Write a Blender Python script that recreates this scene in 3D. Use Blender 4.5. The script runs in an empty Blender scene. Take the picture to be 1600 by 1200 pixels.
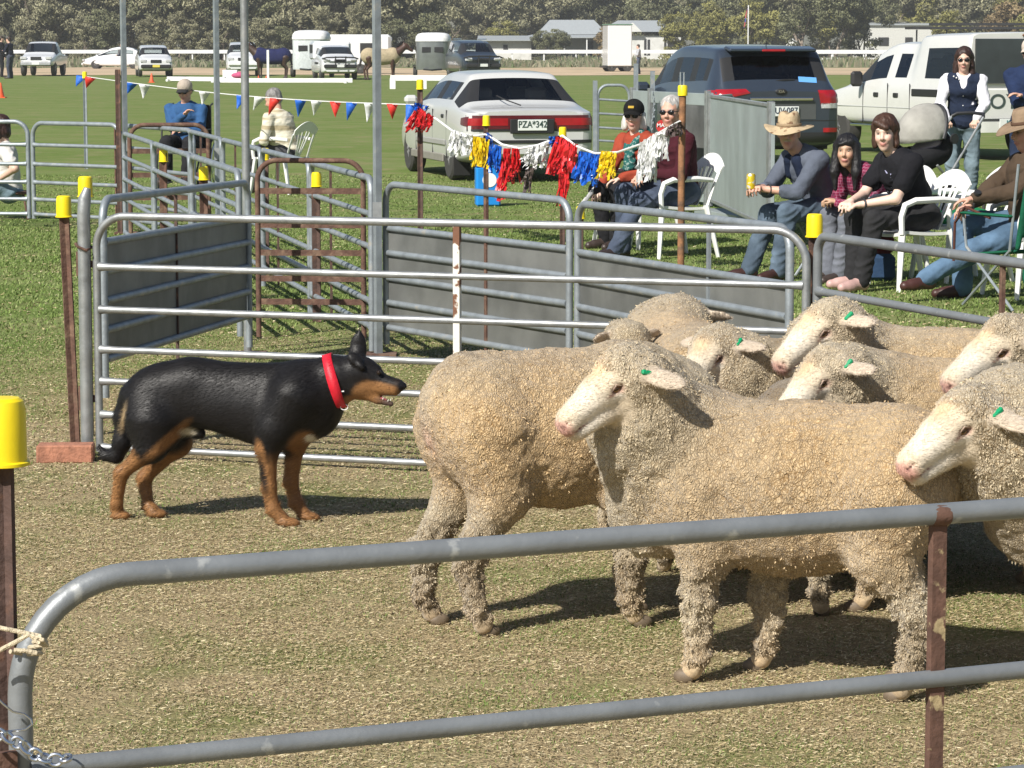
import bpy, math, random
import numpy as np
from mathutils import Vector, Matrix
R = math.radians
scene = bpy.context.scene
C = scene.collection
random.seed(7); RNG = np.random.default_rng(11)

# ---------------------------------------------------------------- camera, sky, sun, exposure
FPX = 4500.0; HCAM = 1.7; PITCH = math.atan(530 / FPX)
cam_d = bpy.data.cameras.new('camera'); cam = bpy.data.objects.new('camera', cam_d); C.objects.link(cam)
cam_d.sensor_width = 36; cam_d.lens = 36 * FPX / 1600; cam_d.clip_start = 0.1; cam_d.clip_end = 3000
cam.location = (0, 0, HCAM); cam.rotation_euler = (math.pi / 2 - PITCH, 0, 0)
scene.camera = cam
cam_d.dof.use_dof = False

SUN_EL = R(41); SUN_AZ = math.atan2(-0.60, -0.80)      # azimuth of the direction TO the sun: atan2(x, y)
world = bpy.data.worlds.new('World'); scene.world = world; world.use_nodes = True
wn = world.node_tree.nodes; wl = world.node_tree.links
sky = wn.new('ShaderNodeTexSky'); sky.sky_type = 'NISHITA'; sky.sun_disc = False
sky.sun_elevation = SUN_EL; sky.sun_rotation = SUN_AZ; sky.air_density = 1.0; sky.dust_density = 1.0
wl.new(sky.outputs['Color'], wn['Background'].inputs['Color']); wn['Background'].inputs['Strength'].default_value = 0.066
sd = bpy.data.lights.new('sun', 'SUN'); sd.energy = 4.8; sd.angle = R(0.55); sd.color = (1.0, 0.955, 0.88)
sun = bpy.data.objects.new('sun', sd); C.objects.link(sun)
to_sun = Vector((math.sin(SUN_AZ) * math.cos(SUN_EL), math.cos(SUN_AZ) * math.cos(SUN_EL), math.sin(SUN_EL)))
sun.rotation_euler = to_sun.to_track_quat('Z', 'Y').to_euler(); sun.location = (-8, -10, 14)
scene.view_settings.view_transform = 'Standard'; scene.view_settings.look = 'None'
scene.view_settings.exposure = 0.42; scene.view_settings.gamma = 1.0
scene.cycles.max_bounces = 6; scene.cycles.transparent_max_bounces = 24; scene.cycles.diffuse_bounces = 3
scene.cycles.glossy_bounces = 3; scene.cycles.transmission_bounces = 4
scene.cycles.caustics_reflective = False; scene.cycles.caustics_refractive = False
scene.cycles.use_denoising = True
cp, sp = math.cos(PITCH), math.sin(PITCH)

def ray(px, py):
    a, b = (px - 800) / FPX, (600 - py) / FPX
    return a, cp + b * sp, -sp + b * cp
def gp(px, py, z=0.0):
    """point of the plane at height z seen at this place of the photograph"""
    x, y, k = ray(px, py); t = (z - HCAM) / k
    return Vector((x * t, y * t, z))
def at(px, py, Y):
    x, y, k = ray(px, py); t = Y / y
    return Vector((x * t, Y, HCAM + k * t))

# ---------------------------------------------------------------- objects
def obj(name, verts, faces, m, parent=None, origin=None, smooth=True, col=None, auto=None):
    me = bpy.data.meshes.new(name)
    V = np.asarray(verts, dtype=np.float32).reshape(-1, 3)
    if origin is not None: V = V - np.asarray(origin, dtype=np.float32)
    if isinstance(faces, np.ndarray):
        F = faces.astype(np.int32); n, k = F.shape
        me.vertices.add(len(V)); me.vertices.foreach_set('co', V.ravel())
        me.loops.add(n * k); me.loops.foreach_set('vertex_index', F.ravel())
        me.polygons.add(n); me.polygons.foreach_set('loop_start', np.arange(0, n * k, k, dtype=np.int32))
        me.update(calc_edges=True)
    else:
        me.from_pydata(V.tolist(), [], faces); me.update()
    me.validate(clean_customdata=False)
    if smooth: me.polygons.foreach_set('use_smooth', np.ones(len(me.polygons), dtype=bool))
    if auto is not None: me.set_sharp_from_angle(angle=R(auto))
    if col is not None:
        at_ = me.color_attributes.new('col', 'FLOAT_COLOR', 'POINT')
        c = np.ones((len(V), 4), dtype=np.float32); c[:, :3] = col
        at_.data.foreach_set('color', c.ravel())
    for mm in (m if isinstance(m, (list, tuple)) else [m]): me.materials.append(mm)
    o = bpy.data.objects.new(name, me); C.objects.link(o)
    if parent is not None: o.parent = parent
    return o
def tag(o, label=None, cat=None, group=None, kind=None):
    if label: o['label'] = label
    if cat: o['category'] = cat
    if group: o['group'] = group
    if kind: o['kind'] = kind
    return o
def thing(name, label, cat, loc=(0, 0, 0), rz=0.0, group=None):
    o = bpy.data.objects.new(name, None); C.objects.link(o); o.empty_display_size = 0.1
    o.location = loc; o.rotation_euler = (0, 0, rz)
    return tag(o, label, cat, group)
def copy_tree(o, parent=None):
    c = o.copy(); C.objects.link(c)
    if parent is not None: c.parent = parent
    for ch in [x for x in C.objects if x.parent == o]: copy_tree(ch, c)
    return c

class MB:
    """collects shapes into one mesh"""
    def __init__(s): s.v = []; s.f = []
    def add(s, V, F):
        b = len(s.v); s.v += [tuple(p) for p in V]; s.f += [tuple(i + b for i in f) for f in F]; return s
    def box(s, c, size, rot=None, bev=0.0):
        c = Vector(c); hx, hy, hz = [q / 2 for q in size]; M = rot.to_3x3() if rot is not None else Matrix.Identity(3)
        if bev <= 0:
            P = [(x * hx, y * hy, z * hz) for x in (-1, 1) for y in (-1, 1) for z in (-1, 1)]
            F = [(0, 1, 3, 2), (4, 6, 7, 5), (0, 4, 5, 1), (2, 3, 7, 6), (0, 2, 6, 4), (1, 5, 7, 3)]
            return s.add([c + M @ Vector(p) for p in P], F)
        b = min(bev, hx * .9, hy * .9, hz * .9); P = []; idx = {}
        for x in (-1, 1):
            for y in (-1, 1):
                for z in (-1, 1):
                    for a in range(3):
                        q = [x * (hx - b), y * (hy - b), z * (hz - b)]; q[a] = (x, y, z)[a] * (hx, hy, hz)[a]
                        idx[(x, y, z, a)] = len(P); P.append(q)
        F = []
        for a, (u, w) in enumerate(((1, 2), (2, 0), (0, 1))):
            for sg in (-1, 1):
                q = []
                for su, sw in ((-1, -1), (1, -1), (1, 1), (-1, 1)):
                    k = [0, 0, 0]; k[a] = sg; k[u] = su; k[w] = sw; q.append(idx[(*k, a)])
                F.append(q if sg > 0 else q[::-1])
        for a in range(3):
            u, w = [(1, 2), (2, 0), (0, 1)][a]
            for su in (-1, 1):
                for sw in (-1, 1):
                    k0 = [0, 0, 0]; k0[a] = -1; k0[u] = su; k0[w] = sw; k1 = list(k0); k1[a] = 1
                    q = [idx[(*k0, u)], idx[(*k1, u)], idx[(*k1, w)], idx[(*k0, w)]]
                    F.append(q if su * sw > 0 else q[::-1])
        for x in (-1, 1):
            for y in (-1, 1):
                for z in (-1, 1):
                    q = [idx[(x, y, z, a)] for a in range(3)]; F.append(q if x * y * z > 0 else q[::-1])
        return s.add([c + M @ Vector(p) for p in P], F)
    def tube(s, pts, r, n=10, caps=True, flat=1.0, closed=False):
        pts = [Vector(p) for p in pts]; m = len(pts)
        rr = list(r) if hasattr(r, '__len__') else [r] * m
        V = []; F = []; up = None
        for i, p in enumerate(pts):
            if closed: t = (pts[(i + 1) % m] - pts[i - 1]).normalized()
            else: t = (pts[min(i + 1, m - 1)] - pts[max(i - 1, 0)]).normalized()
            if up is None:
                up = Vector((0, 0, 1)) if abs(t.z) < .9 else Vector((0, 1, 0))
            u = (up - t * up.dot(t)).normalized(); w = t.cross(u); up = u
            for k in range(n):
                a = 2 * math.pi * k / n
                V.append(p + u * (math.cos(a) * rr[i]) + w * (math.sin(a) * rr[i] * flat))
        for i in range(m if closed else m - 1):
            j = (i + 1) % m
            for k in range(n):
                F.append((i * n + k, i * n + (k + 1) % n, j * n + (k + 1) % n, j * n + k))
        if caps and not closed:
            F.append(tuple(range(n))[::-1]); F.append(tuple((m - 1) * n + k for k in range(n)))
        return s.add(V, F)
    def cyl(s, a, b, r, n=14, r2=None):
        return s.tube([a, b], [r, r if r2 is None else r2], n)
    def lathe(s, prof, c=(0, 0, 0), n=20, rot=None):
        V = []; F = []; M = rot.to_3x3() if rot is not None else Matrix.Identity(3); c = Vector(c)
        for r, z in prof:
            for k in range(n):
                a = 2 * math.pi * k / n; V.append(c + M @ Vector((r * math.cos(a), r * math.sin(a), z)))
        for i in range(len(prof) - 1):
            for k in range(n): F.append((i * n + k, i * n + (k + 1) % n, (i + 1) * n + (k + 1) % n, (i + 1) * n + k))
        F.append(tuple(range(n))[::-1]); F.append(tuple((len(prof) - 1) * n + k for k in range(n)))
        return s.add(V, F)
    def sphere(s, c, r, n=14, m=9, rot=None):
        r = r if hasattr(r, '__len__') else (r, r, r); M = rot.to_3x3() if rot is not None else Matrix.Identity(3)
        V = []; F = []; c = Vector(c)
        for i in range(m + 1):
            t = math.pi * i / m
            for k in range(n):
                a = 2 * math.pi * k / n
                V.append(c + M @ Vector((r[0] * math.sin(t) * math.cos(a), r[1] * math.sin(t) * math.sin(a), r[2] * math.cos(t))))
        for i in range(m):
            for k in range(n): F.append((i * n + k, (i + 1) * n + k, (i + 1) * n + (k + 1) % n, i * n + (k + 1) % n))
        return s.add(V, F)
    def prism(s, poly, d):
        """polygon (3D points) extruded by vector d"""
        n = len(poly); d = Vector(d); P = [Vector(p) for p in poly]
        V = P + [p + d for p in P]
        F = [tuple(range(n))[::-1], tuple(range(n, 2 * n))] + [(i, (i + 1) % n, n + (i + 1) % n, n + i) for i in range(n)]
        return s.add(V, F)
    def build(s, name, m, parent=None, origin=None, smooth=True, auto=35):
        return obj(name, s.v, s.f, m, parent, origin, smooth, None, auto if smooth else None)
def rotz(a): return Matrix.Rotation(a, 4, 'Z')
def euler(x, y, z): return (Matrix.Rotation(z, 4, 'Z') @ Matrix.Rotation(y, 4, 'Y') @ Matrix.Rotation(x, 4, 'X'))

# ---------------------------------------------------------------- noise and signed distance modelling
def vnoise(P, scale, seed=0):
    g = np.random.default_rng(seed).random((32, 32, 32)).astype(np.float32)
    Q = np.asarray(P, dtype=np.float32) * scale + 1000.37 * (1 + seed % 5); i = np.floor(Q).astype(int); f = Q - i; f = f * f * (3 - 2 * f)
    i &= 31; j = (i + 1) & 31; x, y, z = f[..., 0], f[..., 1], f[..., 2]
    def G(a, b, c): return g[a[..., 0], b[..., 1], c[..., 2]]
    c00 = G(i, i, i) * (1 - x) + G(j, i, i) * x; c10 = G(i, j, i) * (1 - x) + G(j, j, i) * x
    c01 = G(i, i, j) * (1 - x) + G(j, i, j) * x; c11 = G(i, j, j) * (1 - x) + G(j, j, j) * x
    return ((c00 * (1 - y) + c10 * y) * (1 - z) + (c01 * (1 - y) + c11 * y) * z) * 2 - 1
def cone(a, b, ra, rb=None, k=.02, c=None): return ('c', np.array(a, float), np.array(b, float), ra, ra if rb is None else rb, k, c)
def ell(c_, r, rot=None, k=.02, c=None):
    M = np.eye(3) if rot is None else np.array(rot.to_3x3())
    return ('e', np.array(c_, float), np.array(r, float), M, 0, k, c)
def sub(p, k=.006): return ('s', p, k)
def dist(p, P):
    if p[0] == 'c':
        _, a, b, ra, rb, _, _ = p; ba = b - a; L = float(ba @ ba) + 1e-12
        pa = P - a.astype(np.float32); t = np.clip((pa @ ba.astype(np.float32)) / L, 0, 1)
        q = pa - t[..., None] * ba.astype(np.float32)
        return np.sqrt((q * q).sum(-1)) - (ra + (rb - ra) * t)
    _, c_, r, M, _, _, _ = p
    q = (P - c_.astype(np.float32)) @ M.astype(np.float32)
    k0 = np.sqrt(((q / r.astype(np.float32)) ** 2).sum(-1)) + 1e-9
    k1 = np.sqrt(((q / (r * r).astype(np.float32)) ** 2).sum(-1)) + 1e-9
    return k0 * (k0 - 1) / k1
def bbox(p, m):
    if p[0] == 'c':
        _, a, b, ra, rb, _, _ = p; r = max(ra, rb) + m
        return np.minimum(a, b) - r, np.maximum(a, b) + r
    _, c_, r, M, _, _, _ = p
    e = np.sqrt(((M * r) ** 2).sum(1)) + m
    return c_ - e, c_ + e
def sdf_mesh(prims, h):
    pos = [p for p in prims if p[0] != 's']
    lo = np.min([bbox(p, .03)[0] for p in pos], 0); hi = np.max([bbox(p, .03)[1] for p in pos], 0)
    n = np.ceil((hi - lo) / h).astype(int) + 1
    F = np.full(n, 0.2, dtype=np.float32)
    ax = [(lo[i] + h * np.arange(n[i])).astype(np.float32) for i in range(3)]
    for p in prims:
        neg = p[0] == 's'; q = p[1] if neg else p; k = p[2] if neg else p[5]
        a, b = bbox(q, (k + 2.5 * h))
        i0 = np.clip(np.floor((a - lo) / h).astype(int), 0, n - 1); i1 = np.clip(np.ceil((b - lo) / h).astype(int) + 1, 1, n)
        if (i1 <= i0).any(): continue
        G = np.stack(np.meshgrid(*[ax[i][i0[i]:i1[i]] for i in range(3)], indexing='ij'), -1)
        d = dist(q, G).astype(np.float32); sl = tuple(slice(i0[i], i1[i]) for i in range(3)); f = F[sl]
        if neg:
            d = -d; hh = np.maximum(k - np.abs(d - f), 0) / k
            F[sl] = np.maximum(f, d) + hh * hh * k * .25
        else:
            hh = np.maximum(k - np.abs(d - f), 0) / k
            F[sl] = np.minimum(f, d) - hh * hh * k * .25
    F = np.clip(F, -.2, .2)
    ins = F < 0
    cs = [(0, 0, 0), (1, 0, 0), (0, 1, 0), (1, 1, 0), (0, 0, 1), (1, 0, 1), (0, 1, 1), (1, 1, 1)]
    S = sum(ins[c[0]:n[0] - 1 + c[0], c[1]:n[1] - 1 + c[1], c[2]:n[2] - 1 + c[2]].astype(np.int8) for c in cs)
    act = np.argwhere((S > 0) & (S < 8)); idx = np.full(n - 1, -1, dtype=np.int32)
    idx[act[:, 0], act[:, 1], act[:, 2]] = np.arange(len(act))
    vals = np.stack([F[act[:, 0] + c[0], act[:, 1] + c[1], act[:, 2] + c[2]] for c in cs], 1)
    acc = np.zeros((len(act), 3), np.float32); cnt = np.zeros((len(act), 1), np.float32); CA = np.array(cs, np.float32)
    for a in range(8):
        for b in range(a + 1, 8):
            if np.abs(CA[a] - CA[b]).sum() != 1: continue
            va, vb = vals[:, a], vals[:, b]; m = (va < 0) != (vb < 0)
            t = np.where(m, va / np.where(m, va - vb, 1), 0)[:, None]
            acc += np.where(m[:, None], CA[a] + t * (CA[b] - CA[a]), 0); cnt += m[:, None]
    V = lo.astype(np.float32) + h * (act + acc / np.maximum(cnt, 1)); faces = []
    for d in range(3):
        u, w = (d + 1) % 3, (d + 2) % 3
        sl0 = [slice(1, n[i] - 1) for i in range(3)]; sl0[d] = slice(0, n[d] - 1); sl1 = list(sl0); sl1[d] = slice(1, n[d])
        A, B = ins[tuple(sl0)], ins[tuple(sl1)]; e = np.argwhere(A != B)
        if not len(e): continue
        off = np.array([1, 1, 1]); off[d] = 0; e = e + off
        def cell(du, dw):
            q = e.copy(); q[:, u] -= du; q[:, w] -= dw; return idx[q[:, 0], q[:, 1], q[:, 2]]
        Q = np.stack([cell(1, 1), cell(0, 1), cell(0, 0), cell(1, 0)], 1)
        o = off * 0; s_ = ins[e[:, 0], e[:, 1], e[:, 2]]
        Q[~s_] = Q[~s_][:, ::-1]; faces.append(Q)
    Fq = np.concatenate(faces); Fq = Fq[(Fq >= 0).all(1)]
    return V, Fq
def normals(V, F):
    a = V[F[:, 2]] - V[F[:, 0]]; b = V[F[:, 3]] - V[F[:, 1]]; nn = np.cross(a, b); N = np.zeros_like(V)
    for k in range(4):
        for c in range(3): N[:, c] += np.bincount(F[:, k], nn[:, c], len(V))
    return N / (np.linalg.norm(N, axis=1, keepdims=True) + 1e-12)
def relax(V, F, it=1, lam=.5):
    for _ in range(it):
        A = np.zeros_like(V); n = np.zeros(len(V))
        for k in range(4):
            i, j = F[:, k], F[:, (k + 1) % 4]
            for c in range(3): A[:, c] += np.bincount(i, V[j, c], len(V)) + np.bincount(j, V[i, c], len(V))
            n += np.bincount(i, None, len(V)) + np.bincount(j, None, len(V))
        V = V + lam * (A / np.maximum(n, 1)[:, None] - V)
    return V.astype(np.float32)
def paint(V, prims, blend=.010, default=(.5, .5, .5)):
    W = np.zeros((len(V), 1)); A = np.zeros((len(V), 3))
    ds = []; cols = []
    for p in prims:
        if p[0] == 's' or p[6] is None: continue
        ds.append(dist(p, V)); cols.append(p[6])
    D = np.stack(ds, 1); D = D - D.min(1, keepdims=True)
    w = np.exp(-np.minimum(D / blend, 40)); return (w @ np.array(cols)) / w.sum(1, keepdims=True)
def spot(col, V, centre, r, c, soft=.35, rot=None):
    """coat or skin marking, or shade painted into a recess"""
    r = np.array(r if hasattr(r, '__len__') else (r, r, r), float); q = V - np.array(centre)
    if rot is not None: q = q @ np.array(rot.to_3x3())
    d = np.sqrt(((q / r) ** 2).sum(1)); w = np.clip((1 + soft - d) / (2 * soft), 0, 1)[:, None]
    w = w * w * (3 - 2 * w)
    return col * (1 - w) + np.array(c) * w

# ---------------------------------------------------------------- materials
def mat(name, base=(.5, .5, .5), rough=.6, metal=0.0, var=.12, vs=8.0, bump=0.0, bs=60.0, spec=.5, attr=False, second=None, ss=3.0, thr=(.5, .62), coat=0.0, sheen=0.0, rvar=0.0, stretch=None):
    m = bpy.data.materials.new(name); m.use_nodes = True; n = m.node_tree.nodes; l = m.node_tree.links; b = n['Principled BSDF']
    b.inputs['Roughness'].default_value = rough; b.inputs['Metallic'].default_value = metal
    b.inputs['Specular IOR Level'].default_value = spec
    if coat: b.inputs['Coat Weight'].default_value = coat; b.inputs['Coat Roughness'].default_value = .06
    if sheen: b.inputs['Sheen Weight'].default_value = sheen
    tc = n.new('ShaderNodeTexCoord'); vec = tc.outputs['Object']
    if stretch:
        mp = n.new('ShaderNodeMapping'); mp.inputs['Scale'].default_value = stretch; l.new(vec, mp.inputs['Vector']); vec = mp.outputs['Vector']
    if attr:
        a = n.new('ShaderNodeVertexColor'); a.layer_name = 'col'; col = a.outputs['Color']
    else:
        a = n.new('ShaderNodeRGB'); a.outputs[0].default_value = (*base, 1); col = a.outputs[0]
    def noise(scale, det=4):
        t = n.new('ShaderNodeTexNoise'); t.inputs['Scale'].default_value = scale; t.inputs['Detail'].default_value = det; l.new(vec, t.inputs['Vector']); return t.outputs['Fac']
    if second is not None:
        r = n.new('ShaderNodeValToRGB'); r.color_ramp.elements[0].position = thr[0]; r.color_ramp.elements[1].position = thr[1]; l.new(noise(ss, 6), r.inputs['Fac'])
        x = n.new('ShaderNodeMix'); x.data_type = 'RGBA'; l.new(r.outputs['Color'], x.inputs['Factor']); l.new(col, x.inputs['A']); x.inputs['B'].default_value = (*second, 1); col = x.outputs['Result']
    if var:
        f = noise(vs); mr = n.new('ShaderNodeMapRange'); mr.inputs['From Min'].default_value = .3; mr.inputs['From Max'].default_value = .7
        mr.inputs['To Min'].default_value = 1 - var; mr.inputs['To Max'].default_value = 1 + var; l.new(f, mr.inputs['Value'])
        x = n.new('ShaderNodeVectorMath'); x.operation = 'SCALE'; l.new(col, x.inputs[0]); l.new(mr.outputs['Result'], x.inputs['Scale']); col = x.outputs['Vector']
    l.new(col, b.inputs['Base Color'])
    if rvar:
        mr = n.new('ShaderNodeMapRange'); mr.inputs['To Min'].default_value = max(0, rough - rvar); mr.inputs['To Max'].default_value = min(1, rough + rvar); l.new(noise(vs * 2.3), mr.inputs['Value']); l.new(mr.outputs['Result'], b.inputs['Roughness'])
    if bump:
        bp = n.new('ShaderNodeBump'); bp.inputs['Strength'].default_value = bump; bp.inputs['Distance'].default_value = .01; l.new(noise(bs, 3), bp.inputs['Height']); l.new(bp.outputs['Normal'], b.inputs['Normal'])
    return m
def glass(name, tint=(.35, .4, .42), rough=.03):
    m = bpy.data.materials.new(name); m.use_nodes = True; n = m.node_tree.nodes; l = m.node_tree.links; n.remove(n['Principled BSDF'])
    t = n.new('ShaderNodeBsdfTransparent'); t.inputs['Color'].default_value = (*tint, 1)
    g = n.new('ShaderNodeBsdfGlossy'); g.inputs['Roughness'].default_value = rough; g.inputs['Color'].default_value = (.9, .93, 1, 1)
    f = n.new('ShaderNodeFresnel'); f.inputs['IOR'].default_value = 1.6; x = n.new('ShaderNodeMixShader')
    l.new(f.outputs[0], x.inputs['Fac']); l.new(t.outputs[0], x.inputs[1]); l.new(g.outputs[0], x.inputs[2])
    l.new(x.outputs[0], n['Material Output'].inputs['Surface']); return m

M = dict(
    galv=mat('galvanised_pipe', (.34, .355, .36), .46, .6, .22, 18, .12, 40, second=(.30, .30, .29), ss=9, thr=(.52, .7), rvar=.12),
    galv_old=mat('weathered_galvanised_pipe', (.30, .335, .36), .5, .45, .18, 14, .15, 50, second=(.36, .35, .32), ss=14, thr=(.62, .72)),
    galv_front=mat('dull_galvanised_pipe', (.235, .25, .26), .46, .35, .12, 10, .10, 70, second=(.40, .41, .40), ss=22, thr=(.64, .70)),
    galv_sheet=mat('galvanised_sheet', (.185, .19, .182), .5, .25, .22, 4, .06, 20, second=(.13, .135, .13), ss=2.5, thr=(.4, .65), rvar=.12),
    crate=mat('galvanised_crate_sheet', (.36, .41, .41), .5, .25, .10, 3, .05, 15, second=(.27, .30, .30), ss=1.6, thr=(.35, .75)),
    rust=mat('rusty_steel', (.115, .060, .042), .85, 0, .3, 30, .35, 90, second=(.17, .105, .07), ss=16, thr=(.5, .62)),
    rust_dark=mat('dark_rusty_steel', (.085, .05, .04), .8, 0, .3, 30, .3, 90, second=(.16, .08, .05), ss=20, thr=(.55, .65)),
    rust_paint=mat('chipped_white_paint_on_rust', (.72, .70, .62), .7, 0, .08, 20, .2, 60, second=(.17, .075, .04), ss=13, thr=(.50, .53)),
    rust_flaked=mat('flaking_paint_on_rust', (.115, .060, .042), .85, 0, .3, 25, .3, 80, second=(.40, .31, .17), ss=26, thr=(.60, .64)),
    rust_orange=mat('orange_rusty_pipe', (.27, .13, .06), .85, 0, .3, 25, .3, 80, second=(.14, .08, .05), ss=11, thr=(.48, .6)),
    cap=mat('yellow_plastic_cap', (.85, .66, .01), .4, 0, .05, 12, .05, 50),
    brick=mat('red_brick', (.36, .16, .10), .9, 0, .25, 30, .5, 80),
    rope=mat('cream_rope', (.55, .47, .33), .9, 0, .15, 90, .6, 220),
    chrome=mat('zinc_chain', (.6, .63, .68), .22, .95, .1, 30),
    white_plastic=mat('white_plastic', (.80, .80, .78), .42, 0, .04, 6),
    black_plastic=mat('black_plastic', (.022, .022, .024), .5, 0, .1, 10),
    white_paint=mat('white_paint', (.80, .80, .79), .5, 0, .05, 5),
    rubber=mat('tyre_rubber', (.045, .043, .04), .85, 0, .15, 25, .2, 60),
    body=mat('body_skin', attr=True, rough=.55, var=.06, vs=30, bump=.08, bs=90),
    eye=mat('eye', attr=True, rough=.12, var=0),
)
print('lib ready')
# ================================================================ THE GROUND
def ground_mat():
    m = bpy.data.materials.new('mown_field'); m.use_nodes = True; n = m.node_tree.nodes; l = m.node_tree.links; b = n['Principled BSDF']
    b.inputs['Roughness'].default_value = .95; b.inputs['Specular IOR Level'].default_value = .1
    tc = n.new('ShaderNodeTexCoord'); sep = n.new('ShaderNodeSeparateXYZ'); l.new(tc.outputs['Object'], sep.inputs[0])
    def noise(s, d=4, sc=None):
        t = n.new('ShaderNodeTexNoise'); t.inputs['Scale'].default_value = s; t.inputs['Detail'].default_value = d
        v = tc.outputs['Object']
        if sc: mp = n.new('ShaderNodeMapping'); mp.inputs['Scale'].default_value = sc; l.new(v, mp.inputs['Vector']); v = mp.outputs['Vector']
        l.new(v, t.inputs['Vector']); return t.outputs['Fac']
    def mr(v, a, c, lo=0, hi=1):
        q = n.new('ShaderNodeMapRange'); q.inputs['From Min'].default_value = a; q.inputs['From Max'].default_value = c
        q.inputs['To Min'].default_value = lo; q.inputs['To Max'].default_value = hi; l.new(v, q.inputs['Value']); return q.outputs['Result']
    def math_(op, a, c):
        q = n.new('ShaderNodeMath'); q.operation = op
        for i, v in enumerate((a, c)):
            if isinstance(v, (int, float)): q.inputs[i].default_value = v
            else: l.new(v, q.inputs[i])
        return q.outputs[0]
    def mix(f, a, c):
        q = n.new('ShaderNodeMix'); q.data_type = 'RGBA'; l.new(f, q.inputs['Factor'])
        for nm, v in (('A', a), ('B', c)):
            if isinstance(v, tuple): q.inputs[nm].default_value = (*v, 1)
            else: l.new(v, q.inputs[nm])
        return q.outputs['Result']
    green = mix(mr(noise(9, 5), .35, .65), (.108, .168, .034), (.150, .214, .052))
    green = mix(mr(noise(.22, 3, (1, 3.5, 1)), .42, .62), green, (.17, .22, .068))
    green = mix(mr(noise(1.6, 5), .52, .66), green, (.21, .22, .09))
    green = mix(mr(noise(45, 4), .55, .7), green, (.22, .21, .10))
    straw = mix(mr(noise(30, 5), .35, .68), (.24, .185, .105), (.34, .27, .155))
    straw = mix(mr(noise(120, 3), .5, .62), straw, (.42, .345, .20))
    straw = mix(mr(noise(1.7, 4), .5, .66), straw, (.20, .195, .08))
    # trodden dry ground inside the pen: fades out beyond it and to its left
    d = mr(sep.outputs['Y'], 19, 13); d2 = mr(sep.outputs['X'], -3.4, -1.9); far = mr(sep.outputs['Y'], 10.2, 9.0)
    d = math_('MULTIPLY', d, math_('MAXIMUM', d2, far)); d = math_('ADD', d, mr(noise(1.3, 4), .3, .7, -.25, .25))
    col = mix(math_('MINIMUM', math_('MAXIMUM', d, 0.0), 1.0), green, straw)
    # far rough grass beyond the dirt track
    rough = mix(mr(noise(.35, 5), .35, .65), (.13, .14, .075), (.21, .19, .12))
    col = mix(mr(sep.outputs['Y'], 214, 222), col, rough)
    l.new(col, b.inputs['Base Color'])
    bp = n.new('ShaderNodeBump'); bp.inputs['Strength'].default_value = .6; bp.inputs['Distance'].default_value = .03; l.new(noise(70, 5), bp.inputs['Height']); l.new(bp.outputs['Normal'], b.inputs['Normal'])
    return m
ys = [-30, 0, 3, 6, 9, 12, 16, 22, 30, 45, 70, 110, 165, 220, 300, 420, 600, 1000, 1600]
V = []; F = []; xs = [-1, -.6, -.3, -.12, 0, .12, .3, .6, 1]
for y in ys:
    for x in xs: V.append((x * (30 + abs(y) * .9), y, 0))
for i in range(len(ys) - 1):
    for j in range(len(xs) - 1):
        a = i * len(xs) + j; F.append((a, a + 1, a + 1 + len(xs), a + len(xs)))
tag(obj('grass_field', V, F, ground_mat(), smooth=False), kind='structure')

m_dirt = mat('pale_dirt', (.52, .39, .25), .95, 0, .14, .4, 0, second=(.36, .29, .17), ss=.16, thr=(.5, .62))
V = []; F = []; rr = random.Random(3)
N = 90
for i in range(N + 1):
    x = -120 + 240 * i / N
    V += [(x, 163 + rr.uniform(-2.5, 2), .012), (x, 216 + rr.uniform(-6, 5), .012)]
    if i: a = 2 * i - 2; F.append((a, a + 2, a + 3, a + 1))
tag(obj('dirt_track', V, F, m_dirt, smooth=False), kind='structure')

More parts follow.
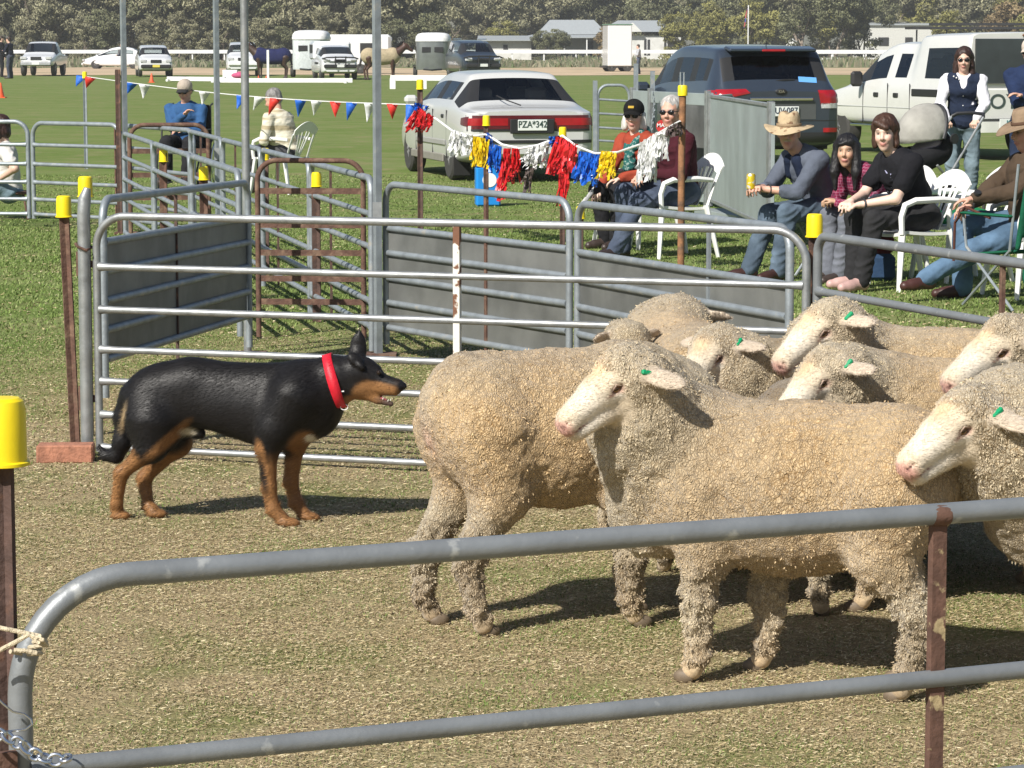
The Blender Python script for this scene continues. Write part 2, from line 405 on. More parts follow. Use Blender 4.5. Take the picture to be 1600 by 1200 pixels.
def dry_at(X, Y):
    d = np.clip((19 - Y) / 6, 0, 1); d2 = np.clip((X + 3.4) / 1.5, 0, 1); far = np.clip((10.2 - Y) / 1.2, 0, 1)
    n = vnoise(np.stack([X, Y, X * 0], -1), 1.1, 3)
    return np.clip(d * np.maximum(d2, far) * 1.1 + .28 * n, 0, 1)
def grass_mesh():
    Vs = []; Cs = []
    def layer(n, y0, y1, L, W, lie, up):
        # even density over the wedge of field that can be seen, with a margin each side
        Y = np.sqrt(RNG.random(n) * (y1 ** 2 - y0 ** 2) + y0 ** 2); X = (RNG.random(n) * 2 - 1) * (Y * .185 + .35)
        dry = dry_at(X, Y); isdry = RNG.random(n) < (.06 + .84 * dry) if lie is None else np.full(n, lie)
        bare = vnoise(np.stack([X, Y * 1.3, X * 0 + 9], -1), 5.5, 14) + .5 * vnoise(np.stack([X, Y, X * 0 + 2], -1), 17, 15); kp = (bare < .32) | (RNG.random(n) < .35); X, Y, dry, isdry = X[kp], Y[kp], dry[kp], isdry[kp]; n = len(X)
        patch = vnoise(np.stack([X, Y, X * 0 + 5], -1), 2.3, 9)
        isdry = isdry & (RNG.random(n) < .965 - .38 * np.clip(patch * 1.7, 0, 1))
        a = RNG.random(n) * 2 * math.pi; ln = L * (.45 + RNG.random(n)); w = W * (.5 + RNG.random(n))
        tilt = np.where(isdry, RNG.random(n) * .26, .35 + RNG.random(n) * .8)
        base = np.stack([X, Y, np.where(isdry, RNG.random(n) * .010, 0)], 1)
        dx = np.stack([np.cos(a) * np.cos(tilt), np.sin(a) * np.cos(tilt), np.sin(tilt)], 1)
        sd_ = np.stack([-np.sin(a), np.cos(a), (RNG.random(n) - .5) * 1.2], 1)
        ln = np.where(isdry, ln, ln * up)[:, None]; w = w[:, None]
        v = np.stack([base - sd_ * w, base + sd_ * w, base + dx * ln * .6 + sd_ * w * .8 + np.array([0, 0, .10]) * ln * .3, base + dx * ln], 1)
        Vs.append(v.reshape(-1, 3))
        straw = np.array([[.47, .375, .215], [.38, .295, .165], [.62, .53, .34], [.28, .205, .12], [.44, .355, .19]])
        green = np.array([[.145, .215, .05], [.19, .25, .07], [.11, .165, .04], [.24, .28, .11]])
        c = np.where(isdry[:, None], straw[RNG.integers(0, 5, n)], green[RNG.integers(0, 4, n)])
        c = c * (.85 + .3 * RNG.random((n, 1))); Cs.append(np.repeat(c, 4, 0))
    layer(430000, 6.2, 10.5, .0125, .0012, None, .9)
    layer(280000, 10.5, 17, .016, .0019, None, .9)
    layer(130000, 17, 27, .026, .0040, None, .9)
    layer(60000, 27, 38, .022, .0050, None, .9)
    V = np.concatenate(Vs); Cc = np.concatenate(Cs); n = len(V) // 4
    i = np.arange(n)[:, None] * 4; F = np.concatenate([i + np.array([[0, 1, 2]]), i + np.array([[0, 2, 3]])])
    return V, F, Cc
V, F, Cc = grass_mesh()
m_grass = mat('dry_and_green_grass', attr=True, rough=.75, var=0, spec=.25)
tag(obj('cut_grass', V, F, m_grass, smooth=False, col=Cc), 'short dry straw and green blades covering the trodden ground of the pen', 'grass', kind='stuff')

# ================================================================ POSTS AND PANELS
def picket(px, Y, top, label, w=.042, cap=True, m='rust_dark', lean=0.0, base=0.0, group='star pickets with yellow caps', capw=.033, cat='post', name='star_picket'):
    X = (px - 800) / (FPX / Y)
    t = thing(name, label, cat, (X, Y, 0), random.uniform(-.3, .3) if not lean else 0, group if cap else None)
    b = MB()
    for a in (R(90), R(210), R(330)):
        d = Vector((math.cos(a), math.sin(a), 0)); s = Vector((-d.y, d.x, 0)) * .0035
        q = d * (w * .56)
        b.prism([-s, s, s + q, -s + q], (lean, 0, top - .02)) if False else b.add(
            [Vector((p.x, p.y, base - .05)) for p in (-s, q - s, q + s, s)] + [Vector((p.x + lean, p.y, top - .02)) for p in (-s, q - s, q + s, s)],
            [(3, 2, 1, 0), (4, 5, 6, 7), (0, 1, 5, 4), (1, 2, 6, 5), (2, 3, 7, 6), (3, 0, 4, 7)])
    if cap:
        b.build('steel_post', M[m], t, smooth=False)
        c = MB().lathe([(capw * 1.0, -.086), (capw * 1.09, -.085), (capw * 1.09, -.081), (capw * .97, -.079), (capw * .95, -.012), (capw * .86, 0), (capw * .7, .004), (.001, .005)], (lean, 0, top), 22)
        c.build('cap', M['cap'], t)
    else: b.build('steel_post', M[m], t, smooth=False)
    return t

def arc(a, corner, b, n=11):
    """rounded corner as points from a to b round the corner point"""
    a, c, b = Vector(a), Vector(corner), Vector(b)
    out = []
    for i in range(n + 1):
        t = i / n * math.pi / 2; out.append(c + (a - c) * (1 - math.sin(t)) + (b - c) * (1 - math.cos(t)))
    return out
def panel(A, B, ztop, rails, label, cat='panel', name='pipe_fence', r=.0168, cr=.13, zb=.03, m='galv_old', sheet=None, stays=(), group=None, square=False, tilt=0.0, flatr=False, zb2=None, rail_m=None):
    """a portable yard panel from A to B (x, y): bent pipe frame, welded rails, stays, perhaps a sheet"""
    A = Vector((A[0], A[1], 0)); B = Vector((B[0], B[1], 0)); mid = (A + B) / 2; d = (B - A); L = d.length; d.normalize()
    t = thing(name, label, cat, mid, math.atan2(d.y, d.x), group)
    h = L / 2
    zt = lambda x: ztop + tilt * x
    def Pt(x, z): return Vector((x, 0, z + tilt * x))
    if square: pts = [Pt(-h, zb), Pt(-h, ztop), Pt(h, ztop), Pt(h, zb)]
    else:
        pts = [Pt(-h, zb)] + arc(Pt(-h, ztop - cr), Pt(-h, ztop), Pt(-h + cr, ztop)) + arc(Pt(h - cr, ztop), Pt(h, ztop), Pt(h, ztop - cr)) + [Pt(h, zb if zb2 is None else zb2)]
    MB().tube(pts, r, 14).build('frame', M[m], t)
    for z in rails:
        b = MB()
        if flatr: b.box(Pt(0, z), (2 * h - 1.6 * r, .006, 2.2 * r))
        else:
            f = 1.9 * r
            b.tube([Pt(-h + r * .6, z), Pt(-h + r * .9, z), Pt(-h + .035, z), Pt(-h + .075, z), Pt(h - .075, z), Pt(h - .035, z), Pt(h - r * .9, z), Pt(h - r * .6, z)],
                   [r * 1.15, r * 1.2, r * 1.0, r * .86, r * .86, r * 1.0, r * 1.2, r * 1.15], 12)
        b.build('rail', M[rail_m or m], t)
    for x, w, mm, z0, z1 in stays:
        MB().box(Pt(x, (z0 + z1) / 2) + Vector((0, r * .2, 0)), (w, .014 if w < .026 else 1.6 * r, z1 - z0)).build('stay', M[mm], t, smooth=False)
    if sheet:
        z0, z1, ribs = sheet; b = MB(); n = 24
        b.box(Pt(0, (z0 + z1) / 2) + Vector((0, .006, 0)), (2 * h - 2 * r, .002, z1 - z0), rot=Matrix.Rotation(-math.atan(tilt), 4, 'Y'))
        b.build('sheet', M['galv_sheet'], t, smooth=False)
        for i in range(ribs + 1):
            z = z1 + (z0 - z1) * i / ribs
            MB().tube([Pt(-h + r, z), Pt(h - r, z)], r * .95, 12).build('rail', M['galv_old'], t)
    return t
Z7 = [.79, .613, .447, .315, .175, .037]

# the panel nearest the camera
A, B = (-.648, 3.72), (1.775, 4.762)
L = math.hypot(B[0] - A[0], B[1] - A[1])
fx = (.642 - (A[0] + B[0]) / 2) / ((B[0] - A[0]) / L)
front = panel(A, B, 1.0, [.748, .585, .43, .26, .08], 'nearest pipe rail panel crossing the bottom of the view, roped to the post', r=.0162, cr=.15, m='galv_front', stays=((fx, .024, 'rust_flaked', .08, .985),))
MB().tube([(fx - .014, -.001, .9995), (fx - .006, -.001, .9990), (fx + .008, -.001, .9985), (fx + .014, -.001, .999)], [.0155, .0168, .0168, .0155], 14).build('weld', M['rust_flaked'], front)
# long rail gate behind the dog
A, B = (-1.715, 11.87), (1.12, 10.93)
L = math.hypot(B[0] - A[0], B[1] - A[1])
gate = panel(A, B, 1.0, Z7, 'long bright pipe gate with seven rails behind the dog, one flaking white stay', name='yard_gate', cat='gate', r=.0165, cr=.13, zb=.02, m='galv',
             stays=((-L / 2 + L * .528, .027, 'rust_paint', .10, .99),))
for z in (.80, .24):
    MB().box((-L / 2 - .035, 0, z), (.085, .02, .028)).cyl((-L / 2 - .075, 0, z - .05), (-L / 2 - .075, 0, z + .05), .018).build('hinge', M['rust'], gate)
# round gate post left of it and the brick below
X = (131 - 800) / 379
gp_ = thing('gate_post', 'battered round silver gate post standing between the pickets and the long gate', 'post', (X, 11.86, 0))
MB().tube([(0, 0, -.02), (0, 0, 1.0), (.006, 0, 1.07), (.018, 0, 1.115)], [.026, .026, .027, .014], 16).build('pipe', M['galv'], gp_)
MB().tube([(.014, -.03, .86), (-.02, -.035, .875), (-.034, 0, .885), (-.01, .035, .88), (.03, .02, .87)], .006, 8, closed=True).build('hinge_ring', M['rust'], gp_)
X = (105 - 800) / 379
bk = MB().box((0, 0, .035), (.23, .11, .075), rot=rotz(.05), bev=.006).build('brick', M['brick']); bk.location = (X, 11.72, 0)
tag(bk, 'orange brick lying at the foot of the gate post', 'brick')
picket(113, 12.0, 1.072, 'rusty picket with a yellow cap nearest the left edge, standing on the orange brick', lean=-.035, m='rust')
picket(134, 12.5, 1.13, 'rusty picket with a yellow cap tucked behind the silver gate post', m='rust_dark')
# sheeted panel receding behind the gate's left end
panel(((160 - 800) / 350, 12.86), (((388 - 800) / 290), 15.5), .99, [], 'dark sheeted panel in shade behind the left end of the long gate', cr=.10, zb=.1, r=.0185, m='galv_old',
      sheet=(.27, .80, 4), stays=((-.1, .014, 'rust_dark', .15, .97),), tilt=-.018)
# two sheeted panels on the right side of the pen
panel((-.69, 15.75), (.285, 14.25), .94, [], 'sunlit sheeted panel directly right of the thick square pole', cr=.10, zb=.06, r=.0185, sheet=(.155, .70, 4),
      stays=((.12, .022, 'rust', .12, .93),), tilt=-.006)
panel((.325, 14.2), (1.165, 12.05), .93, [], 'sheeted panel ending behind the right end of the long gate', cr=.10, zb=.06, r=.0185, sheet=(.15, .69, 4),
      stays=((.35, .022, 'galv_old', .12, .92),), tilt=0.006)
# open rail panel running on to the right
panel((1.155, 10.86), (1.80, 9.12), .985, [.775, .6, .44, .31, .17], 'open rail panel below the seated onlookers, off to the right', cr=.07, r=.0175, m='galv_front',
      stays=((.444, .018, 'rust', .16, .98),))
# rusty gates at both ends of the race
panel(((402 - 800) / 280, 16.1), ((568 - 800) / 280, 16.05), 1.06, [.89, .70, .545, .40, .27], 'rusty brown gate with flat bars closing the near end of the race', name='yard_gate', cat='gate', cr=.11, zb=.07, r=.015, m='rust', flatr=True)
gt = panel(((208 - 800) / 176, 25.4), ((328 - 800) / 176, 25.5), 1.0, [.77, .56, .36, .18], 'rusty brown gate at the far end of the race, before the wheelchair', name='yard_gate', cat='gate', cr=.13, zb=.05, r=.02, m='rust', flatr=True)
# the race: two lines of pipe panels receding
def line(a, b, n, labels, **k):
    a, b = Vector(a), Vector(b); d = (b - a) / n
    for i in range(n):
        g = d.normalized() * .035
        panel(a + d * i + g, a + d * (i + 1) - g, .975, [.78, .6, .44, .3, .16], labels[i], group='pipe panels of the race', **k)
line((-1.56, 16.5), (-3.20, 23.8), 3, ['nearest pipe panel of the race on its left side, meeting the dark sheeted panel', 'middle pipe panel of the left side of the race, between two capped pickets', 'farthest pipe panel of the left side of the race, by the thin pole'], cr=.09, r=.019)
line((-.76, 15.7), (-2.72, 24.4), 4, ['nearest pipe panel on the right side of the race, seen through the rusty gate', 'second pipe panel on the right of the race, below the man in cream',
     'third pipe panel on the right side of the race, beside the round pole', 'farthest panel on the right side of the race, before the wheelchair'], cr=.09, r=.019, stays=((.3, .012, 'rust_dark', .1, .97),))
# rail panels at the far left
panel(((-40 - 800) / 166 - 1.4, 27.3), ((46 - 800) / 166, 27.1), .985, [.77, .59, .42, .26, .12], 'rail panel cut by the left edge, in front of the dark-haired woman', cr=.13, r=.021, zb=.08)
panel(((55 - 800) / 166, 27.05), ((190 - 800) / 171, 26.35), .975, [.77, .59, .42, .26, .12], 'rail panel just right of the dark-haired woman, ending at the tall brown picket', cr=.13, r=.021, zb=.08, stays=((.5, .014, 'rust', .1, .97),))
panel(((193 - 800) / 172, 26.3), ((302 - 800) / 182, 24.8), .97, [.77, .59, .42, .26, .12], 'rail panel right of the tall brown picket, behind the race', cr=.13, r=.021, zb=.08)
picket(188, 26.0, 1.50, 'tall bare brown picket without a cap, left of the thin pole', cap=False, w=.05)
picket(136, 39.8, 1.33, 'far galvanised post with a small yellow cap where the pennants start', m='galv_old', w=.05)
picket(257, 21.0, .92 + .02, 'capped picket in the middle of the race, left of the other one there', m='rust', w=.06)
picket(319, 18.9, .905, 'capped picket in the middle of the race, right of the other one there', m='rust', w=.055)
picket(415, 21.3, .94, 'capped picket just behind the rusty gate, below the man in cream', w=.055)
picket(495, 17.7, .92, 'capped picket seen through the top of the rusty gate', w=.055)
picket(657, 26.5, 1.38, 'twisted dark picket with yellow cap holding the pennants and red tassel', w=.05)
picket(760, 25.0, 1.09, 'capped picket in front of the number plate car, blue and yellow tassels on it', w=.045)
picket(879, 24.3, 1.01, 'capped picket right of the car number plate, garland tied below its cap', w=.045)
picket(907, 20.6, .55, 'low yellow cap by the front white chair leg, mostly behind the panel', w=.05)
picket(1273, 11.0, 1.055, 'capped picket at the right end of the long gate', w=.04)
picket(-3, 3.76, 1.235, 'big near picket with a yellow cap at the left edge, tied with cream rope', w=.028, capw=.0325, m='rust_dark')
# the rusty pipe carrying the end of the garland
X = (1064 - 800) / 212
t = thing('garland_post', 'orange-rusted pipe with a yellow cap where the tassel garland ends', 'post', (X, 21.2, 0))
MB().tube([(0, 0, -.05), (.0, 0, .8), (.005, 0, 1.36)], .026, 14).build('pipe', M['rust_orange'], t)
MB().lathe([(.036, -.07), (.036, -.004), (.03, .006), (.001, .007)], (.005, 0, 1.40), 18).build('cap', M['cap'], t)
MB().tube([(-.012, 0, 1.4), (-.012, 0, 1.5), (.014, 0, 1.5), (.014, 0, 1.4)], .006, 8).build('wire_hook', M['galv_old'], t)

# tall poles that leave the top of the frame
def pole(px, Y, w, label, sq=True, m='galv_old'):
    X = (px - 800) / (FPX / Y); t = thing('tall_pole', label, 'pole', (X, Y, 0))
    b = MB()
    if sq: b.box((0, 0, 1.7), (w, w, 3.44), rot=rotz(.5))
    else: b.cyl((0, 0, -.02), (0, 0, 3.42), w / 2, 18)
    b.build('shaft', M[m], t, smooth=not sq)
    MB().box((0, 0, .012), (.2, .16, .02)).build('base_plate', M['rust'], t, smooth=False)
    if sq: MB().box((.0, -w * .7, .8), (.05, .012, .10)).build('latch_plate', M['galv'], t, smooth=False)
pole(197, 26.0, .042, 'thin grey square pole nearest the left edge of the view')
pole(341, 24.0, .038, 'thin grey square pole in front of the wheelchair')
pole(385, 15.75, .044, 'round silver pole at the right end of the dark sheeted panel', False, 'galv')
pole(590, 15.7, .036, 'thick grey square pole right of the rusty gate')

# rope and chain at the near post
b = MB(); xL, yL = (-3 - 800) / 1190, 3.75; pxr = (58 - 800) / 1180
def rp(px, py, dy=0.0): return at(px, py, 3.665 + dy)
rope = thing('tied_rope', 'cream rope lashing the near panel to the capped post', 'rope', rp(20, 1000))
for pts in ([rp(-30, 975), rp(0, 981), rp(35, 988), rp(62, 994, .0), rp(72, 1003, .03), rp(45, 1003, .055)],
            [rp(-30, 1025), rp(0, 1016), rp(25, 1003), rp(46, 991, -.002), rp(66, 1000, -.004), rp(73, 1008, .03), rp(40, 1012, .05)],
            [rp(46, 991, -.002), rp(60, 1004, -.004), rp(70, 1008, .02)],
            [rp(22, 1016), rp(40, 1017), rp(56, 1020), rp(64, 1021, .02), rp(40, 1022, .05), rp(16, 1018, .03)]):
    MB().tube(pts, .0031, 8).build('strand', M['rope'], rope, origin=rope.location)
ch = thing('steel_chain', 'shiny zinc chain hooked round the foot of the near post', 'chain', rp(40, 1165))
cpts = [rp(-25, 1142), rp(-8, 1146), rp(8, 1143), rp(22, 1155), rp(36, 1158), rp(50, 1172), rp(64, 1178), rp(80, 1184), rp(98, 1183), rp(112, 1180)]
for i in range(len(cpts) - 1):
    a, c = cpts[i], cpts[i + 1]; d = (c - a).normalized(); nrm = Vector((0, -1, 0)) if i % 2 else Vector((0, -.35, 0.94)); s = d.cross(nrm).normalized()
    mid = (a + c) / 2 + Vector((0, -.012, 0)); h = (c - a).length * .62; q = []
    for k in range(12):
        an = 2 * math.pi * k / 12; q.append(mid + d * h * math.cos(an) + s * .0075 * math.sin(an))
    MB().tube(q, .0027, 8, closed=True).build('chain_link', M['chrome'], ch, origin=ch.location)
wire = MB().tube([rp(-10, 1085), rp(5, 1100), rp(20, 1112), rp(38, 1116), rp(48, 1124), rp(50, 1132), rp(40, 1140), rp(12, 1143)], .0016, 6).build('wire_tie', M['chrome'])
tag(wire, 'thin silver wire curling from the near post above the chain', 'wire')
MB().box((0, 0, 0), (.08, .012, .03)).build('bracket', M['rust'], front).location = (-1.37, -.02, .765)
# ================================================================ THE DOG (traced in its own plane, with real depth)
def make_dog():
    Y0 = 10.22
    def yy(px, dy): return 10.28 - (px - 212) / 256 * .125 + dy
    def p(px, py, dy=0.0): return np.array(at(px, py, yy(px, dy)))
    def g(px, z, dy=0.0):
        Y = yy(px, dy); d_ = Y * cp + (HCAM - z) * math.sin(PITCH); return np.array([(px - 800) / FPX * d_, Y, z])
    S = 1 / 438.0
    BL = (.012, .011, .0115); TAN = (.30, .150, .060); TD = (.22, .10, .035); NOSE = (.012, .012, .014); CR = (.5, .40, .28)
    def c(a, b, ra, rb, k=12, col=BL): return cone(a, b, ra * S, rb * S, k * S, col)
    P = [
        # trunk: deep chest, tucked loin, rounded croup
        ell(p(438, 640), (75 * S, 44 * S, 63 * S), euler(0, R(-6), 0), .04, BL),
        ell(p(385, 632), (75 * S, 43 * S, 55 * S), euler(0, R(3), 0), .04, BL),
        ell(p(320, 619), (70 * S, 38 * S, 50 * S), None, .04, BL),
        ell(p(262, 620), (60 * S, 41 * S, 52 * S), euler(0, R(-4), 0), .04, BL),
        c(p(228, 612), p(300, 590), 26, 24, 25), c(p(300, 592), p(470, 592), 22, 22, 30),
        ell(p(484, 628), (48 * S, 38 * S, 58 * S), euler(0, R(-30), 0), .04, BL),        # forechest
        c(p(478, 603), p(526, 586), 33, 27, 26), c(p(490, 630), p(530, 606), 31, 24, 24), # neck
        c(p(520, 586), p(550, 584), 26, 23, 16), c(p(520, 602), p(550, 600), 25, 18, 14),
        # head
        ell(p(560, 583), (33 * S, 24 * S, 27 * S), euler(0, R(18), 0), .012, BL),
        ell(p(556, 603), (26 * S, 23 * S, 20 * S), euler(0, R(15), 0), .012, BL),
        c(p(580, 592), p(622, 602), 14.5, 10.0, 10, BL), c(p(572, 603), p(616, 609), 14, 9.5, 8, TAN),
        c(p(574, 572), p(588, 578), 12.5, 9, 8, BL), c(p(585, 585), p(594, 590), 10, 9, 6, BL),
        ell(p(629, 603), (7.0 * S, 7.0 * S, 6.0 * S), None, .006, NOSE),
        c(p(566, 613), p(590, 624), 10, 7, 8, TAN), c(p(590, 624), p(611, 631), 6.5, 4.5, 5, (.09, .06, .05)),
        # far ear, erect; near ear tipped forward
        ell(p(560, 543, .034), (13.5 * S, 6.0 * S, 24 * S), euler(0, R(3), 0), .008, BL), c(p(561, 532, .036), p(562, 513, .036), 6.5, 1.2, 5), c(p(555, 562, .026), p(559, 552, .034), 13, 11, 8),
        ell(p(556, 562, -.046), (15 * S, 5.5 * S, 10 * S), euler(R(-25), R(38), 0), .008, BL), ell(p(564, 572, -.056), (8 * S, 4 * S, 6 * S), euler(R(-15), R(45), 0), .006, BL),
        # near fore leg (shoulder, upper arm, forearm, pastern, paw)
        c(p(462, 620, -.075), p(432, 672, -.085), 34, 22, 26), c(p(432, 672, -.085), p(418, 700, -.08), 20, 15, 18),
        c(p(419, 700, -.08), p(421, 760, -.075), 15, 10.5, 12), c(p(421, 760, -.075), p(428, 796, -.07), 10, 9.2, 8),
        c(p(428, 796, -.07), g(442, .030, -.07), 9.5, 9.5, 8), ell(g(452, .017, -.07), (18 * S, 11.5 * S, 7.5 * S), euler(0, R(6), 0), .01, TAN),
        # far fore leg
        c(p(486, 640, .06), p(462, 690, .07), 26, 17, 22), c(p(462, 690, .07), p(455, 752, .07), 15, 10.5, 12),
        c(p(455, 752, .07), p(464, 786, .07), 10, 9, 8), c(p(464, 786, .07), g(475, .030, .07), 9.3, 9.5, 8), ell(g(484, .017, .07), (17 * S, 11.5 * S, 7.5 * S), euler(0, R(8), 0), .01, TAN),
        # near hind leg: thigh, gaskin, hock, shank, paw
        ell(p(243, 655, -.055), (46 * S, 22 * S, 52 * S), euler(0, R(-20), 0), .03, BL),
        c(p(240, 660, -.065), p(236, 700, -.075), 34, 22, 20), c(p(236, 700, -.075), p(192, 738, -.07), 17, 10, 14),
        c(p(190, 738, -.07), p(183, 786, -.05), 10.5, 8.3, 8), c(p(183, 786, -.05), g(184, .030, -.04), 8.5, 9, 6), ell(g(189, .016, -.04), (15 * S, 11 * S, 7 * S), None, .01, TAN),
        # far hind leg
        c(p(268, 645, .05), p(276, 690, .06), 34, 24, 22), c(p(276, 690, .06), p(227, 745, .06), 20, 10.5, 14),
        c(p(226, 746, .06), p(232, 790, .04), 10.5, 8.3, 8), c(p(232, 790, .04), g(240, .030, .03), 8.5, 9, 6), ell(g(246, .016, .03), (16 * S, 11 * S, 7 * S), None, .01, TAN),
        # groin
        c(p(288, 672), p(304, 674), 12, 10, 10), c(p(304, 674), p(314, 678), 9, 7, 6),
        # tail hanging, curled up at its tip
        c(p(205, 618), p(193, 650), 17, 13, 18), c(p(193, 650), p(192, 690), 12, 13, 10), c(p(192, 690), p(182, 712), 13, 11, 10),
        c(p(182, 712), p(166, 712), 10.5, 8, 8), c(p(166, 712), p(155, 697), 7, 2.5, 6),
        # mouth opening and toes
        sub(c(p(584, 617), p(604, 619), 2.2, 4.0), .004), sub(cone(p(582, 616, -.03), p(608, 620, -.03), .006, .010), .003),
        sub(ell(p(632, 602, -.014), (.004, .006, .004)), .003),
    ]
    for (x, dy) in ((461, -.07), (493, .07), (197, -.04), (254, .03)):
        for q in (-.011, .002, .014): P.append(sub(cone(g(x + 2, .034, dy + q * .8), g(x + 11, .006, dy + q), .0017), .003))
    V, F = sdf_mesh(P, .0052)
    V = relax(V, F, 1, .4); N = normals(V, F); V = (V + N * (vnoise(V * np.array([1, 1, .6]), 9, 4) * .0035 * np.clip((V[:, 2:3].ravel() - .2) / .1, 0, 1))[:, None]).astype(np.float32)
    col = paint(V, P, .006)
    def sp(px, py, dy, rx, ry, rz, c_, rot=0, soft=.3):
        nonlocal col; col = spot(col, V, p(px, py, dy), (rx * S, ry, rz * S), c_, soft, euler(0, R(rot), 0))
    # coat pattern: tan legs, cheeks, brow, chest and breeches
    sp(425, 790, -.075, 30, .10, 78, TAN, 3); sp(408, 715, -.10, 10, .06, 30, TAN, -4)
    sp(468, 790, .075, 32, .045, 85, TAN); sp(474, 692, -.0, 22, .2, 26, TAN, 25); sp(463, 735, .07, 20, .05, 30, TAN)
    sp(178, 780, -.07, 42, .06, 64, TAN, 8, .2); sp(205, 722, -.08, 26, .06, 22, TAN, -40, .3)
    sp(240, 775, .06, 34, .06, 76, TAN, 0, .2); sp(272, 702, .06, 40, .05, 52, TAN, -35, .3)
    sp(262, 688, -.06, 9, .12, 48, TAN, 48, .4)
    sp(197, 648, -.02, 5, .1, 26, (.38, .28, .16), 15, .5)
    sp(487, 683, 0, 9, .2, 8, (.72, .68, .62), 0, .3); sp(296, 672, 0, 13, .12, 7, (.62, .55, .42), 0, .5)
    sp(598, 605, 0, 22, .1, 10, TAN, 8, .3); sp(572, 612, -.04, 22, .05, 16, TAN, -22, .3); sp(556, 624, 0, 26, .1, 9, TAN, 0, .4)
    sp(600, 590, 0, 26, .05, 7, BL, 22, .4); sp(600, 573, -.0, 4, .1, 5, TAN, 0, .5); sp(583, 590, -.045, 9, .03, 6, BL, 0, .5)
    sp(630, 602, 0, 8, .1, 8, NOSE, 0, .2); sp(412, 742, -.1, 5, .05, 30, BL, -10, .6)
    fl = 1 + .12 * vnoise(V, 16, 5)[:, None]; col = col * fl
    m = mat('short_black_and_tan_coat', attr=True, rough=.46, var=.08, vs=120, bump=.05, bs=220, spec=.25, stretch=(.35, 1, 1.2))
    t = thing('dog', 'black and tan working dog with a red collar facing the sheep, mouth open', 'dog', (float(p(330, 810)[0]), Y0, 0))
    o = t.location
    obj('body', V, F, m, t, o, col=np.clip(col, 0, 1))
    # short coat: fine hairs lying back along the body
    N = normals(V, F); n = 90000; i = RNG.integers(0, len(V), n); b = V[i] + RNG.normal(0, .002, (n, 3)); nn = N[i]
    flow = np.array([-1.0, 0, -.35]); flow = flow - (nn @ flow)[:, None] * nn + nn * .15; flow /= np.linalg.norm(flow, axis=1, keepdims=True) + 1e-9
    head = b[:, 0] > p(520, 0)[0]; ln = (np.where(head, .005, .015) * (.6 + .8 * RNG.random(n)))[:, None]
    sd_ = np.cross(flow, nn); w = .0008
    q = np.stack([b - sd_ * w, b + sd_ * w, b + flow * ln], 1).reshape(-1, 3)
    cc = np.repeat(np.clip(col[i] * (.8 + .8 * RNG.random((n, 1)) ** 3) + .004, 0, 1), 3, 0)
    obj('fur', q, np.arange(n * 3).reshape(-1, 3), m, t, o, smooth=False, col=cc)
    mb = mat('dog_nose', (.012, .012, .014), .3, var=.1); red = mat('red_collar_webbing', (.62, .012, .03), .5, var=.08, vs=60, bump=.2, bs=200)
    # collar: a band round the neck
    a, bb = Vector(p(511, 556)), Vector(p(535, 635)); ax = (bb - a); ctr = (a + bb) / 2; h = ax.length / 2 + .001; ax.normalize(); side = Vector((0, 1, 0)); nrm = ax.cross(side).normalized()
    ring = []; ring2 = []; K = 40
    for k in range(K):
        an = 2 * math.pi * k / K; rp_ = ctr + ax * (h * math.cos(an)) + side * (.0815 * math.sin(an)); out = (ax * math.cos(an) + side * math.sin(an)) * .006
        wv = nrm * (.0175 + .001 * math.sin(an * 3))
        ring += [rp_ - wv, rp_ + wv, rp_ + wv + out, rp_ - wv + out]
    Fc = [(4 * k + j, 4 * k + (j + 1) % 4, 4 * ((k + 1) % K) + (j + 1) % 4, 4 * ((k + 1) % K) + j) for k in range(K) for j in range(4)]
    obj('collar', [tuple(v) for v in ring], Fc, red, t, o)
    rc = Vector(p(538, 636, -.035)); MB().tube([rc + Vector((.013 * math.cos(x), -.003, .010 * math.sin(x))) for x in [2 * math.pi * k / 14 for k in range(14)]], .0016, 8, closed=True).build('collar_ring', M['white_paint'], t, origin=o)
    MB().box(p(531, 612, -.074), (.03, .005, .004), rot=euler(0, R(-8), 0)).build('buckle', M['white_paint'], t, origin=o)
    for sy in (-1, 1):
        MB().sphere(p(592, 582, sy * .036), .0085).build('eye', mat('dog_eye', (.02, .012, .008), .08, var=0), t, origin=o)
    MB().sphere(p(598, 623), (.026, .012, .005), rot=euler(0, R(24), 0)).build('tongue', mat('tongue', (.42, .10, .12), .35, var=.1), t, origin=o)
    tb = MB()
    for x, y, dy in ((610, 626, -.010), (606, 627, -.013), (612, 617, -.012), (604, 614, -.016), (598, 624, -.015)): tb.tube([p(x, y, dy), p(x + 1, y - 3.5, dy)], [.0022, .0006], 6)
    tb.build('teeth', mat('teeth', (.7, .68, .6), .3, var=.05), t, origin=o)
    return t
dog = make_dog()

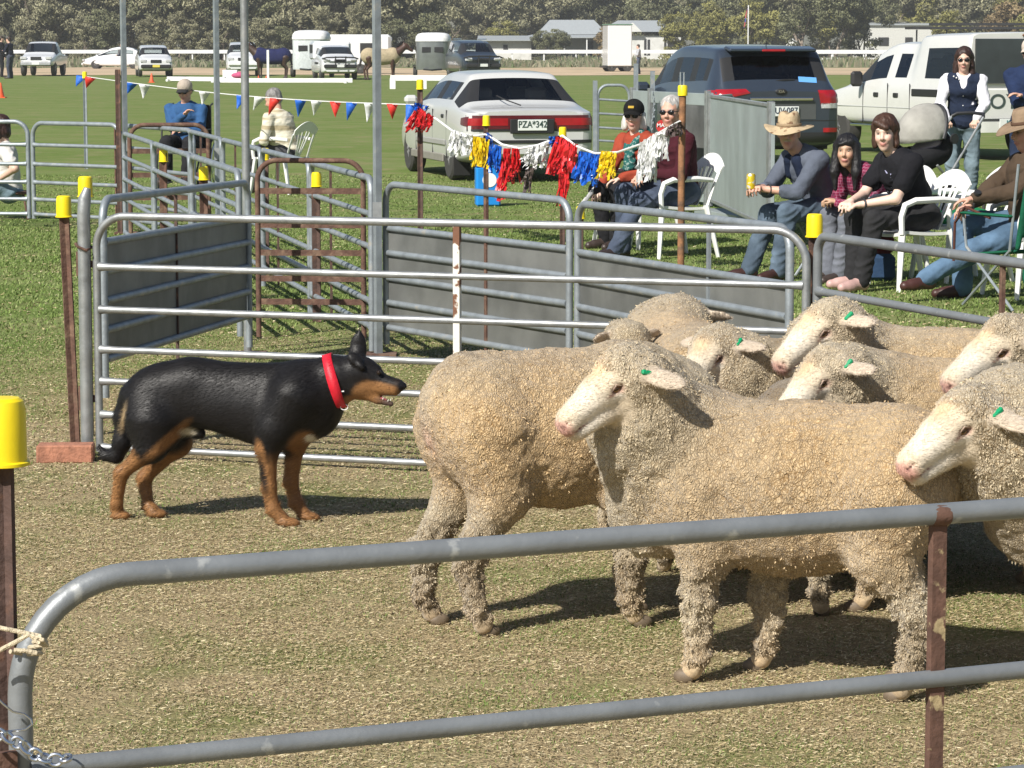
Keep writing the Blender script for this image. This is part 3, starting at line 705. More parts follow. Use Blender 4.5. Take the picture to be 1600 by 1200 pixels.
# ================================================================ THE SHEEP
def fleece_mat():
    m = bpy.data.materials.new('merino_fleece'); m.use_nodes = True; n = m.node_tree.nodes; l = m.node_tree.links; b = n['Principled BSDF']
    b.inputs['Roughness'].default_value = .9; b.inputs['Specular IOR Level'].default_value = .15; b.inputs['Sheen Weight'].default_value = .25
    tc = n.new('ShaderNodeTexCoord'); va = n.new('ShaderNodeVertexColor'); va.layer_name = 'col'
    at_ = n.new('ShaderNodeAttribute'); at_.attribute_name = 'wool'
    def noise(s, d=3, v=None):
        t = n.new('ShaderNodeTexNoise'); t.inputs['Scale'].default_value = s; t.inputs['Detail'].default_value = d; l.new(v or tc.outputs['Object'], t.inputs['Vector']); return t
    def M_(op, a, c=None):
        q = n.new('ShaderNodeMath'); q.operation = op
        for i, v in enumerate((a, c)):
            if v is None: continue
            if isinstance(v, (int, float)): q.inputs[i].default_value = v
            else: l.new(v, q.inputs[i])
        return q.outputs[0]
    def mr(v, a, c, lo=0, hi=1):
        q = n.new('ShaderNodeMapRange'); q.inputs['From Min'].default_value = a; q.inputs['From Max'].default_value = c
        q.inputs['To Min'].default_value = lo; q.inputs['To Max'].default_value = hi; l.new(v, q.inputs['Value']); return q.outputs['Result']
    w = n.new('ShaderNodeVectorMath'); w.operation = 'MULTIPLY_ADD'; l.new(noise(22, 2).outputs['Color'], w.inputs[0]); w.inputs[1].default_value = (.035, .035, .035); l.new(tc.outputs['Object'], w.inputs[2])
    mp = n.new('ShaderNodeMapping'); mp.inputs['Scale'].default_value = (1.25, 1.25, .62); l.new(w.outputs[0], mp.inputs['Vector'])
    def vor(s, feat='DISTANCE_TO_EDGE'):
        v = n.new('ShaderNodeTexVoronoi'); v.feature = feat; v.inputs['Scale'].default_value = s; l.new(mp.outputs[0], v.inputs['Vector']); return v.outputs['Distance']
    e1 = mr(vor(130), 0, .26); e2 = mr(vor(250), 0, .4); lump = mr(noise(60, 4).outputs['Fac'], .3, .7)
    deep = M_('MULTIPLY', mr(vor(30), 0, .045), 1.0)
    hgt = M_('ADD', M_('ADD', M_('MULTIPLY', e1, .50), M_('MULTIPLY', e2, .22)), M_('ADD', M_('MULTIPLY', deep, .35), M_('MULTIPLY', lump, .35)))
    wool = at_.outputs['Fac']
    bp = n.new('ShaderNodeBump'); bp.inputs['Distance'].default_value = .0048; l.new(M_('MULTIPLY', wool, 1.0), bp.inputs['Strength']); l.new(hgt, bp.inputs['Height'])
    bp2 = n.new('ShaderNodeBump'); bp2.inputs['Distance'].default_value = .002; bp2.inputs['Strength'].default_value = .35; l.new(noise(230, 3).outputs['Fac'], bp2.inputs['Height']); l.new(bp.outputs[0], bp2.inputs['Normal'])
    l.new(bp2.outputs[0], b.inputs['Normal'])
    # dirt lies in the cracks between the locks; tips are grubby in patches
    dirt = M_('MULTIPLY', M_('SUBTRACT', 1.0, M_('MULTIPLY', mr(e1, 0, .55), deep)), M_('MULTIPLY', wool, mr(noise(6, 4).outputs['Fac'], .3, .7, .35, 1.0)))
    x = n.new('ShaderNodeMix'); x.data_type = 'RGBA'; x.blend_type = 'MULTIPLY'; l.new(M_('MINIMUM', dirt, 1.0), x.inputs['Factor']); l.new(va.outputs['Color'], x.inputs['A']); x.inputs['B'].default_value = (.42, .33, .22, 1)
    s = n.new('ShaderNodeVectorMath'); s.operation = 'SCALE'; l.new(x.outputs['Result'], s.inputs[0]); l.new(mr(noise(110, 4).outputs['Fac'], .3, .7, .80, 1.16), s.inputs['Scale'])
    l.new(s.outputs['Vector'], b.inputs['Base Color']); return m
m_fleece = fleece_mat()
m_hoof = mat('hoof_horn', (.16, .12, .08), .6, var=.2, vs=40)
m_tag = mat('green_ear_tag', (.0, .30, .12), .45, var=.06)
WOOL = (.565, .41, .230); PALE = (.54, .455, .315); FACE = (.65, .55, .41); WHITE = (.78, .71, .60); PINK = (.56, .32, .26); DIRTY = (.33, .26, .17); EARC = (.53, .43, .33); GREY = (.50, .43, .31)

def sheep(label, X, Y, head, pollpx=None, nosepx=None, lift=0.0, bl=1.0, pink=0, poll=(.50, .88), hyaw=0.0, hpitch=-42, hroll=0, legs=None, h=.0075, wool=WOOL, belly=1.0, neck_r=.13, tagside=1, tags=True, scale=1.0, body=1.0, side=0.0, rump_low=0, earback=0, dirt_back=0, dirty_legs=False, seed=1, droop=0.0, wide=1.0, tagrot=12):
    """head: heading of the body in degrees (0 = +X). poll: distance ahead of the middle and height of the poll; hyaw turns the head from the heading"""
    if pollpx is not None:
        ca, sa = math.cos(R(head)), math.sin(R(head))
        def loc(w):
            dx, dy = w[0] - X, w[1] - Y; return np.array([(dx * ca + dy * sa) / scale, (-dx * sa + dy * ca) / scale, w[2] / scale])
        a_ = loc(at(*pollpx)); b_ = loc(at(*nosepx)); poll = (a_[0], a_[2]); side = a_[1]; d_ = b_ - a_
        hyaw = math.degrees(math.atan2(d_[1], d_[0])); hpitch = math.degrees(math.atan2(d_[2], math.hypot(d_[0], d_[1])))
        print('sheep head', [round(float(q), 2) for q in (*a_, hyaw, hpitch, np.linalg.norm(d_))])
    P = [ell((.02, 0, .50), (.43, .205 * wide, .225 * belly), None, .06, wool), ell((-.30, 0, .535), (.20, .195 * wide, .195), None, .06, wool),
         ell((.27, 0, .53), (.21, .18 * wide, .22), None, .06, wool), ell((.40, 0, .49), (.12, .125, .17), None, .06, PALE),
         cone((-.34, 0, .60), (.30, 0, .60), .135, .13, .06, wool)]
    if pink: P += [ell((-.492, 0, .50), (.016, .015, .030), None, .008, (.66, .36, .30)), cone((-.485, 0, .60), (-.505, 0, .55), .03, .018, .02, GREY)]
    B1 = np.array([bl, 1, 1])
    P = [tuple(list(q[:1]) + [q[1] * B1 + np.array([0, 0, lift])] + [(q[2] * B1 + np.array([0, 0, lift])) if q[0] == 'c' else q[2] * B1] + list(q[3:])) for q in P]
    pl = np.array([poll[0], side, poll[1]])
    hr = euler(R(hroll), R(-hpitch), R(hyaw))                       # head frame: +x towards the nose
    H = np.array(hr.to_3x3())
    def hp(x, y, z): return pl + H @ np.array([x, y, z])
    mid = np.array([.36 + (poll[0] - .36) * .42, side * .38, .56 + lift + (poll[1] - .56 - lift) * .45])
    P += [cone((.33 * bl, 0, .56 + lift), mid, .185, neck_r * 1.22, .06, PALE), cone(mid, hp(-.035, 0, -.045), neck_r * 1.2, .088, .05, PALE),
          cone((.40, 0, .42 + lift), mid + np.array([.03, 0, -.06]), .12, .10, .06, PALE)]
    # the head: woolled poll and cheeks, long bare face, muzzle, jaw
    nface = len(P)
    P += [ell(hp(-.005, 0, .012), (.078, .068, .062), hr, .02, PALE), ell(hp(-.035, 0, -.035), (.072, .072, .085), hr, .03, PALE),
          cone(hp(.02, 0, -.005), hp(.085, 0, -.004), .056, .045, .02, FACE),
          cone(hp(.085, 0, -.004), hp(.190, 0, -.020), .046, .034, .02, FACE), ell(hp(.203, 0, -.032), (.025, .034, .032), hr, .014, PINK),
          cone(hp(.01, 0, -.066), hp(.10, 0, -.062), .046, .028, .02, FACE), cone(hp(.10, 0, -.060), hp(.188, 0, -.062), .030, .024, .012, FACE),
          cone(hp(.035, .034, .012), hp(.075, .034, .008), .020, .016, .012, FACE), cone(hp(.035, -.034, .012), hp(.075, -.034, .008), .020, .016, .012, FACE)]
    for sy in (-1, 1):
        P.append(sub(ell(hp(.052, sy * .052, -.008), (.019, .011, .010), hr), .007))
        P.append(sub(cone(hp(.219, sy * .015, -.024), hp(.206, sy * .028, -.016), .0038, .0045), .003))
        P.append(sub(cone(hp(.222, sy * .010, -.052), hp(.150, sy * .040, -.046), .0022, .0024), .003))
        # ears: held out sideways
        e0, e1 = hp(-.018, sy * .060, .006), hp(-.045 - earback, sy * .122, -.004 - droop); e2 = hp(-.052 - earback * 1.5, sy * .158, -.020 - droop * 1.6)
        d = (e2 - e0); d /= np.linalg.norm(d); ux = H @ np.array([1, 0, 0]); ux = ux - d * (ux @ d); ux /= np.linalg.norm(ux); uz = np.cross(d, ux)
        RM = Matrix([[d[0], ux[0], uz[0]], [d[1], ux[1], uz[1]], [d[2], ux[2], uz[2]]]).to_4x4()
        P.append(ell((e0 + e2) / 2 + d * .006, (.064, .029, .0105), RM, .014, EARC))
        P.append(cone(e0 - d * .02, e0 + d * .01, .022, .02, .015, PALE))
    legs = legs or {}
    L = dict(fn=(.28, -.03, 0), ff=(.30, .02, 0), hn=(-.30, -.04, 0), hf=(-.30, 0.03, 0)); L.update(legs)
    # each leg: x of the hoof relative to body, extra x of the hoof, lift
    for key, sy in (('fn', -1), ('ff', 1)):
        x0, dx, _ = L[key]; y = sy * .105
        P += [cone((x0, y, .50 + lift), (x0 - .02, y, .36 + lift * .7), .100, .076, .05, wool), cone((x0 - .02, y, .36 + lift * .7), (x0 + dx * .5, y * .98, .22), .062, .045, .04, GREY),
              cone((x0 + dx * .5, y * .98, .22), (x0 + dx, y * .96, .075), .041, .033, .025, PALE), cone((x0 + dx, y * .96, .075), (x0 + dx + .016, y * .96, .035), .032, .028, .012, (.55, .40, .24))]
    for key, sy in (('hn', -1), ('hf', 1)):
        x0, dx, _ = L[key]; y = sy * .108
        P += [cone((x0 + .02, y, .52 + lift), (x0 + .05, y * 1.02, .37 + lift * .7), .125, .092, .05, wool), cone((x0 + .05, y * 1.02, .37 + lift * .7), (x0 - .05 + dx * .6, y, .225), .070, .044, .04, GREY),
              cone((x0 - .05 + dx * .6, y, .225), (x0 - .025 + dx, y, .08), .040, .033, .025, GREY), cone((x0 - .025 + dx, y, .08), (x0 - .005 + dx, y, .035), .032, .028, .012, (.42, .31, .19))]
    P += [ell((-.475 * bl, 0, .585 + lift), (.03, .035, .05), None, .03, GREY)]
    V, F = sdf_mesh(P, h)
    col = paint(V, P, .018)
    # how woolly each place is: bare face, ears and pasterns are short haired
    hd = np.stack([V[:, i] - pl[i] for i in range(3)], 1) @ H
    nb = vnoise(V, 30, 4) * .012
    fp = [q for q in P if q[0] != 's' and q[6] in (FACE, PINK)]; df = np.min([dist(q, V) for q in fp], 0)
    face = np.clip((hd[:, 0] + nb - .022 - .5 * np.clip(hd[:, 2] - .02, 0, .1)) / .02, 0, 1) * np.clip((.022 - df) / .008, 0, 1)
    de = np.min([dist(q, V) for q in P if q[0] != 's' and q[6] == EARC], 0); ear = np.clip((.010 - de) / .005, 0, 1) * np.clip((np.abs(hd[:, 1]) - .070) / .012, 0, 1)
    low = np.clip((.052 - V[:, 2]) / .015, 0, 1)
    wl_ = np.clip(1 - np.maximum(np.maximum(face, ear), low), 0, 1)
    N = normals(V, F)
    # lumpy locks: real relief
    n1 = vnoise(V, 42, seed); n2 = vnoise(V, 16, seed + 1); n3 = vnoise(V, 90, seed + 2)
    legm = np.clip((.36 - V[:, 2]) / .12, 0, 1); rough = np.maximum(legm, .0)
    nk_ = np.clip(1 - np.abs(V[:, 0] - .42) / .22, 0, 1) * (V[:, 2] > .3)
    fold = np.sin((V[:, 2] * 1.0 + V[:, 0] * .9 + .03 * n2) * 46)
    amp = wl_ * (nk_ * .0048 * fold + .0030 * n1 + .0045 * n2 + .0018 * n3 + rough * (.0075 * n1 + .0055 * n3))
    V = V + N * amp[:, None]
    # the face's own colours
    def hsp(x, y, z, r, c_, soft=.4):
        nonlocal col; col = spot(col, hd, (x, y, z), r, c_, soft)
    bare = face[:, None]; col = col * (1 - bare) + np.array(FACE) * bare
    hsp(.13, 0, -.02, (.06, .06, .05), WHITE, .5); hsp(.16, 0, -.06, (.045, .04, .02), WHITE, .4)
    hsp(.222, 0, -.034, (.026, .04, .028), PINK, .4); hsp(.05, 0, .05, (.05, .03, .02), (.66, .50, .32), .6)
    for sy in (-1, 1):
        hsp(.052, sy * .050, -.008, (.024, .014, .014), (.50, .33, .26), .4); hsp(.053, sy * .048, -.008, (.016, .012, .0085), (.10, .06, .05), .3)
        hsp(.078, sy * .045, -.013, (.014, .01, .004), (.36, .22, .17), .5); hsp(.065, sy * .045, -.030, (.025, .015, .010), WHITE, .5)
        hsp(.216, sy * .017, -.024, (.009, .009, .006), (.12, .05, .045), .4)
        hsp(.19, sy * .02, -.049, (.034, .02, .0028), (.34, .18, .15), .5)
    col = col * (1 - .85 * ear[:, None]) + np.array((.55, .46, .36)) * .85 * ear[:, None]
    # dirt on belly, hocks and back
    g = np.clip((.36 - V[:, 2]) / .1, 0, 1) * np.clip(.5 + 1.2 * vnoise(V, 9, 8), 0, 1) * wl_ * (.95 if (dirty_legs) else .62)
    if dirty_legs: g = np.maximum(g, np.clip((-.36 - V[:, 0]) / .1, 0, 1) * np.clip((.62 - V[:, 2]) / .2, 0, 1) * np.clip(.35 + vnoise(V, 12, 3), 0, 1) * .9)
    col = col * (1 - g[:, None]) + np.array(DIRTY) * g[:, None]
    bd = np.clip((V[:, 2] - .68) / .05, 0, 1) * (V[:, 0] < .4) * np.clip(.35 + vnoise(V, 4, 9 + seed % 7), 0, 1) * .6 * wl_
    col = col * (1 - bd[:, None]) + np.array((.46, .38, .26)) * bd[:, None]
    pt = np.clip(vnoise(V, 3.2, seed % 11 + 20) * 1.6 + .1, 0, 1) * .38 * wl_; col = col * (1 - pt[:, None]) + np.array((.43, .355, .25)) * pt[:, None]
    if dirt_back:
        bd = np.clip((V[:, 2] - .46) / .08, 0, 1) * np.clip(.5 + 1.5 * vnoise(V, 6, 9), 0, 1) * dirt_back * wl_
        col = col * (1 - bd[:, None]) + np.array((.24, .18, .11)) * bd[:, None]
    col = col * (1 + .10 * vnoise(V, 5, seed + 3)[:, None] + .06 * vnoise(V, 60, 2)[:, None])
    t = thing('sheep', label, 'sheep', (X, Y, 0), R(head), 'flock of shorn-faced merino sheep'); t.scale = (scale,) * 3
    o = obj('body', V, F, m_fleece, t, col=np.clip(col, 0, 1))
    a_ = o.data.attributes.new('wool', 'FLOAT', 'POINT'); a_.data.foreach_set('value', wl_.astype(np.float32))
    # loose curls standing off the fleece: short bent locks
    prob = wl_ * (.05 + .95 * np.clip(legm * .5 + (hd[:, 0] > -.16) * (np.linalg.norm(hd, axis=1) < .22) * .3, 0, 1)); n = int(15000 * (.0075 / h) ** .5)
    i = RNG.choice(len(V), n, p=prob / prob.sum()); b = V[i] + RNG.normal(0, .003, (n, 3)); nn = N[i] + RNG.normal(0, .55, (n, 3)); nn[:, 2] -= .9; nn /= np.linalg.norm(nn, axis=1, keepdims=True)
    sd_ = np.cross(nn, RNG.normal(0, 1, (n, 3))); sd_ /= np.linalg.norm(sd_, axis=1, keepdims=True); w = .0017; ln = .0065 * (.5 + RNG.random((n, 1))) * (1 + .15 * legm[i][:, None])
    b = b - N[i] * .003
    q = np.stack([b - sd_ * w, b + sd_ * w, b + nn * ln * .6 + sd_ * w * .9, b + nn * ln + sd_ * w * .2 + np.cross(sd_, nn) * ln * .35, b + nn * ln * .6 - sd_ * w * .9], 1).reshape(-1, 3)
    cc = np.repeat(np.clip(col[i] * (.93 + .14 * RNG.random((n, 1))), 0, 1), 5, 0)
    k = np.arange(n)[:, None] * 5; FF = np.concatenate([k + np.array([[0, 1, 2]]), k + np.array([[0, 2, 4]]), k + np.array([[4, 2, 3]])])
    lk = obj('fleece_locks', q, FF, m_locks, t, smooth=False, col=cc)
    # short hair of the face and ears
    pf = np.maximum(face, ear) * 1.0; n = int(9000 * (.0075 / h)); i = RNG.choice(len(V), n, p=pf / pf.sum()); b = V[i] + RNG.normal(0, .0015, (n, 3)); nn = N[i]
    fl = -H[:, 0] + np.array([0, 0, -.5]) + RNG.normal(0, .25, (n, 3)); fl = fl - (nn * fl).sum(1, keepdims=True) * nn + nn * .22; fl /= np.linalg.norm(fl, axis=1, keepdims=True)
    sd_ = np.cross(fl, nn); ln = .0065 * (.5 + RNG.random((n, 1))); q = np.stack([b - sd_ * .0006, b + sd_ * .0006, b + fl * ln], 1).reshape(-1, 3)
    obj('face_hair', q, np.arange(n * 3).reshape(-1, 3), m_locks, t, smooth=False, col=np.repeat(np.clip(col[i] * (.94 + .16 * RNG.random((n, 1))), 0, 1), 3, 0))
    # eyes, tag, hooves
    for sy in (-1, 1):
        c_ = hp(.052, sy * .0425, -.008); e = MB().sphere((0, 0, 0), (.0125, .0085, .0105), 12, 8)
        Ve = np.array(e.v); out = Ve @ np.eye(3); ce = np.where((np.abs(Ve[:, 2:3]) < .0028) & (np.abs(Ve[:, 0:1]) < .007), .01, 1) * np.array((.24, .13, .05))
        obj('eye', (Ve @ H.T) + c_, e.f, M['eye'], t, col=ce)
        MB().tube([hp(.036, sy * .0505, -.005), hp(.052, sy * .0535, .0055), hp(.070, sy * .0475, -.006)], [.0022, .0038, .002], 8).build('eyelid', m_lid, t)
    if tags:
        c_ = hp(-.028, tagside * .088, .012 - droop * .5)
        MB().box(c_, (.036, .012, .014), rot=hr @ Matrix.Rotation(R(tagrot), 4, 'Y'), bev=.004).build('ear_tag', m_tag, t)
    for key, sy in (('fn', -1), ('ff', 1), ('hn', -1), ('hf', 1)):
        x0, dx, _ = L[key]; x = x0 + dx + (.022 if key[0] == 'f' else 0.0); b = MB()
        for s2 in (-1, 1): b.sphere((x + .014, sy * .102 + s2 * .012, .016), (.030, .0125, .020), 10, 6)
        b.build('hoof', m_hoof, t)
    return t
m_locks = mat('fleece_lock', attr=True, rough=.9, var=0, spec=.1)
m_lid = mat('eyelid', (.52, .38, .30), .6, var=.1)
m_vulva = mat('bare_pink_skin', (.55, .30, .26), .55, var=.1)

# front sheep, side on
def stand(px, py): return gp(px, py)
a, b = stand(1078, 1066), stand(1418, 1098); d = (a - b); hd_ = math.degrees(math.atan2(d.y, d.x)); c_ = (a + b) / 2 + Vector((-d.y, d.x, 0)).normalized() * -.105 + d.normalized() * .055
S2 = sheep('front sheep side on with woolly legs, face in profile, wearing a flat green tag', c_.x, c_.y, hd_, (973, 585, 7.52), (877, 649, 7.44), lift=.02, bl=.9, h=.006, legs=dict(ff=(.225, .0, 0), fn=(.10, .0, 0), hf=(-.335, .0, 0), hn=(-.275, .0, 0)), tagside=1, seed=3, tagrot=-42, droop=.028, earback=.018, neck_r=.13)
# the sheep whose rump is next to the dog
S1 = sheep('sheep with its rump to the dog and dirty hind legs, behind the front sheep', .125, 8.36, 17, (1035, 650, 8.66), (1120, 715, 8.6), lift=.075, bl=.76, pink=1, h=.006, legs=dict(hn=(-.245, .0, 0), hf=(-.29, -.05, 0), fn=(.20, .0, 0), ff=(.26, .0, 0)), tags=False, seed=13, dirty_legs=True)
S3 = sheep('right foreground sheep with a white face turned towards the camera, tag above a drooping ear', 1.80, 7.60, 192, (1508, 650, 7.30), (1402, 721, 7.18), lift=.02, h=.006, scale=1.06, seed=23, tagside=1, droop=.015, neck_r=.15)
# those behind
sheep('sheep in the middle of the flock, muzzle hidden by the front sheep\'s back, green tag', 1.40, 8.62, 174, (1292, 578, 8.45), (1200, 652, 8.36), lift=.02, h=.008, seed=33)
sheep('farthest sheep with its head highest, long muzzle pointing down, green upright tag', 1.42, 9.22, 160, (1292, 503, 9.12), (1206, 563, 9.02), lift=.02, h=.0085, seed=43, scale=1.04)
sheep('sheep with a curly topknot peering over the dirty brown back, green tag', 1.02, 9.62, 222, (1115, 544, 9.22), (1052, 610, 9.05), lift=.0, h=.0085, seed=53, scale=.98)
sheep('sheep facing away at the back, its woolly crown tallest beside the sheeted panel', .60, 9.95, 100, (1072, 497, 10.3), (1085, 550, 10.5), lift=.02, h=.010, tags=False, seed=63)
sheep('sheep behind the head of the front sheep, only its pale crown and white ear showing', .50, 9.45, 110, (968, 533, 9.75), (930, 600, 9.85), h=.010, scale=.86, tags=False, seed=73)
sheep('sheep with a grubby dark brown back in the middle of the flock', 1.0, 8.82, 60, poll=(.45, .56), hyaw=0, hpitch=-50, h=.009, dirt_back=.95, tags=False, seed=83, scale=.95, bl=.85, wool=(.30, .235, .155))
sheep('large-faced sheep at the right edge, pink nose above the foreground sheep', 2.0, 8.55, 178, (1572, 533, 8.25), (1470, 592, 8.16), lift=.03, h=.0075, tags=False, seed=93, scale=1.06)
# ================================================================ THE PEOPLE
def ik(a, c, l1, l2, pole):
    a, c, pole = np.array(a, float), np.array(c, float), np.array(pole, float); d = c - a; D = np.linalg.norm(d)
    if D > (l1 + l2) * .995: c = a + d / D * (l1 + l2) * .995; D = (l1 + l2) * .995
    u = d / D; x = (l1 * l1 - l2 * l2 + D * D) / (2 * D); y = math.sqrt(max(l1 * l1 - x * x, 0)); w = pole - u * (pole @ u); w /= np.linalg.norm(w) + 1e-9
    return a + u * x + w * y, c
def hand(wr, d, up, side, curl=.5, sc=1.0, col=None, h=.01):
    """palm, four bent fingers and a thumb. d: from wrist to knuckles, up: back of the hand, side: towards the thumb"""
    d = np.array(d, float); d /= np.linalg.norm(d); up = np.array(up, float); up -= d * (up @ d); up /= np.linalg.norm(up)
    s = np.cross(d, up) * side; P = []; k = .006
    for q in (-.5, .1, .6): P.append(cone(wr + s * q * .026 * sc, wr + d * .078 * sc + s * q * .050 * sc, .016 * sc, .0125 * sc, .012, col))
    for i, (o, L) in enumerate(((-.036, .058), (-.012, .074), (.012, .080), (.036, .070))):
        b = wr + d * .082 * sc + s * o * sc; c1 = curl * (1.05 + .12 * (1.5 - i)); 
        v1 = d * math.cos(c1) - up * math.sin(c1); v2 = d * math.cos(c1 * 2.1) - up * math.sin(c1 * 2.1)
        m = b + v1 * L * .52 * sc; e = m + v2 * L * .48 * sc
        P += [cone(b, m, .0092 * sc, .0085 * sc, k, col), cone(m, e, .0085 * sc, .007 * sc, k, col)]
    b = wr + d * .020 * sc + s * .026 * sc; m = b + (d * .55 + s * .75 - up * .25) * .040 * sc; e = m + (d * .9 + s * .12 - up * .45) * .036 * sc
    P += [cone(b, m, .0125 * sc, .0105 * sc, .008, col), cone(m, e, .0105 * sc, .008 * sc, .005, col)]
    return P
SK = dict(fair=(.66, .43, .33), ruddy=(.60, .34, .25), tan=(.53, .33, .22), pale=(.72, .50, .40))
_cloth = {}
def cloth(name, base, **k):
    key = (name, base)
    if key not in _cloth:
        kk = dict(rough=.92, var=.14, vs=9, bump=.6, bs=30, spec=.12); kk.update(k); _cloth[key] = mat(name, base, **kk)
    return _cloth[key]
def denim(c): c = (c[0] * .9 + .01, c[1] * .78, c[2] * .62); return cloth('denim', c, second=tuple(x * 1.7 + .01 for x in c), ss=6, thr=(.42, .75))

def person(label, x, y, heading, seat=.45, lean=8, twist=0, hyaw=0, hpitch=-5, hroll=0, hands=None, feet=None, knees=None, skin='fair', top=None, sleeve='long', legs=None, shoe=(.05, .035, .03),
           hair=None, haircol=(.05, .03, .02), hat=None, glasses=False, h=.0085, fat=1.0, sc=1.0, vest=None, collar=None, extra=None, stand=False, headfwd=.03, shorts=False, bare_feet=False, curl=.5, handdir=None, palm=(0, 0, 1), cat='person', scarf=None, beard=None, girl=False):
    """local frame: +X is where the lap points, +Y the person's left"""
    t = thing('person', label, cat, (x, y, 0), R(heading)); t.scale = (sc,) * 3
    S = SK[skin]; la = R(lean)
    hipz = .93 if stand else seat + .060
    hip = np.array([0, 0, hipz]); up = np.array([math.sin(la), 0, math.cos(la)]); tw = R(twist); sh = np.array([-math.sin(tw), math.cos(tw), 0])
    tl_ = 0 if stand else .035
    ch = hip + up * (.36 - tl_); nk = hip + up * (.50 - tl_); hc = nk + up * .10 + np.array([headfwd, 0, .065])
    fsh = .175 if girl else .19
    shL, shR = hip + up * (.445 - tl_) + sh * fsh, hip + up * (.445 - tl_) - sh * fsh
    H3 = np.array(euler(R(hroll), R(-hpitch), R(hyaw)).to_3x3()); Hm = euler(R(hroll), R(-hpitch), R(hyaw))
    def hp(a, b, c): return hc + H3 @ np.array([a, b, c])
    hands = hands or ((.38, .10, hipz + .12), (.38, -.10, hipz + .12)); feet = feet or ((.45, .11, .08), (.45, -.11, .08))
    hands = [np.array(q, float) for q in hands]; feet = [np.array(q, float) for q in feet]
    arms = []; lg = []
    for s_, a, c in ((1, shL, hands[0]), (-1, shR, hands[1])):
        el, wr = ik(a, c, .285, .255, (-.25, s_ * .75, -.8)); arms.append((a, el, wr, s_))
    for s_, c in ((1, feet[0]), (-1, feet[1])):
        a = hip + np.array([0, s_ * .09, 0]); kp = (1, s_ * .12, .35) if knees is None else knees[0 if s_ > 0 else 1]
        kn, an = ik(a, c, .43, .42, kp); lg.append((a, kn, an, s_))
    # ---- body: one continuous skin
    B = [ell(hp(-.012, 0, .035), (.094, .074, .088), Hm, .02, S), ell(hp(.022, 0, -.035), (.068, .060, .078), Hm, .03, S), cone(hp(.055, 0, -.098), hp(.050, 0, -.095), .026, .026, .03, S),
         cone(hp(.084, 0, .016), hp(.108, 0, -.024), .008, .0125, .010, S), cone(hp(.100, .009, -.032), hp(.100, -.009, -.032), .009, .009, .006, S),
         ell(hp(.074, 0, .028), (.020, .050, .010), Hm, .015, S), ell(hp(.062, .034, -.028), (.030, .022, .026), Hm, .02, S), ell(hp(.062, -.034, -.028), (.030, .022, .026), Hm, .02, S),
         ell(hp(.087, 0, -.062), (.013, .023, .0065), Hm, .006, (.48, .18, .15)), ell(hp(.084, 0, -.073), (.013, .019, .006), Hm, .006, (.50, .20, .17)),
         sub(ell(hp(.090, .031, .006), (.012, .014, .008), Hm), .006), sub(ell(hp(.090, -.031, .006), (.012, .014, .008), Hm), .006)]
    for s_ in (-1, 1): B.append(ell(hp(-.008, s_ * .076, -.010), (.019, .009, .031), Hm, .008, S))
    B += [cone(hp(-.02, 0, -.06), nk - up * .03, .054, .060, .03, S), ell(ch, (.085 * fat, .13, .15), euler(0, la, tw), .04, S), ell(hip + up * .14, (.085 * fat, .12, .14), None, .04, S), ell(hip, (.10, .135, .09), None, .04, S)]
    for a, el, wr, s_ in arms:
        B += [cone(ch + up * .06, a, .055, .050, .03, S), cone(a, el, .045, .038, .02, S), cone(el, wr, .038, .0245, .015, S)]
        dd = (wr - el) if handdir is None else np.array(handdir[0 if s_ > 0 else 1], float)
        B += hand(wr, dd, palm, -s_, curl, 1.0, S, h)
    for a, kn, an, s_ in lg:
        f = np.array([1, s_ * .18, 0]); f /= np.linalg.norm(f)
        B += [cone(a, kn, .070, .050, .03, S), cone(kn, an, .048, .032, .02, S), cone(an, an + f * .10 - np.array([0, 0, .045]), .028, .018, .02, S)]
    V, F = sdf_mesh(B, h); V = relax(V, F, 1, .3); col = paint(V, B, .006)
    hd = (V - hc) @ H3
    def sp(c_, r, cc, soft=.4):
        nonlocal col; col = spot(col, hd, c_, r, cc, soft)
    HC = np.array(haircol)
    for s_ in (-1, 1):
        sp((.085, s_ * .033, .030), (.02, .018, .004), HC * .8 + .02, .5); sp((.075, s_ * .031, .008), (.03, .019, .012), np.array(S) * .55, .6)  # brows; eye sockets darkened in the skin colour as painted shade
        sp((.06, s_ * .040, -.03), (.03, .022, .02), np.array(S) * np.array((1.08, .85, .85)), .6); sp((.105, s_ * .008, -.036), (.01, .004, .003), (.15, .06, .05), .4)
    sp((.095, 0, -.067), (.02, .022, .0016), (.26, .09, .08), .6)
    if beard: sp((.09, 0, -.048), (.022, .036, .010), beard, .4)
    obj('body', V, F, M['body'], t, col=np.clip(col, 0, 1))
    for s_ in (-1, 1):
        e = MB().sphere((0, 0, 0), .0088, 12, 8); Ve = np.array(e.v); wht = (Ve[:, 0] < .0050)[:, None]
        obj('eye', (Ve @ H3.T) + hp(.0735, s_ * .031, .006), e.f, M['eye'], t, col=np.where(wht, (.30, .26, .22), (.03, .02, .015)))
    # ---- clothing over it
    def garment(name, prims, m, hh=None, wr=.0075, lo=None):
        V, F = sdf_mesh(prims, hh or h * 1.05); V = relax(V, F, 1, .3); N = normals(V, F)
        ar = V @ np.array([[.7, .3, .6], [-.4, .8, .2], [.5, -.2, .9]], dtype=np.float32); n1 = vnoise(V * np.array([1, 1, .55]), 11, len(name)); n2 = 1 - 2 * np.abs(vnoise(ar * np.array([.45, .45, 1.25], dtype=np.float32), 17, 5)); w = n1 * wr + n2 * wr * .9 + vnoise(V, 42, 5) * wr * .3
        return obj(name, V + N * w[:, None].astype(np.float32), F, m, t)
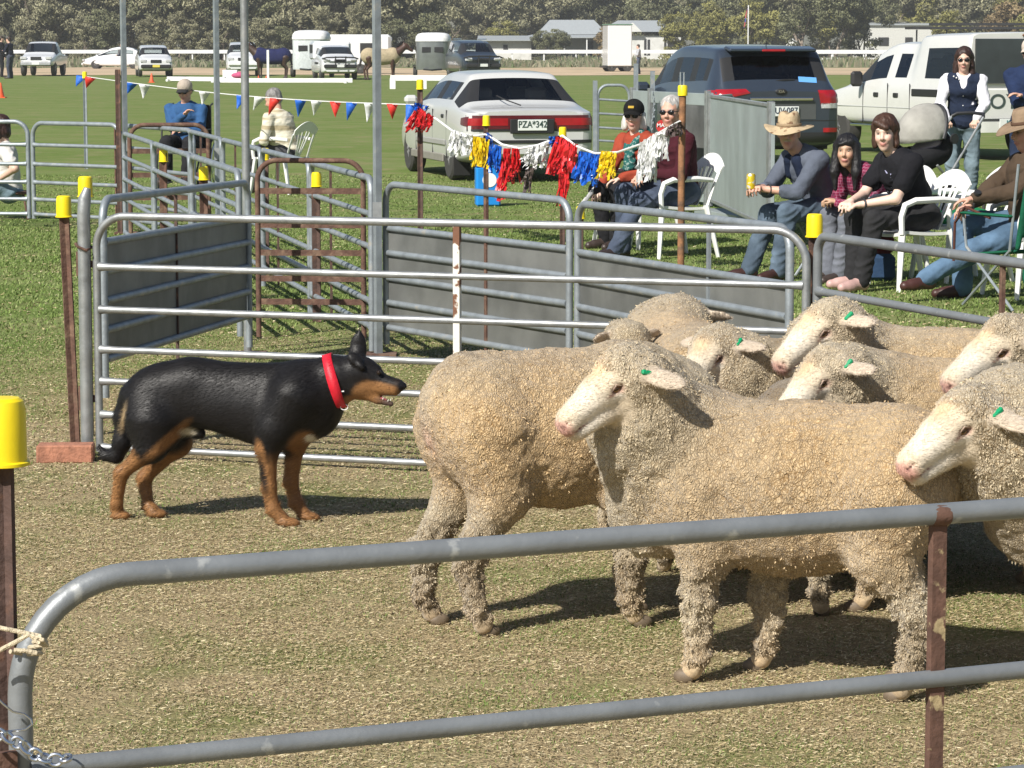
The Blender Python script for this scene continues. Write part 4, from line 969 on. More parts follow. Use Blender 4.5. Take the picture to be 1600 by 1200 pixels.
    if top is not None:
        T = [ell(ch + up * .01, (.118 * fat, .178 if girl else .195, .185), euler(0, la, tw), .05), ell(hip + up * .15, (.118 * fat, .150 * (fat * .5 + .5), .17), euler(0, la, 0), .06), ell(hip + up * .03, (.125 * fat, .158, .09), None, .05),
             cone(nk - up * .075 + sh * .05, nk - up * .075 - sh * .05, .070, .070, .04), cone(nk - up * .03, nk + up * .010, .068, .060, .02)]
        if girl: T.append(ell(ch + up * -.02 + np.array([.085, 0, 0]), (.055, .115, .06), euler(0, la, tw), .04))
        for a, el, wr, s_ in arms:
            T += [cone(nk - up * .08 + sh * s_ * .06, a, .070, .064, .03), cone(a, el if sleeve != 'short' else a + (el - a) * .62, .066, .054 if sleeve != 'short' else .062, .03)]
            if sleeve == 'long': T += [cone(el, el + (wr - el) * .93, .055, .040, .02)]
            if sleeve == 'rolled': T += [cone(el, el + (wr - el) * .38, .055, .052, .02)]
        T.append(sub(cone(nk - up * .0 + np.array([.02, 0, 0]), nk + up * .12 + np.array([.06, 0, 0]), .050, .07), .01))
        garment('top', T, top)
    if vest is not None:
        T = [ell(ch + up * -.02 + np.array([.085, 0, 0]), (.070, .125, .07), euler(0, la, tw), .04), ell(ch + up * .01, (.130 * fat, .186, .185), euler(0, la, tw), .05), ell(hip + up * .13, (.128, .16, .20), euler(0, la, 0), .06), ell(hip + up * .0, (.138, .172, .09), None, .05), cone(shL - sh * .05, shR + sh * .05, .078, .078, .03),
             sub(cone(nk + np.array([.03, 0, -.02]), nk + up * .12 + np.array([.10, 0, .03]), .062, .10), .01), sub(cone(nk + np.array([.12, 0, -.20]), nk + up * .02 + np.array([.11, 0, 0]), .012, .06), .01)]
        garment('vest', T, vest)
    if collar is not None:
        T = [cone(nk + sh * .045 + up * .02, nk + np.array([.075, .03, -.055]), .016, .014, .01), cone(nk - sh * .045 + up * .02, nk + np.array([.075, -.03, -.055]), .016, .014, .01), cone(nk + sh * .04 + np.array([-.05, 0, .02]), nk - sh * .04 + np.array([-.05, 0, .02]), .018, .018, .01)]
        garment('collar', T, collar, .006, .001)
    if scarf is not None:
        T = [cone(nk + sh * .06 + up * .02, nk + np.array([.09, .06, -.10]), .035, .04, .02), cone(nk - sh * .06 + up * .02, nk + np.array([.10, -.02, -.12]), .035, .04, .02), cone(nk + np.array([.10, .02, -.12]), hip + np.array([.20, .03, .18]), .042, .055, .02),
             cone(nk + sh * .05 + np.array([-.05, 0, .03]), nk - sh * .05 + np.array([-.05, 0, .03]), .04, .04, .02)]
        garment('scarf', T, scarf, .009, .010)
    if legs is not None:
        T = [ell(hip + np.array([-.005, 0, -.005]), (.128 * fat, .165, .10), None, .05)]
        for a, kn, an, s_ in lg: T += [cone(a, kn, .093 * (fat * .5 + .5), .070, .04), cone(kn, an + (an - kn) / np.linalg.norm(an - kn) * .015, .070, .058, .025)]
        garment('trousers', T, legs)
    for a, kn, an, s_ in lg:
        f = np.array([1, s_ * .18, 0]); f /= np.linalg.norm(f); dn = np.array([0, 0, 1.0])
        hz = an[2] - .035
        if bare_feet: continue
        T = [cone(an + dn * .01, an - dn * .040 - f * .015, .044, .044, .02), cone(an - dn * .030, an + f * .12 - dn * .046, .044, .037, .03), cone(an + f * .10 - dn * .050, an + f * .175 - dn * .052, .040, .032, .02)]
        V, F = sdf_mesh(T, .0085); V[:, 2] = np.maximum(V[:, 2], an[2] - .078)
        obj('shoe', V, F, mat('shoe_leather', shoe, .45, var=.15), t)
    # ---- hair, hats, glasses
    hm = mat('hair', haircol, .5, var=.3, vs=40, bump=.5, bs=110, spec=.4, stretch=(1, 1, .25))
    def hairmesh(prims): 
        V, F = sdf_mesh(prims, .007); N = normals(V, F); q = (V - hc) @ H3
        V = V + N * (vnoise(np.stack([np.arctan2(q[:, 1], q[:, 0]) * .09, q[:, 2] * .3, q[:, 0] * 0], 1), 60, 4) * .004 + vnoise(q, 45, 5) * .003)[:, None]
        return obj('hair', V.astype(np.float32), F, hm, t)
    faceoff = [sub(ell(hp(.105, 0, -.035), (.075, .066, .090), Hm), .012)] + ([sub(ell(hp(.02, 0, .11), (.16, .14, .085), Hm), .006)] if hat is not None else [])
    if hair == 'short': hairmesh([ell(hp(-.025, 0, .052), (.096, .082, .086), Hm, .02), ell(hp(-.055, 0, -.01), (.055, .074, .06), Hm, .02)] + faceoff)
    if hair == 'bob' and hat is not None: hairmesh([cone(hp(-.02, .066, .0), hp(-.005, .082, -.10), .034, .032, .03), cone(hp(-.02, -.066, .0), hp(-.005, -.082, -.10), .034, .032, .03), ell(hp(-.055, 0, -.05), (.055, .085, .09), Hm, .03)])
    elif hair == 'bob': hairmesh([ell(hp(-.020, 0, .052), (.103, .090, .088), Hm, .02), cone(hp(-.015, .064, .03), hp(.005, .074, -.085), .034, .022, .03), cone(hp(-.015, -.064, .03), hp(.005, -.074, -.085), .034, .022, .03),
                                ell(hp(-.050, 0, -.035), (.055, .082, .085), Hm, .03), cone(hp(.070, -.045, .085), hp(.088, .03, .045), .022, .020, .02)] + [sub(ell(hp(.115, 0, -.045), (.080, .060, .085), Hm), .012)])
    if hair == 'long': hairmesh([ell(hp(-.018, 0, .052), (.103, .090, .088), Hm, .02), cone(hp(0, .072, .03), hp(.045, .085, -.16), .038, .036, .03), cone(hp(0, -.072, .03), hp(.045, -.085, -.16), .038, .036, .03),
                                 cone(hp(.045, .085, -.16), hp(.06, .075, -.29), .034, .014, .03), cone(hp(.045, -.085, -.16), hp(.06, -.075, -.29), .034, .014, .03), ell(hp(-.065, 0, -.07), (.055, .09, .14), Hm, .03),
                                 cone(hp(.055, .05, .082), hp(.086, -.035, .060), .020, .016, .02)] + [sub(ell(hp(.110, 0, -.045), (.075, .058, .095), Hm), .012)])
    if hair == 'shoulder': hairmesh([ell(hp(-.020, 0, .050), (.100, .088, .086), Hm, .02), cone(hp(-.02, .068, .02), hp(0, .085, -.15), .036, .034, .03), cone(hp(-.02, -.068, .02), hp(0, -.085, -.15), .036, .034, .03), ell(hp(-.06, 0, -.07), (.05, .085, .10), Hm, .03)] + [sub(ell(hp(.110, 0, -.03), (.080, .060, .105), Hm), .012)])
    if hat is not None and hat[0] == 'cap':
        P_ = [ell(hp(-.012, 0, .052), (.108, .090, .092), Hm, .01), sub(cone(hp(-.02, 0, -.06), hp(0.0, 0, -.052), .105, .105), .004)]
        V, F = sdf_mesh(P_, .006); c_ = obj('cap', V, F, cloth('cap_cloth', hat[1]), t)
        b = MB(); pts = []
        for k in range(13):
            an = R(-62 + 124 * k / 12); pts.append((math.cos(an), math.sin(an)))
        r0 = [hp(.088 * a - .004, .076 * b_, .050 - .012 * b_ * b_) for a, b_ in pts]; r1 = [hp(.088 * a - .004 + .100 * max(a - .30, 0) ** .5, .088 * b_, .030 - .030 * b_ * b_) for a, b_ in pts]
        b.add([*r0, *r1, *[q + H3[:, 2] * .004 for q in r0], *[q + H3[:, 2] * .004 for q in r1]], [(i, i + 1, 14 + i, 13 + i) for i in range(12)] + [(26 + i, 39 + i, 40 + i, 27 + i) for i in range(12)] + [(13 + i, 14 + i, 40 + i, 39 + i) for i in range(12)])
        b.build('cap_brim', cloth('cap_cloth', hat[2]), c_)
        if len(hat) > 3: MB().box(hp(.092, 0, .085), (.006, .05, .02), rot=Hm @ Matrix.Rotation(R(-20), 4, 'Y')).build('cap_badge', cloth('cap_badge', hat[3]), c_)
    if hat is not None and hat[0] == 'wide':
        V = []; n = 40; rings = [(.0, .150, 0), (.045, .152, 0), (.068, .146, 0), (.080, .115, 0), (.084, .06, 0), (.088, .045, 0), (.115, .040, .3), (.155, .045, .9), (.185, .052, 1.2), (.186, .047, 1.2), (.155, .039, .9), (.115, .033, .3), (.084, .036, 0)]
        for r, z, cu in rings:
            for k in range(n):
                a = 2 * math.pi * k / n; ca, sa = math.cos(a), math.sin(a)
                zz = z + cu * (.004 * sa * sa - .036 * ca * ca * (1 if ca > 0 else .6) - .006) + .006 * math.sin(a * 3) * cu
                if r < .07 and z > .14: zz -= .018 * math.exp(-(sa * r / .02) ** 2)
                V.append(hp(r * 1.14 * ca - .008, r * sa * .98, zz + .005))
        Fh = [(i * n + k, i * n + (k + 1) % n, (i + 1) * n + (k + 1) % n, (i + 1) * n + k) for i in range(len(rings) - 1) for k in range(n)] + [tuple(range(n))[::-1]]
        ho = obj('hat', [tuple(v) for v in V], Fh, cloth('hat_felt', hat[1], second=hat[2], ss=16, thr=(.56, .62)), t)
        b = MB(); b.tube([hp(.091 * 1.14 * math.cos(2 * math.pi * k / 24) - .008, .0895 * math.sin(2 * math.pi * k / 24), .062) for k in range(24)], .010, 6, closed=True, flat=.3).build('hat_band', cloth('hat_band', hat[3]), ho)
    if glasses:
        g = MB()
        for s_ in (-1, 1): g.sphere(hp(.094, s_ * .034, .006), (.009, .027, .018), rot=Hm)
        for s_ in (-1, 1): g.tube([hp(.092, s_ * .056, .012), hp(.06, s_ * .078, .010), hp(-.01, s_ * .082, .008)], .003, 6)
        g.tube([hp(.10, .012, .010), hp(.10, -.012, .010)], .003, 6)
        g.build('sunglasses', mat('dark_lens', (.01, .01, .012), .1, var=0), t)
    if extra: extra(t, dict(hp=hp, ch=ch, nk=nk, hip=hip, up=up, arms=arms, lg=lg, H=Hm, garment=garment))
    return t

def white_chair(label, x, y, heading, group='white plastic garden chairs', sc=1.0):
    """moulded resin chair: one-piece shell with fan back, arms and four splayed legs; sits facing +X"""
    t = thing('plastic_chair', label, 'chair', (x, y, 0), R(heading), group); m = M['white_plastic']
    b = MB(); n = 8; V = []
    for i in range(n + 1):
        u = i / n
        for j in range(9):
            v = j / 8 * 2 - 1; V.append((.22 - .44 * u, v * (.235 - .02 * u), .43 - .012 * math.sin(u * 3.1) - .018 * (1 - v * v) - .02 * max(0, .12 - u) * 8 - .02 * u))
    F = [(i * 9 + j, i * 9 + j + 1, (i + 1) * 9 + j + 1, (i + 1) * 9 + j) for i in range(n) for j in range(8)]
    k = len(V); V += [(a, c, d - .022) for a, c, d in V]; F += [tuple(q + k for q in f[::-1]) for f in F]
    for i in range(n): F += [(i * 9, (i + 1) * 9, (i + 1) * 9 + k, i * 9 + k), (i * 9 + 8, i * 9 + 8 + k, (i + 1) * 9 + 8 + k, (i + 1) * 9 + 8)]
    F += [(j, j + k, j + 1 + k, j + 1) for j in range(8)] + [(n * 9 + j, n * 9 + j + 1, n * 9 + j + 1 + k, n * 9 + j + k) for j in range(8)]
    b.add(V, F).build('seat', m, t)
    b = MB()
    # back: curved top band, side stiles and a fan of slats
    def bk(v, w): return (-.215 - .13 * w - .035 * (1 - v * v) * w + 0 * v, v * (.215 + .02 * w), .41 + .42 * w - .10 * v * v * w * w)
    def strip(vs, ws, th=.012):
        V = [];
        for v, w, hw in vs:
            x_, y_, z_ = bk(v, w); V.append((x_, y_, z_))
        return V
    top = []
    for i in range(15):
        v = -1 + 2 * i / 14; a = bk(v, 1.0); c = bk(v * .96, .74 - .10 * v * v + .12 * (abs(v) ** 6)); top.append((a, c))
    V = [p for a, c in top for p in (a, c)]; F = [(2 * i, 2 * i + 2, 2 * i + 3, 2 * i + 1) for i in range(14)]; k = len(V)
    V += [(p[0] - .014, p[1], p[2]) for p in V]; F += [tuple(q + k for q in f[::-1]) for f in F] + [(2 * i, 2 * i + k, 2 * i + 2 + k, 2 * i + 2) for i in range(14)] + [(2 * i + 1, 2 * i + 3, 2 * i + 3 + k, 2 * i + 1 + k) for i in range(14)]
    F += [(0, 1, 1 + k, k), (28, 28 + k, 29 + k, 29)]
    b.add(V, F)
    for v0, v1, w_ in ((-.98, -.93, .022), (.98, .93, .022), (-.16, -.50, .018), (-.06, -.20, .016), (.06, .20, .016), (.16, .50, .018)):
        b.tube([bk(v0, 0), bk((v0 + v1) / 2, .4), bk(v1, .78)], [w_ * .8, w_ * .8, w_], 8, flat=.45)
    b.build('backrest', m, t)
    for s in (-1, 1):
        b = MB(); b.tube([(-.25, s * .235, .62), (-.10, s * .255, .635), (.12, s * .26, .63), (.20, s * .255, .60), (.225, s * .25, .52), (.215, s * .245, .40)], [.018, .022, .024, .024, .022, .02], 8, flat=1.0).build('armrest', m, t)
        for fx in (1, -1):
            b = MB(); x0, x1 = (.20, .25) if fx > 0 else (-.20, -.29); y0, y1 = s * .225, s * .27
            b.tube([(x0, y0, .42), ((x0 + x1) / 2, (y0 + y1) / 2, .21), (x1, y1, 0)], [.034, .028, .021], 8, flat=.7).build('leg', m, t)
    return t
CH = {}
def chair_at(px, py, Y, heading, label):
    X = (px - 800) / (FPX / Y); return white_chair(label, X, Y, heading)
def fwd(heading, d, x, y): return x + math.cos(R(heading)) * d, y + math.sin(R(heading)) * d

# local frames: heading -90 faces the camera, 180 faces to the left of the picture
def seat_px(px, Y): return (px - 800) / (FPX / Y), Y

# --- the couple in front of the crate
x, y = seat_px(1062, 23.3)
def ex_m(t, q):
    pass
person('man in maroon jumper and jeans with dark sunglasses, seated beside the garland post', x, y, 205, lean=6, hyaw=44, hpitch=-2, hands=((.30, .06, .66), (.34, -.02, .63)), feet=((.62, .10, .08), (.44, -.12, .08)),
       skin='ruddy', top=cloth('maroon_wool', (.055, .012, .018)), legs=denim((.05, .09, .17)), shoe=(.03, .02, .018), hair='short', haircol=(.42, .40, .38), glasses=True, fat=1.22, sc=1.02, curl=.8, palm=(.2, 0, 1))
white_chair('white plastic chair under the man in maroon', *fwd(205, .08, x, y), 205)
x2, y2 = seat_px(1006, 24.4)
def ex_scroll(t, q):
    MB().tube([q['arms'][1][2] + np.array([.06, 0, .0]), q['arms'][1][2] + np.array([.17, -.04, -.13])], .02, 10, flat=.3).build('paper_sheet', cloth('paper', (.6, .6, .62)), t)
person('woman in rust-red coat and black cap with a teal scarf, beside the man in maroon', x2, y2, 222, lean=10, hyaw=32, hpitch=-6, hands=((.36, .08, .60), (.44, -.10, .50)), feet=((.42, .10, .08), (.36, -.10, .08)), skin='pale',
       top=cloth('rust_red_wool', (.30, .055, .03)), legs=cloth('black_trousers', (.02, .02, .023)), hair='bob', haircol=(.62, .60, .55), hat=('cap', (.012, .012, .012), (.012, .012, .012), (.45, .30, .05)), glasses=True,
       scarf=cloth('teal_scarf', (.02, .11, .10), second=(.25, .33, .30), ss=40, thr=(.55, .6)), fat=1.1, sc=.98, girl=True, extra=ex_scroll)
white_chair('white plastic chair under the woman in the rust-red coat', *fwd(222, .08, x2, y2), 222)

# --- the man in the wide hat
x, y = seat_px(1292, 21.2)
def ex_can(t, q):
    a = q['arms'][1][2]; c = MB().lathe([(.024, -.055), (.033, -.048), (.033, .045), (.026, .058), (.024, .056)], (float(a[0]) + .085, float(a[1]) + .03, float(a[2]) + .045), 20); c.build('drink_can', mat('yellow_can', (.75, .55, .02), .3, .4, .1, 30, second=(.65, .65, .62), ss=30, thr=(.55, .6)), t)
    w = q['arms'][0]; MB().tube([w[1] * .16 + w[2] * .84 + np.array([0, .036 * math.cos(k * .524), .036 * math.sin(k * .524)]) for k in range(12)], .006, 6, closed=True).build('wristband', M['black_plastic'], t)
def ex_hat(t, q):
    ex_can(t, q)
    q['garment']('yoke', [cone(q['nk'] + np.array([.06, .05, -.05]), q['ch'] + np.array([.095, .07, -.02]), .05, .055, .02), cone(q['nk'] + np.array([.06, -.05, -.05]), q['ch'] + np.array([.095, -.07, -.02]), .05, .055, .02)], cloth('navy_knit', (.015, .022, .045)), .009, .002)
person('man in a broad stained hat and grey jumper leaning forward, yellow can in hand', x, y, 208, lean=30, hyaw=48, hpitch=-4, hands=((.56, .0, .66), (.58, -.03, .67)), feet=((.50, .12, .08), (.60, -.10, .08)),
       skin='ruddy', top=cloth('grey_knit', (.10, .115, .15)), sleeve='rolled', legs=denim((.07, .13, .22)), shoe=(.05, .02, .016), hair='short', haircol=(.10, .07, .05), hat=('wide', (.46, .36, .23), (.20, .12, .07), (.30, .22, .14)),
       collar=cloth('maroon_collar', (.22, .03, .06)), beard=(.42, .33, .22), fat=1.12, curl=.9, extra=ex_hat, headfwd=.06)
bench = thing('folding_stool', 'low dark folding stool under the man in the broad hat', 'stool', (x, y, 0), R(208))
MB().box((0, 0, .42), (.36, .36, .03), bev=.01).build('seat', cloth('dark_canvas', (.03, .03, .035)), bench)
for sy in (-1, 1):
    MB().tube([(.16, sy * .17, 0), (-.16, sy * .17, .41)], .012, 8).build('leg', M['galv_old'], bench); MB().tube([(-.16, sy * .16, 0), (.16, sy * .16, .41)], .012, 8).build('leg', M['galv_old'], bench)
# --- the girl in the checked shirt
x, y = seat_px(1383, 20.9)
def plaid():
    m = cloth('checked_flannel', (.20, .018, .055)); n = m.node_tree.nodes; l = m.node_tree.links; b = n['Principled BSDF']
    tc = n.new('ShaderNodeTexCoord'); col = b.inputs['Base Color'].links[0].from_socket
    for ax in ('Y', 'Z', 'X'):
        w = n.new('ShaderNodeTexWave'); w.bands_direction = ax; w.inputs['Scale'].default_value = 14; w.inputs['Distortion'].default_value = .6; l.new(tc.outputs['Object'], w.inputs['Vector'])
        r = n.new('ShaderNodeMapRange'); r.inputs['From Min'].default_value = .90; r.inputs['From Max'].default_value = .97; r.inputs['To Max'].default_value = .6; l.new(w.outputs['Fac'], r.inputs['Value'])
        x_ = n.new('ShaderNodeMix'); x_.data_type = 'RGBA'; l.new(r.outputs['Result'], x_.inputs['Factor']); l.new(col, x_.inputs['A']); x_.inputs['B'].default_value = (.40, .22, .30, 1) if ax != 'X' else (.05, .01, .03, 1); col = x_.outputs['Result']
    l.new(col, b.inputs['Base Color']); return m
person('girl with long black hair in a maroon checked shirt, hunched forward', x, y, 207, seat=.42, lean=34, hyaw=45, hpitch=-2, hands=((.46, .02, .62), (.44, -.10, .62)), feet=((.48, .10, .08), (.44, -.12, .08)),
       skin='tan', top=plaid(), legs=cloth('grey_wide_trousers', (.15, .16, .19)), hair='long', haircol=(.010, .009, .010), girl=True, curl=1.0, sc=.93, headfwd=.05)
white_chair('white plastic chair under the girl in the checked shirt', *fwd(207, .07, x, y), 207)
# --- the woman in the black T-shirt
x, y = seat_px(1434, 20.2)
def ex_print(t, q):
    b = MB(); r_ = random.Random(5)
    m = mat('shirt_print', (.42, .42, .62), .8, var=.2, vs=60); c0 = q['ch']; up = q['up']; f = np.array([up[2], 0, -up[0]])
    for i in range(26):
        a = c0 + f * .1265 + up * r_.uniform(-.10, .07) + np.array([0, r_.uniform(-.06, .075), 0]); e = a + up * r_.uniform(-.03, .03) + np.array([0, r_.uniform(-.022, .022), 0])
        b.tube([a, e], [.0045, .0025], 6)
    b.build('shirt_print', m, t)
    w = q['arms'][0]; MB().tube([w[1] * .12 + w[2] * .88 + np.array([0, .034 * math.cos(k * .524), .034 * math.sin(k * .524)]) for k in range(12)], .008, 6, closed=True).build('wristwatch', M['black_plastic'], t)
person('brown-haired young woman in a black printed T-shirt, forearms on her knees', x, y, 205, lean=24, hyaw=46, hpitch=-6, hroll=3, hands=((.52, .06, .60), (.54, -.02, .62)), feet=((.52, .10, .09), (.44, -.12, .09)),
       skin='pale', top=cloth('black_tee', (.014, .014, .017)), sleeve='short', legs=cloth('charcoal_jeans', (.028, .028, .030)), hair='bob', haircol=(.055, .026, .016), girl=True, curl=.5, extra=ex_print, shoe=(.52, .33, .30), fat=1.12, sc=1.0, headfwd=.05)
white_chair('white plastic chair with the fan back, under the woman in the black T-shirt', *fwd(205, .07, x, y), 205)
esky = MB().box((0, 0, .10), (.42, .26, .20), bev=.03).build('soft_bag', cloth('blue_bag', (.03, .06, .12))); esky.location = (*seat_px(1352, 20.9)[:2], 0); tag(esky, 'navy bag lying under the chair of the woman in black', 'bag')
MB().box((0, 0, .27), (.40, .26, .14), bev=.03).build('bag_lid', cloth('dark_red_bag', (.10, .012, .015)), esky)
# --- the hatted man in the green camp chair at the right edge
x, y = seat_px(1612, 19.5)
def ex_w(t, q):
    w = q['arms'][1]; MB().tube([w[1] * .10 + w[2] * .90 + np.array([0, .040 * math.cos(k * .524), .040 * math.sin(k * .524)]) for k in range(12)], .010, 6, closed=True).build('wristwatch', M['black_plastic'], t)
    w = q['arms'][0]; MB().cyl(w[1] * .06 + w[2] * .94 + np.array([-.0, .03, .03]), w[1] * .06 + w[2] * .94 + np.array([0, .04, .045]), .024, 16).build('watch_face', M['black_plastic'], t)
person('man in brown oilskin coat and broad hat behind the green camp chair', x, y, 196, seat=.40, lean=2, hyaw=2, hpitch=-10, hands=((.48, .12, .66), (.50, .02, .58)), feet=((.96, .12, .09), (.46, -.06, .08)),
       skin='ruddy', top=cloth('brown_oilskin', (.075, .052, .035)), sleeve='long', legs=denim((.07, .16, .31)), shoe=(.06, .022, .018), hair='short', haircol=(.2, .16, .13), hat=('wide', (.25, .18, .12), (.22, .15, .10), (.10, .06, .04)),
       fat=1.25, extra=ex_w, curl=.5, knees=((1, .1, .25), (1, -.2, .35)), sc=1.03)
# camp chair
white_chair('white plastic chair under the man in the brown coat', *fwd(196, -.02, x, y), 196)
cc = thing('camp_chair', 'green folding camp chair seen from behind at the right edge', 'chair', (*seat_px(1600, 18.6), 0), R(118))
gm = cloth('green_canvas', (.012, .10, .055)); tm = M['galv_old']
MB().box((0.02, 0, .37), (.50, .50, .02), rot=euler(0, R(6), 0), bev=.008).build('seat', gm, cc)
V, F = sdf_mesh([cone((-.25, -.24, .42), (-.33, -.22, .93), .018, .018, .01), cone((-.25, .24, .42), (-.33, .22, .93), .018, .018, .01), ell((-.30, 0, .66), (.022, .26, .30), euler(0, R(-9), 0), .02)], .011)
obj('backrest', V, F, gm, cc)
for sy in (-1, 1):
    MB().box((.0, sy * .30, .62), (.50, .06, .018), bev=.008).build('armrest', gm, cc)
    MB().tube([(-.28, sy * .27, .95), (-.22, sy * .28, .40), (.26, sy * .28, .02)], .010, 8).tube([(.26, sy * .29, .62), (.22, sy * .29, .40), (-.28, sy * .29, .02)], .010, 8).build('leg', tm, cc)
    MB().tube([(-.05, sy * .31, .60), (.2, sy * .32, .66), (.32, sy * .31, .55), (.34, sy * .30, .30)], .009, 8).build('arm_strap', cloth('brown_strap', (.10, .04, .03)), cc)
V, F = sdf_mesh([ell((-.33, .02, .26), (.05, .24, .22), None, .02)], .014); obj('canvas_cover', V, F, gm, cc)
chair_at(1500, 0, 20.9, 200, 'empty white plastic chair partly hidden by the man in the brown coat')
# green rug on his lap's far side
rug = MB().box((0, 0, .47), (.42, .40, .05), rot=euler(R(3), R(-5), .2), bev=.02).build('folded_rug', cloth('bright_green_felt', (.01, .16, .06))); rug.location = (*seat_px(1500, 20.9), 0); tag(rug, 'bright green rug folded on the empty white chair', 'rug')

# --- the standing woman and the pram
x, y = seat_px(1502, 29.3)
def ex_b(t, q):
    b = MB()
    for k in range(3): b.sphere(q['ch'] + np.array([.125, -.10 + .028 * k, .13 - .015 * k]), .009, 8, 6)
    for k in range(3): b.sphere(q['ch'] + np.array([.135, .0, .03 - .1 * k]), .006, 8, 6)
    b.build('vest_buttons', M['white_paint'], t)
person('standing woman in a navy vest and white shirt, hands on the pram handle', x, y, -100, stand=True, lean=3, hyaw=0, hpitch=-8, hands=((.34, .14, .98), (.34, -.16, .98)), feet=((.02, .10, .08), (-.02, -.11, .08)), knees=((1, .1, 0), (1, -.1, 0)),
       skin='fair', top=cloth('white_shirt', (.74, .73, .78)), vest=cloth('navy_quilt', (.018, .026, .05)), collar=cloth('white_shirt', (.74, .73, .78)), legs=denim((.13, .22, .32)), hair='shoulder', haircol=(.035, .018, .014), glasses=True, girl=True, extra=ex_b, sc=.975, curl=1.1)
px_, py_ = seat_px(1448, 28.0)
pr = thing('pram', 'black and silver pram with a pale grey hood, pushed by the standing woman', 'pram', (px_, py_, 0), R(215))
# rounded hood
V = []; n1, n2 = 12, 14
for i in range(n1 + 1):
    a = R(-8 + 120 * i / n1)
    for j in range(n2 + 1):
        b_ = math.pi * j / n2; rr_ = .33
        V.append((.02 + rr_ * math.sin(b_) * math.cos(a) * 1.0, .23 * math.cos(b_) * 1.0, .80 + rr_ * math.sin(b_) * math.sin(a)))
Fq = [(i * (n2 + 1) + j, i * (n2 + 1) + j + 1, (i + 1) * (n2 + 1) + j + 1, (i + 1) * (n2 + 1) + j) for i in range(n1) for j in range(n2)]
hood = obj('hood', V, Fq, cloth('pale_hood', (.33, .32, .29), bump=1.0, bs=9), pr)
sm = hood.modifiers.new('thick', 'SOLIDIFY'); sm.thickness = .012
MB().tube([(.02 + .34 * math.sin(math.pi * j / 16) * math.cos(R(112)), .24 * math.cos(math.pi * j / 16), .80 + .345 * math.sin(math.pi * j / 16) * math.sin(R(112))) for j in range(17)], .020, 8).build('hood_rim', M['black_plastic'], pr)
V, F = sdf_mesh([ell((.12, 0, .62), (.36, .22, .15), euler(0, R(12), 0), .05), ell((-.10, 0, .72), (.12, .21, .18), None, .05), sub(ell((.10, 0, .78), (.30, .17, .16)), .02)], .014); obj('seat', V, F, cloth('black_pram_cloth', (.018, .018, .02)), pr)
V, F = sdf_mesh([ell((.0, .0, .74), (.20, .14, .05), euler(0, R(20), 0), .02), ell((-.14, -.10, .70), (.08, .10, .13), None, .03)], .014); obj('blanket', V, F, cloth('pink_grey_blanket', (.52, .42, .42)), pr)
for sy in (-1, 1):
    MB().tube([(-.52, sy * .22, 1.0), (-.12, sy * .24, .52), (.30, sy * .24, .16)], .013, 10).build('frame_tube', M['galv'], pr)
    MB().tube([(.10, sy * .24, .55), (-.34, sy * .25, .14)], .013, 10).build('frame_tube', M['galv'], pr)
    MB().tube([(-.10, sy * .25, .80), (-.10, sy * .27, .80)], .05, 14).build('hood_pivot', M['black_plastic'], pr)
    for wx in (.32, -.36):
        w = MB().tube([(wx + .13 * math.cos(2 * math.pi * k / 22), sy * .28, .145 + .13 * math.sin(2 * math.pi * k / 22)) for k in range(22)], .018, 8, closed=True).build('wheel', M['rubber'], pr)
        sb = MB()
        for k in range(5): sb.tube([(wx, sy * .28, .145), (wx + .12 * math.cos(k * 1.257), sy * .28, .145 + .12 * math.sin(k * 1.257))], .008, 6)
        sb.build('spokes', M['galv'], w)
MB().tube([(-.52, -.22, 1.0), (-.56, -.18, 1.03), (-.57, 0, 1.04), (-.56, .18, 1.03), (-.52, .22, 1.0)], .017, 10).build('handle', M['black_plastic'], pr)
MB().box((.0, 0, .28), (.42, .34, .14), bev=.03).build('basket', cloth('black_pram_cloth', (.018, .018, .02)), pr)
MB().sphere((-.05, -.2, .44), (.06, .04, .045)).build('toy', cloth('red_toy', (.55, .02, .03)), pr)
# --- man in the navy jumper at the right edge
x, y = seat_px(1606, 28.6)
person('standing man in a navy jumper and pale cap, cut by the right edge, arms folded', x, y, -105, stand=True, lean=2, hyaw=-10, hpitch=-8, hands=((.24, -.06, 1.18), (.25, .10, 1.14)), feet=((.02, .12, .08), (0, -.12, .08)), knees=((1, .1, 0), (1, -.1, 0)),
       skin='ruddy', top=cloth('navy_jumper', (.018, .03, .075)), legs=cloth('navy_trousers', (.02, .03, .06)), collar=cloth('pale_blue_shirt', (.30, .48, .78)), hair='short', haircol=(.25, .2, .17), hat=('cap', (.55, .47, .40), (.55, .47, .40)), glasses=True, fat=1.15, sc=1.02)

# --- far side: wheelchair, cream top, dark-haired woman
x, y = seat_px(293, 34.3)
def ex_l(t, q):
    b = MB(); r_ = random.Random(2)
    for i in range(16): a = q['ch'] + np.array([.135, r_.uniform(-.07, .07), r_.uniform(-.06, -.01)]); b.tube([a, a + np.array([0, r_.uniform(-.01, .01), .03])], .006, 6)
    b.build('shirt_lettering', M['white_paint'], t)
person('man in a blue zip jumper and camouflage cap sitting in the wheelchair', x, y, -98, seat=.48, lean=2, hyaw=-8, hpitch=-16, hands=((.30, .02, .70), (.30, .06, .90)), feet=((.50, .12, .16), (.50, -.12, .16)), skin='ruddy', top=cloth('blue_fleece', (.035, .095, .22)), legs=cloth('black_trousers', (.02, .02, .023)),
       hair='short', haircol=(.25, .2, .15), hat=('cap', (.42, .36, .30), (.035, .035, .035)), glasses=True, fat=1.35, h=.012, sc=.99, extra=ex_l)
wc = thing('wheelchair', 'black wheelchair with silver wheels standing on the field', 'wheelchair', (x, y, 0), R(-98))
bm = cloth('black_vinyl', (.02, .02, .022))
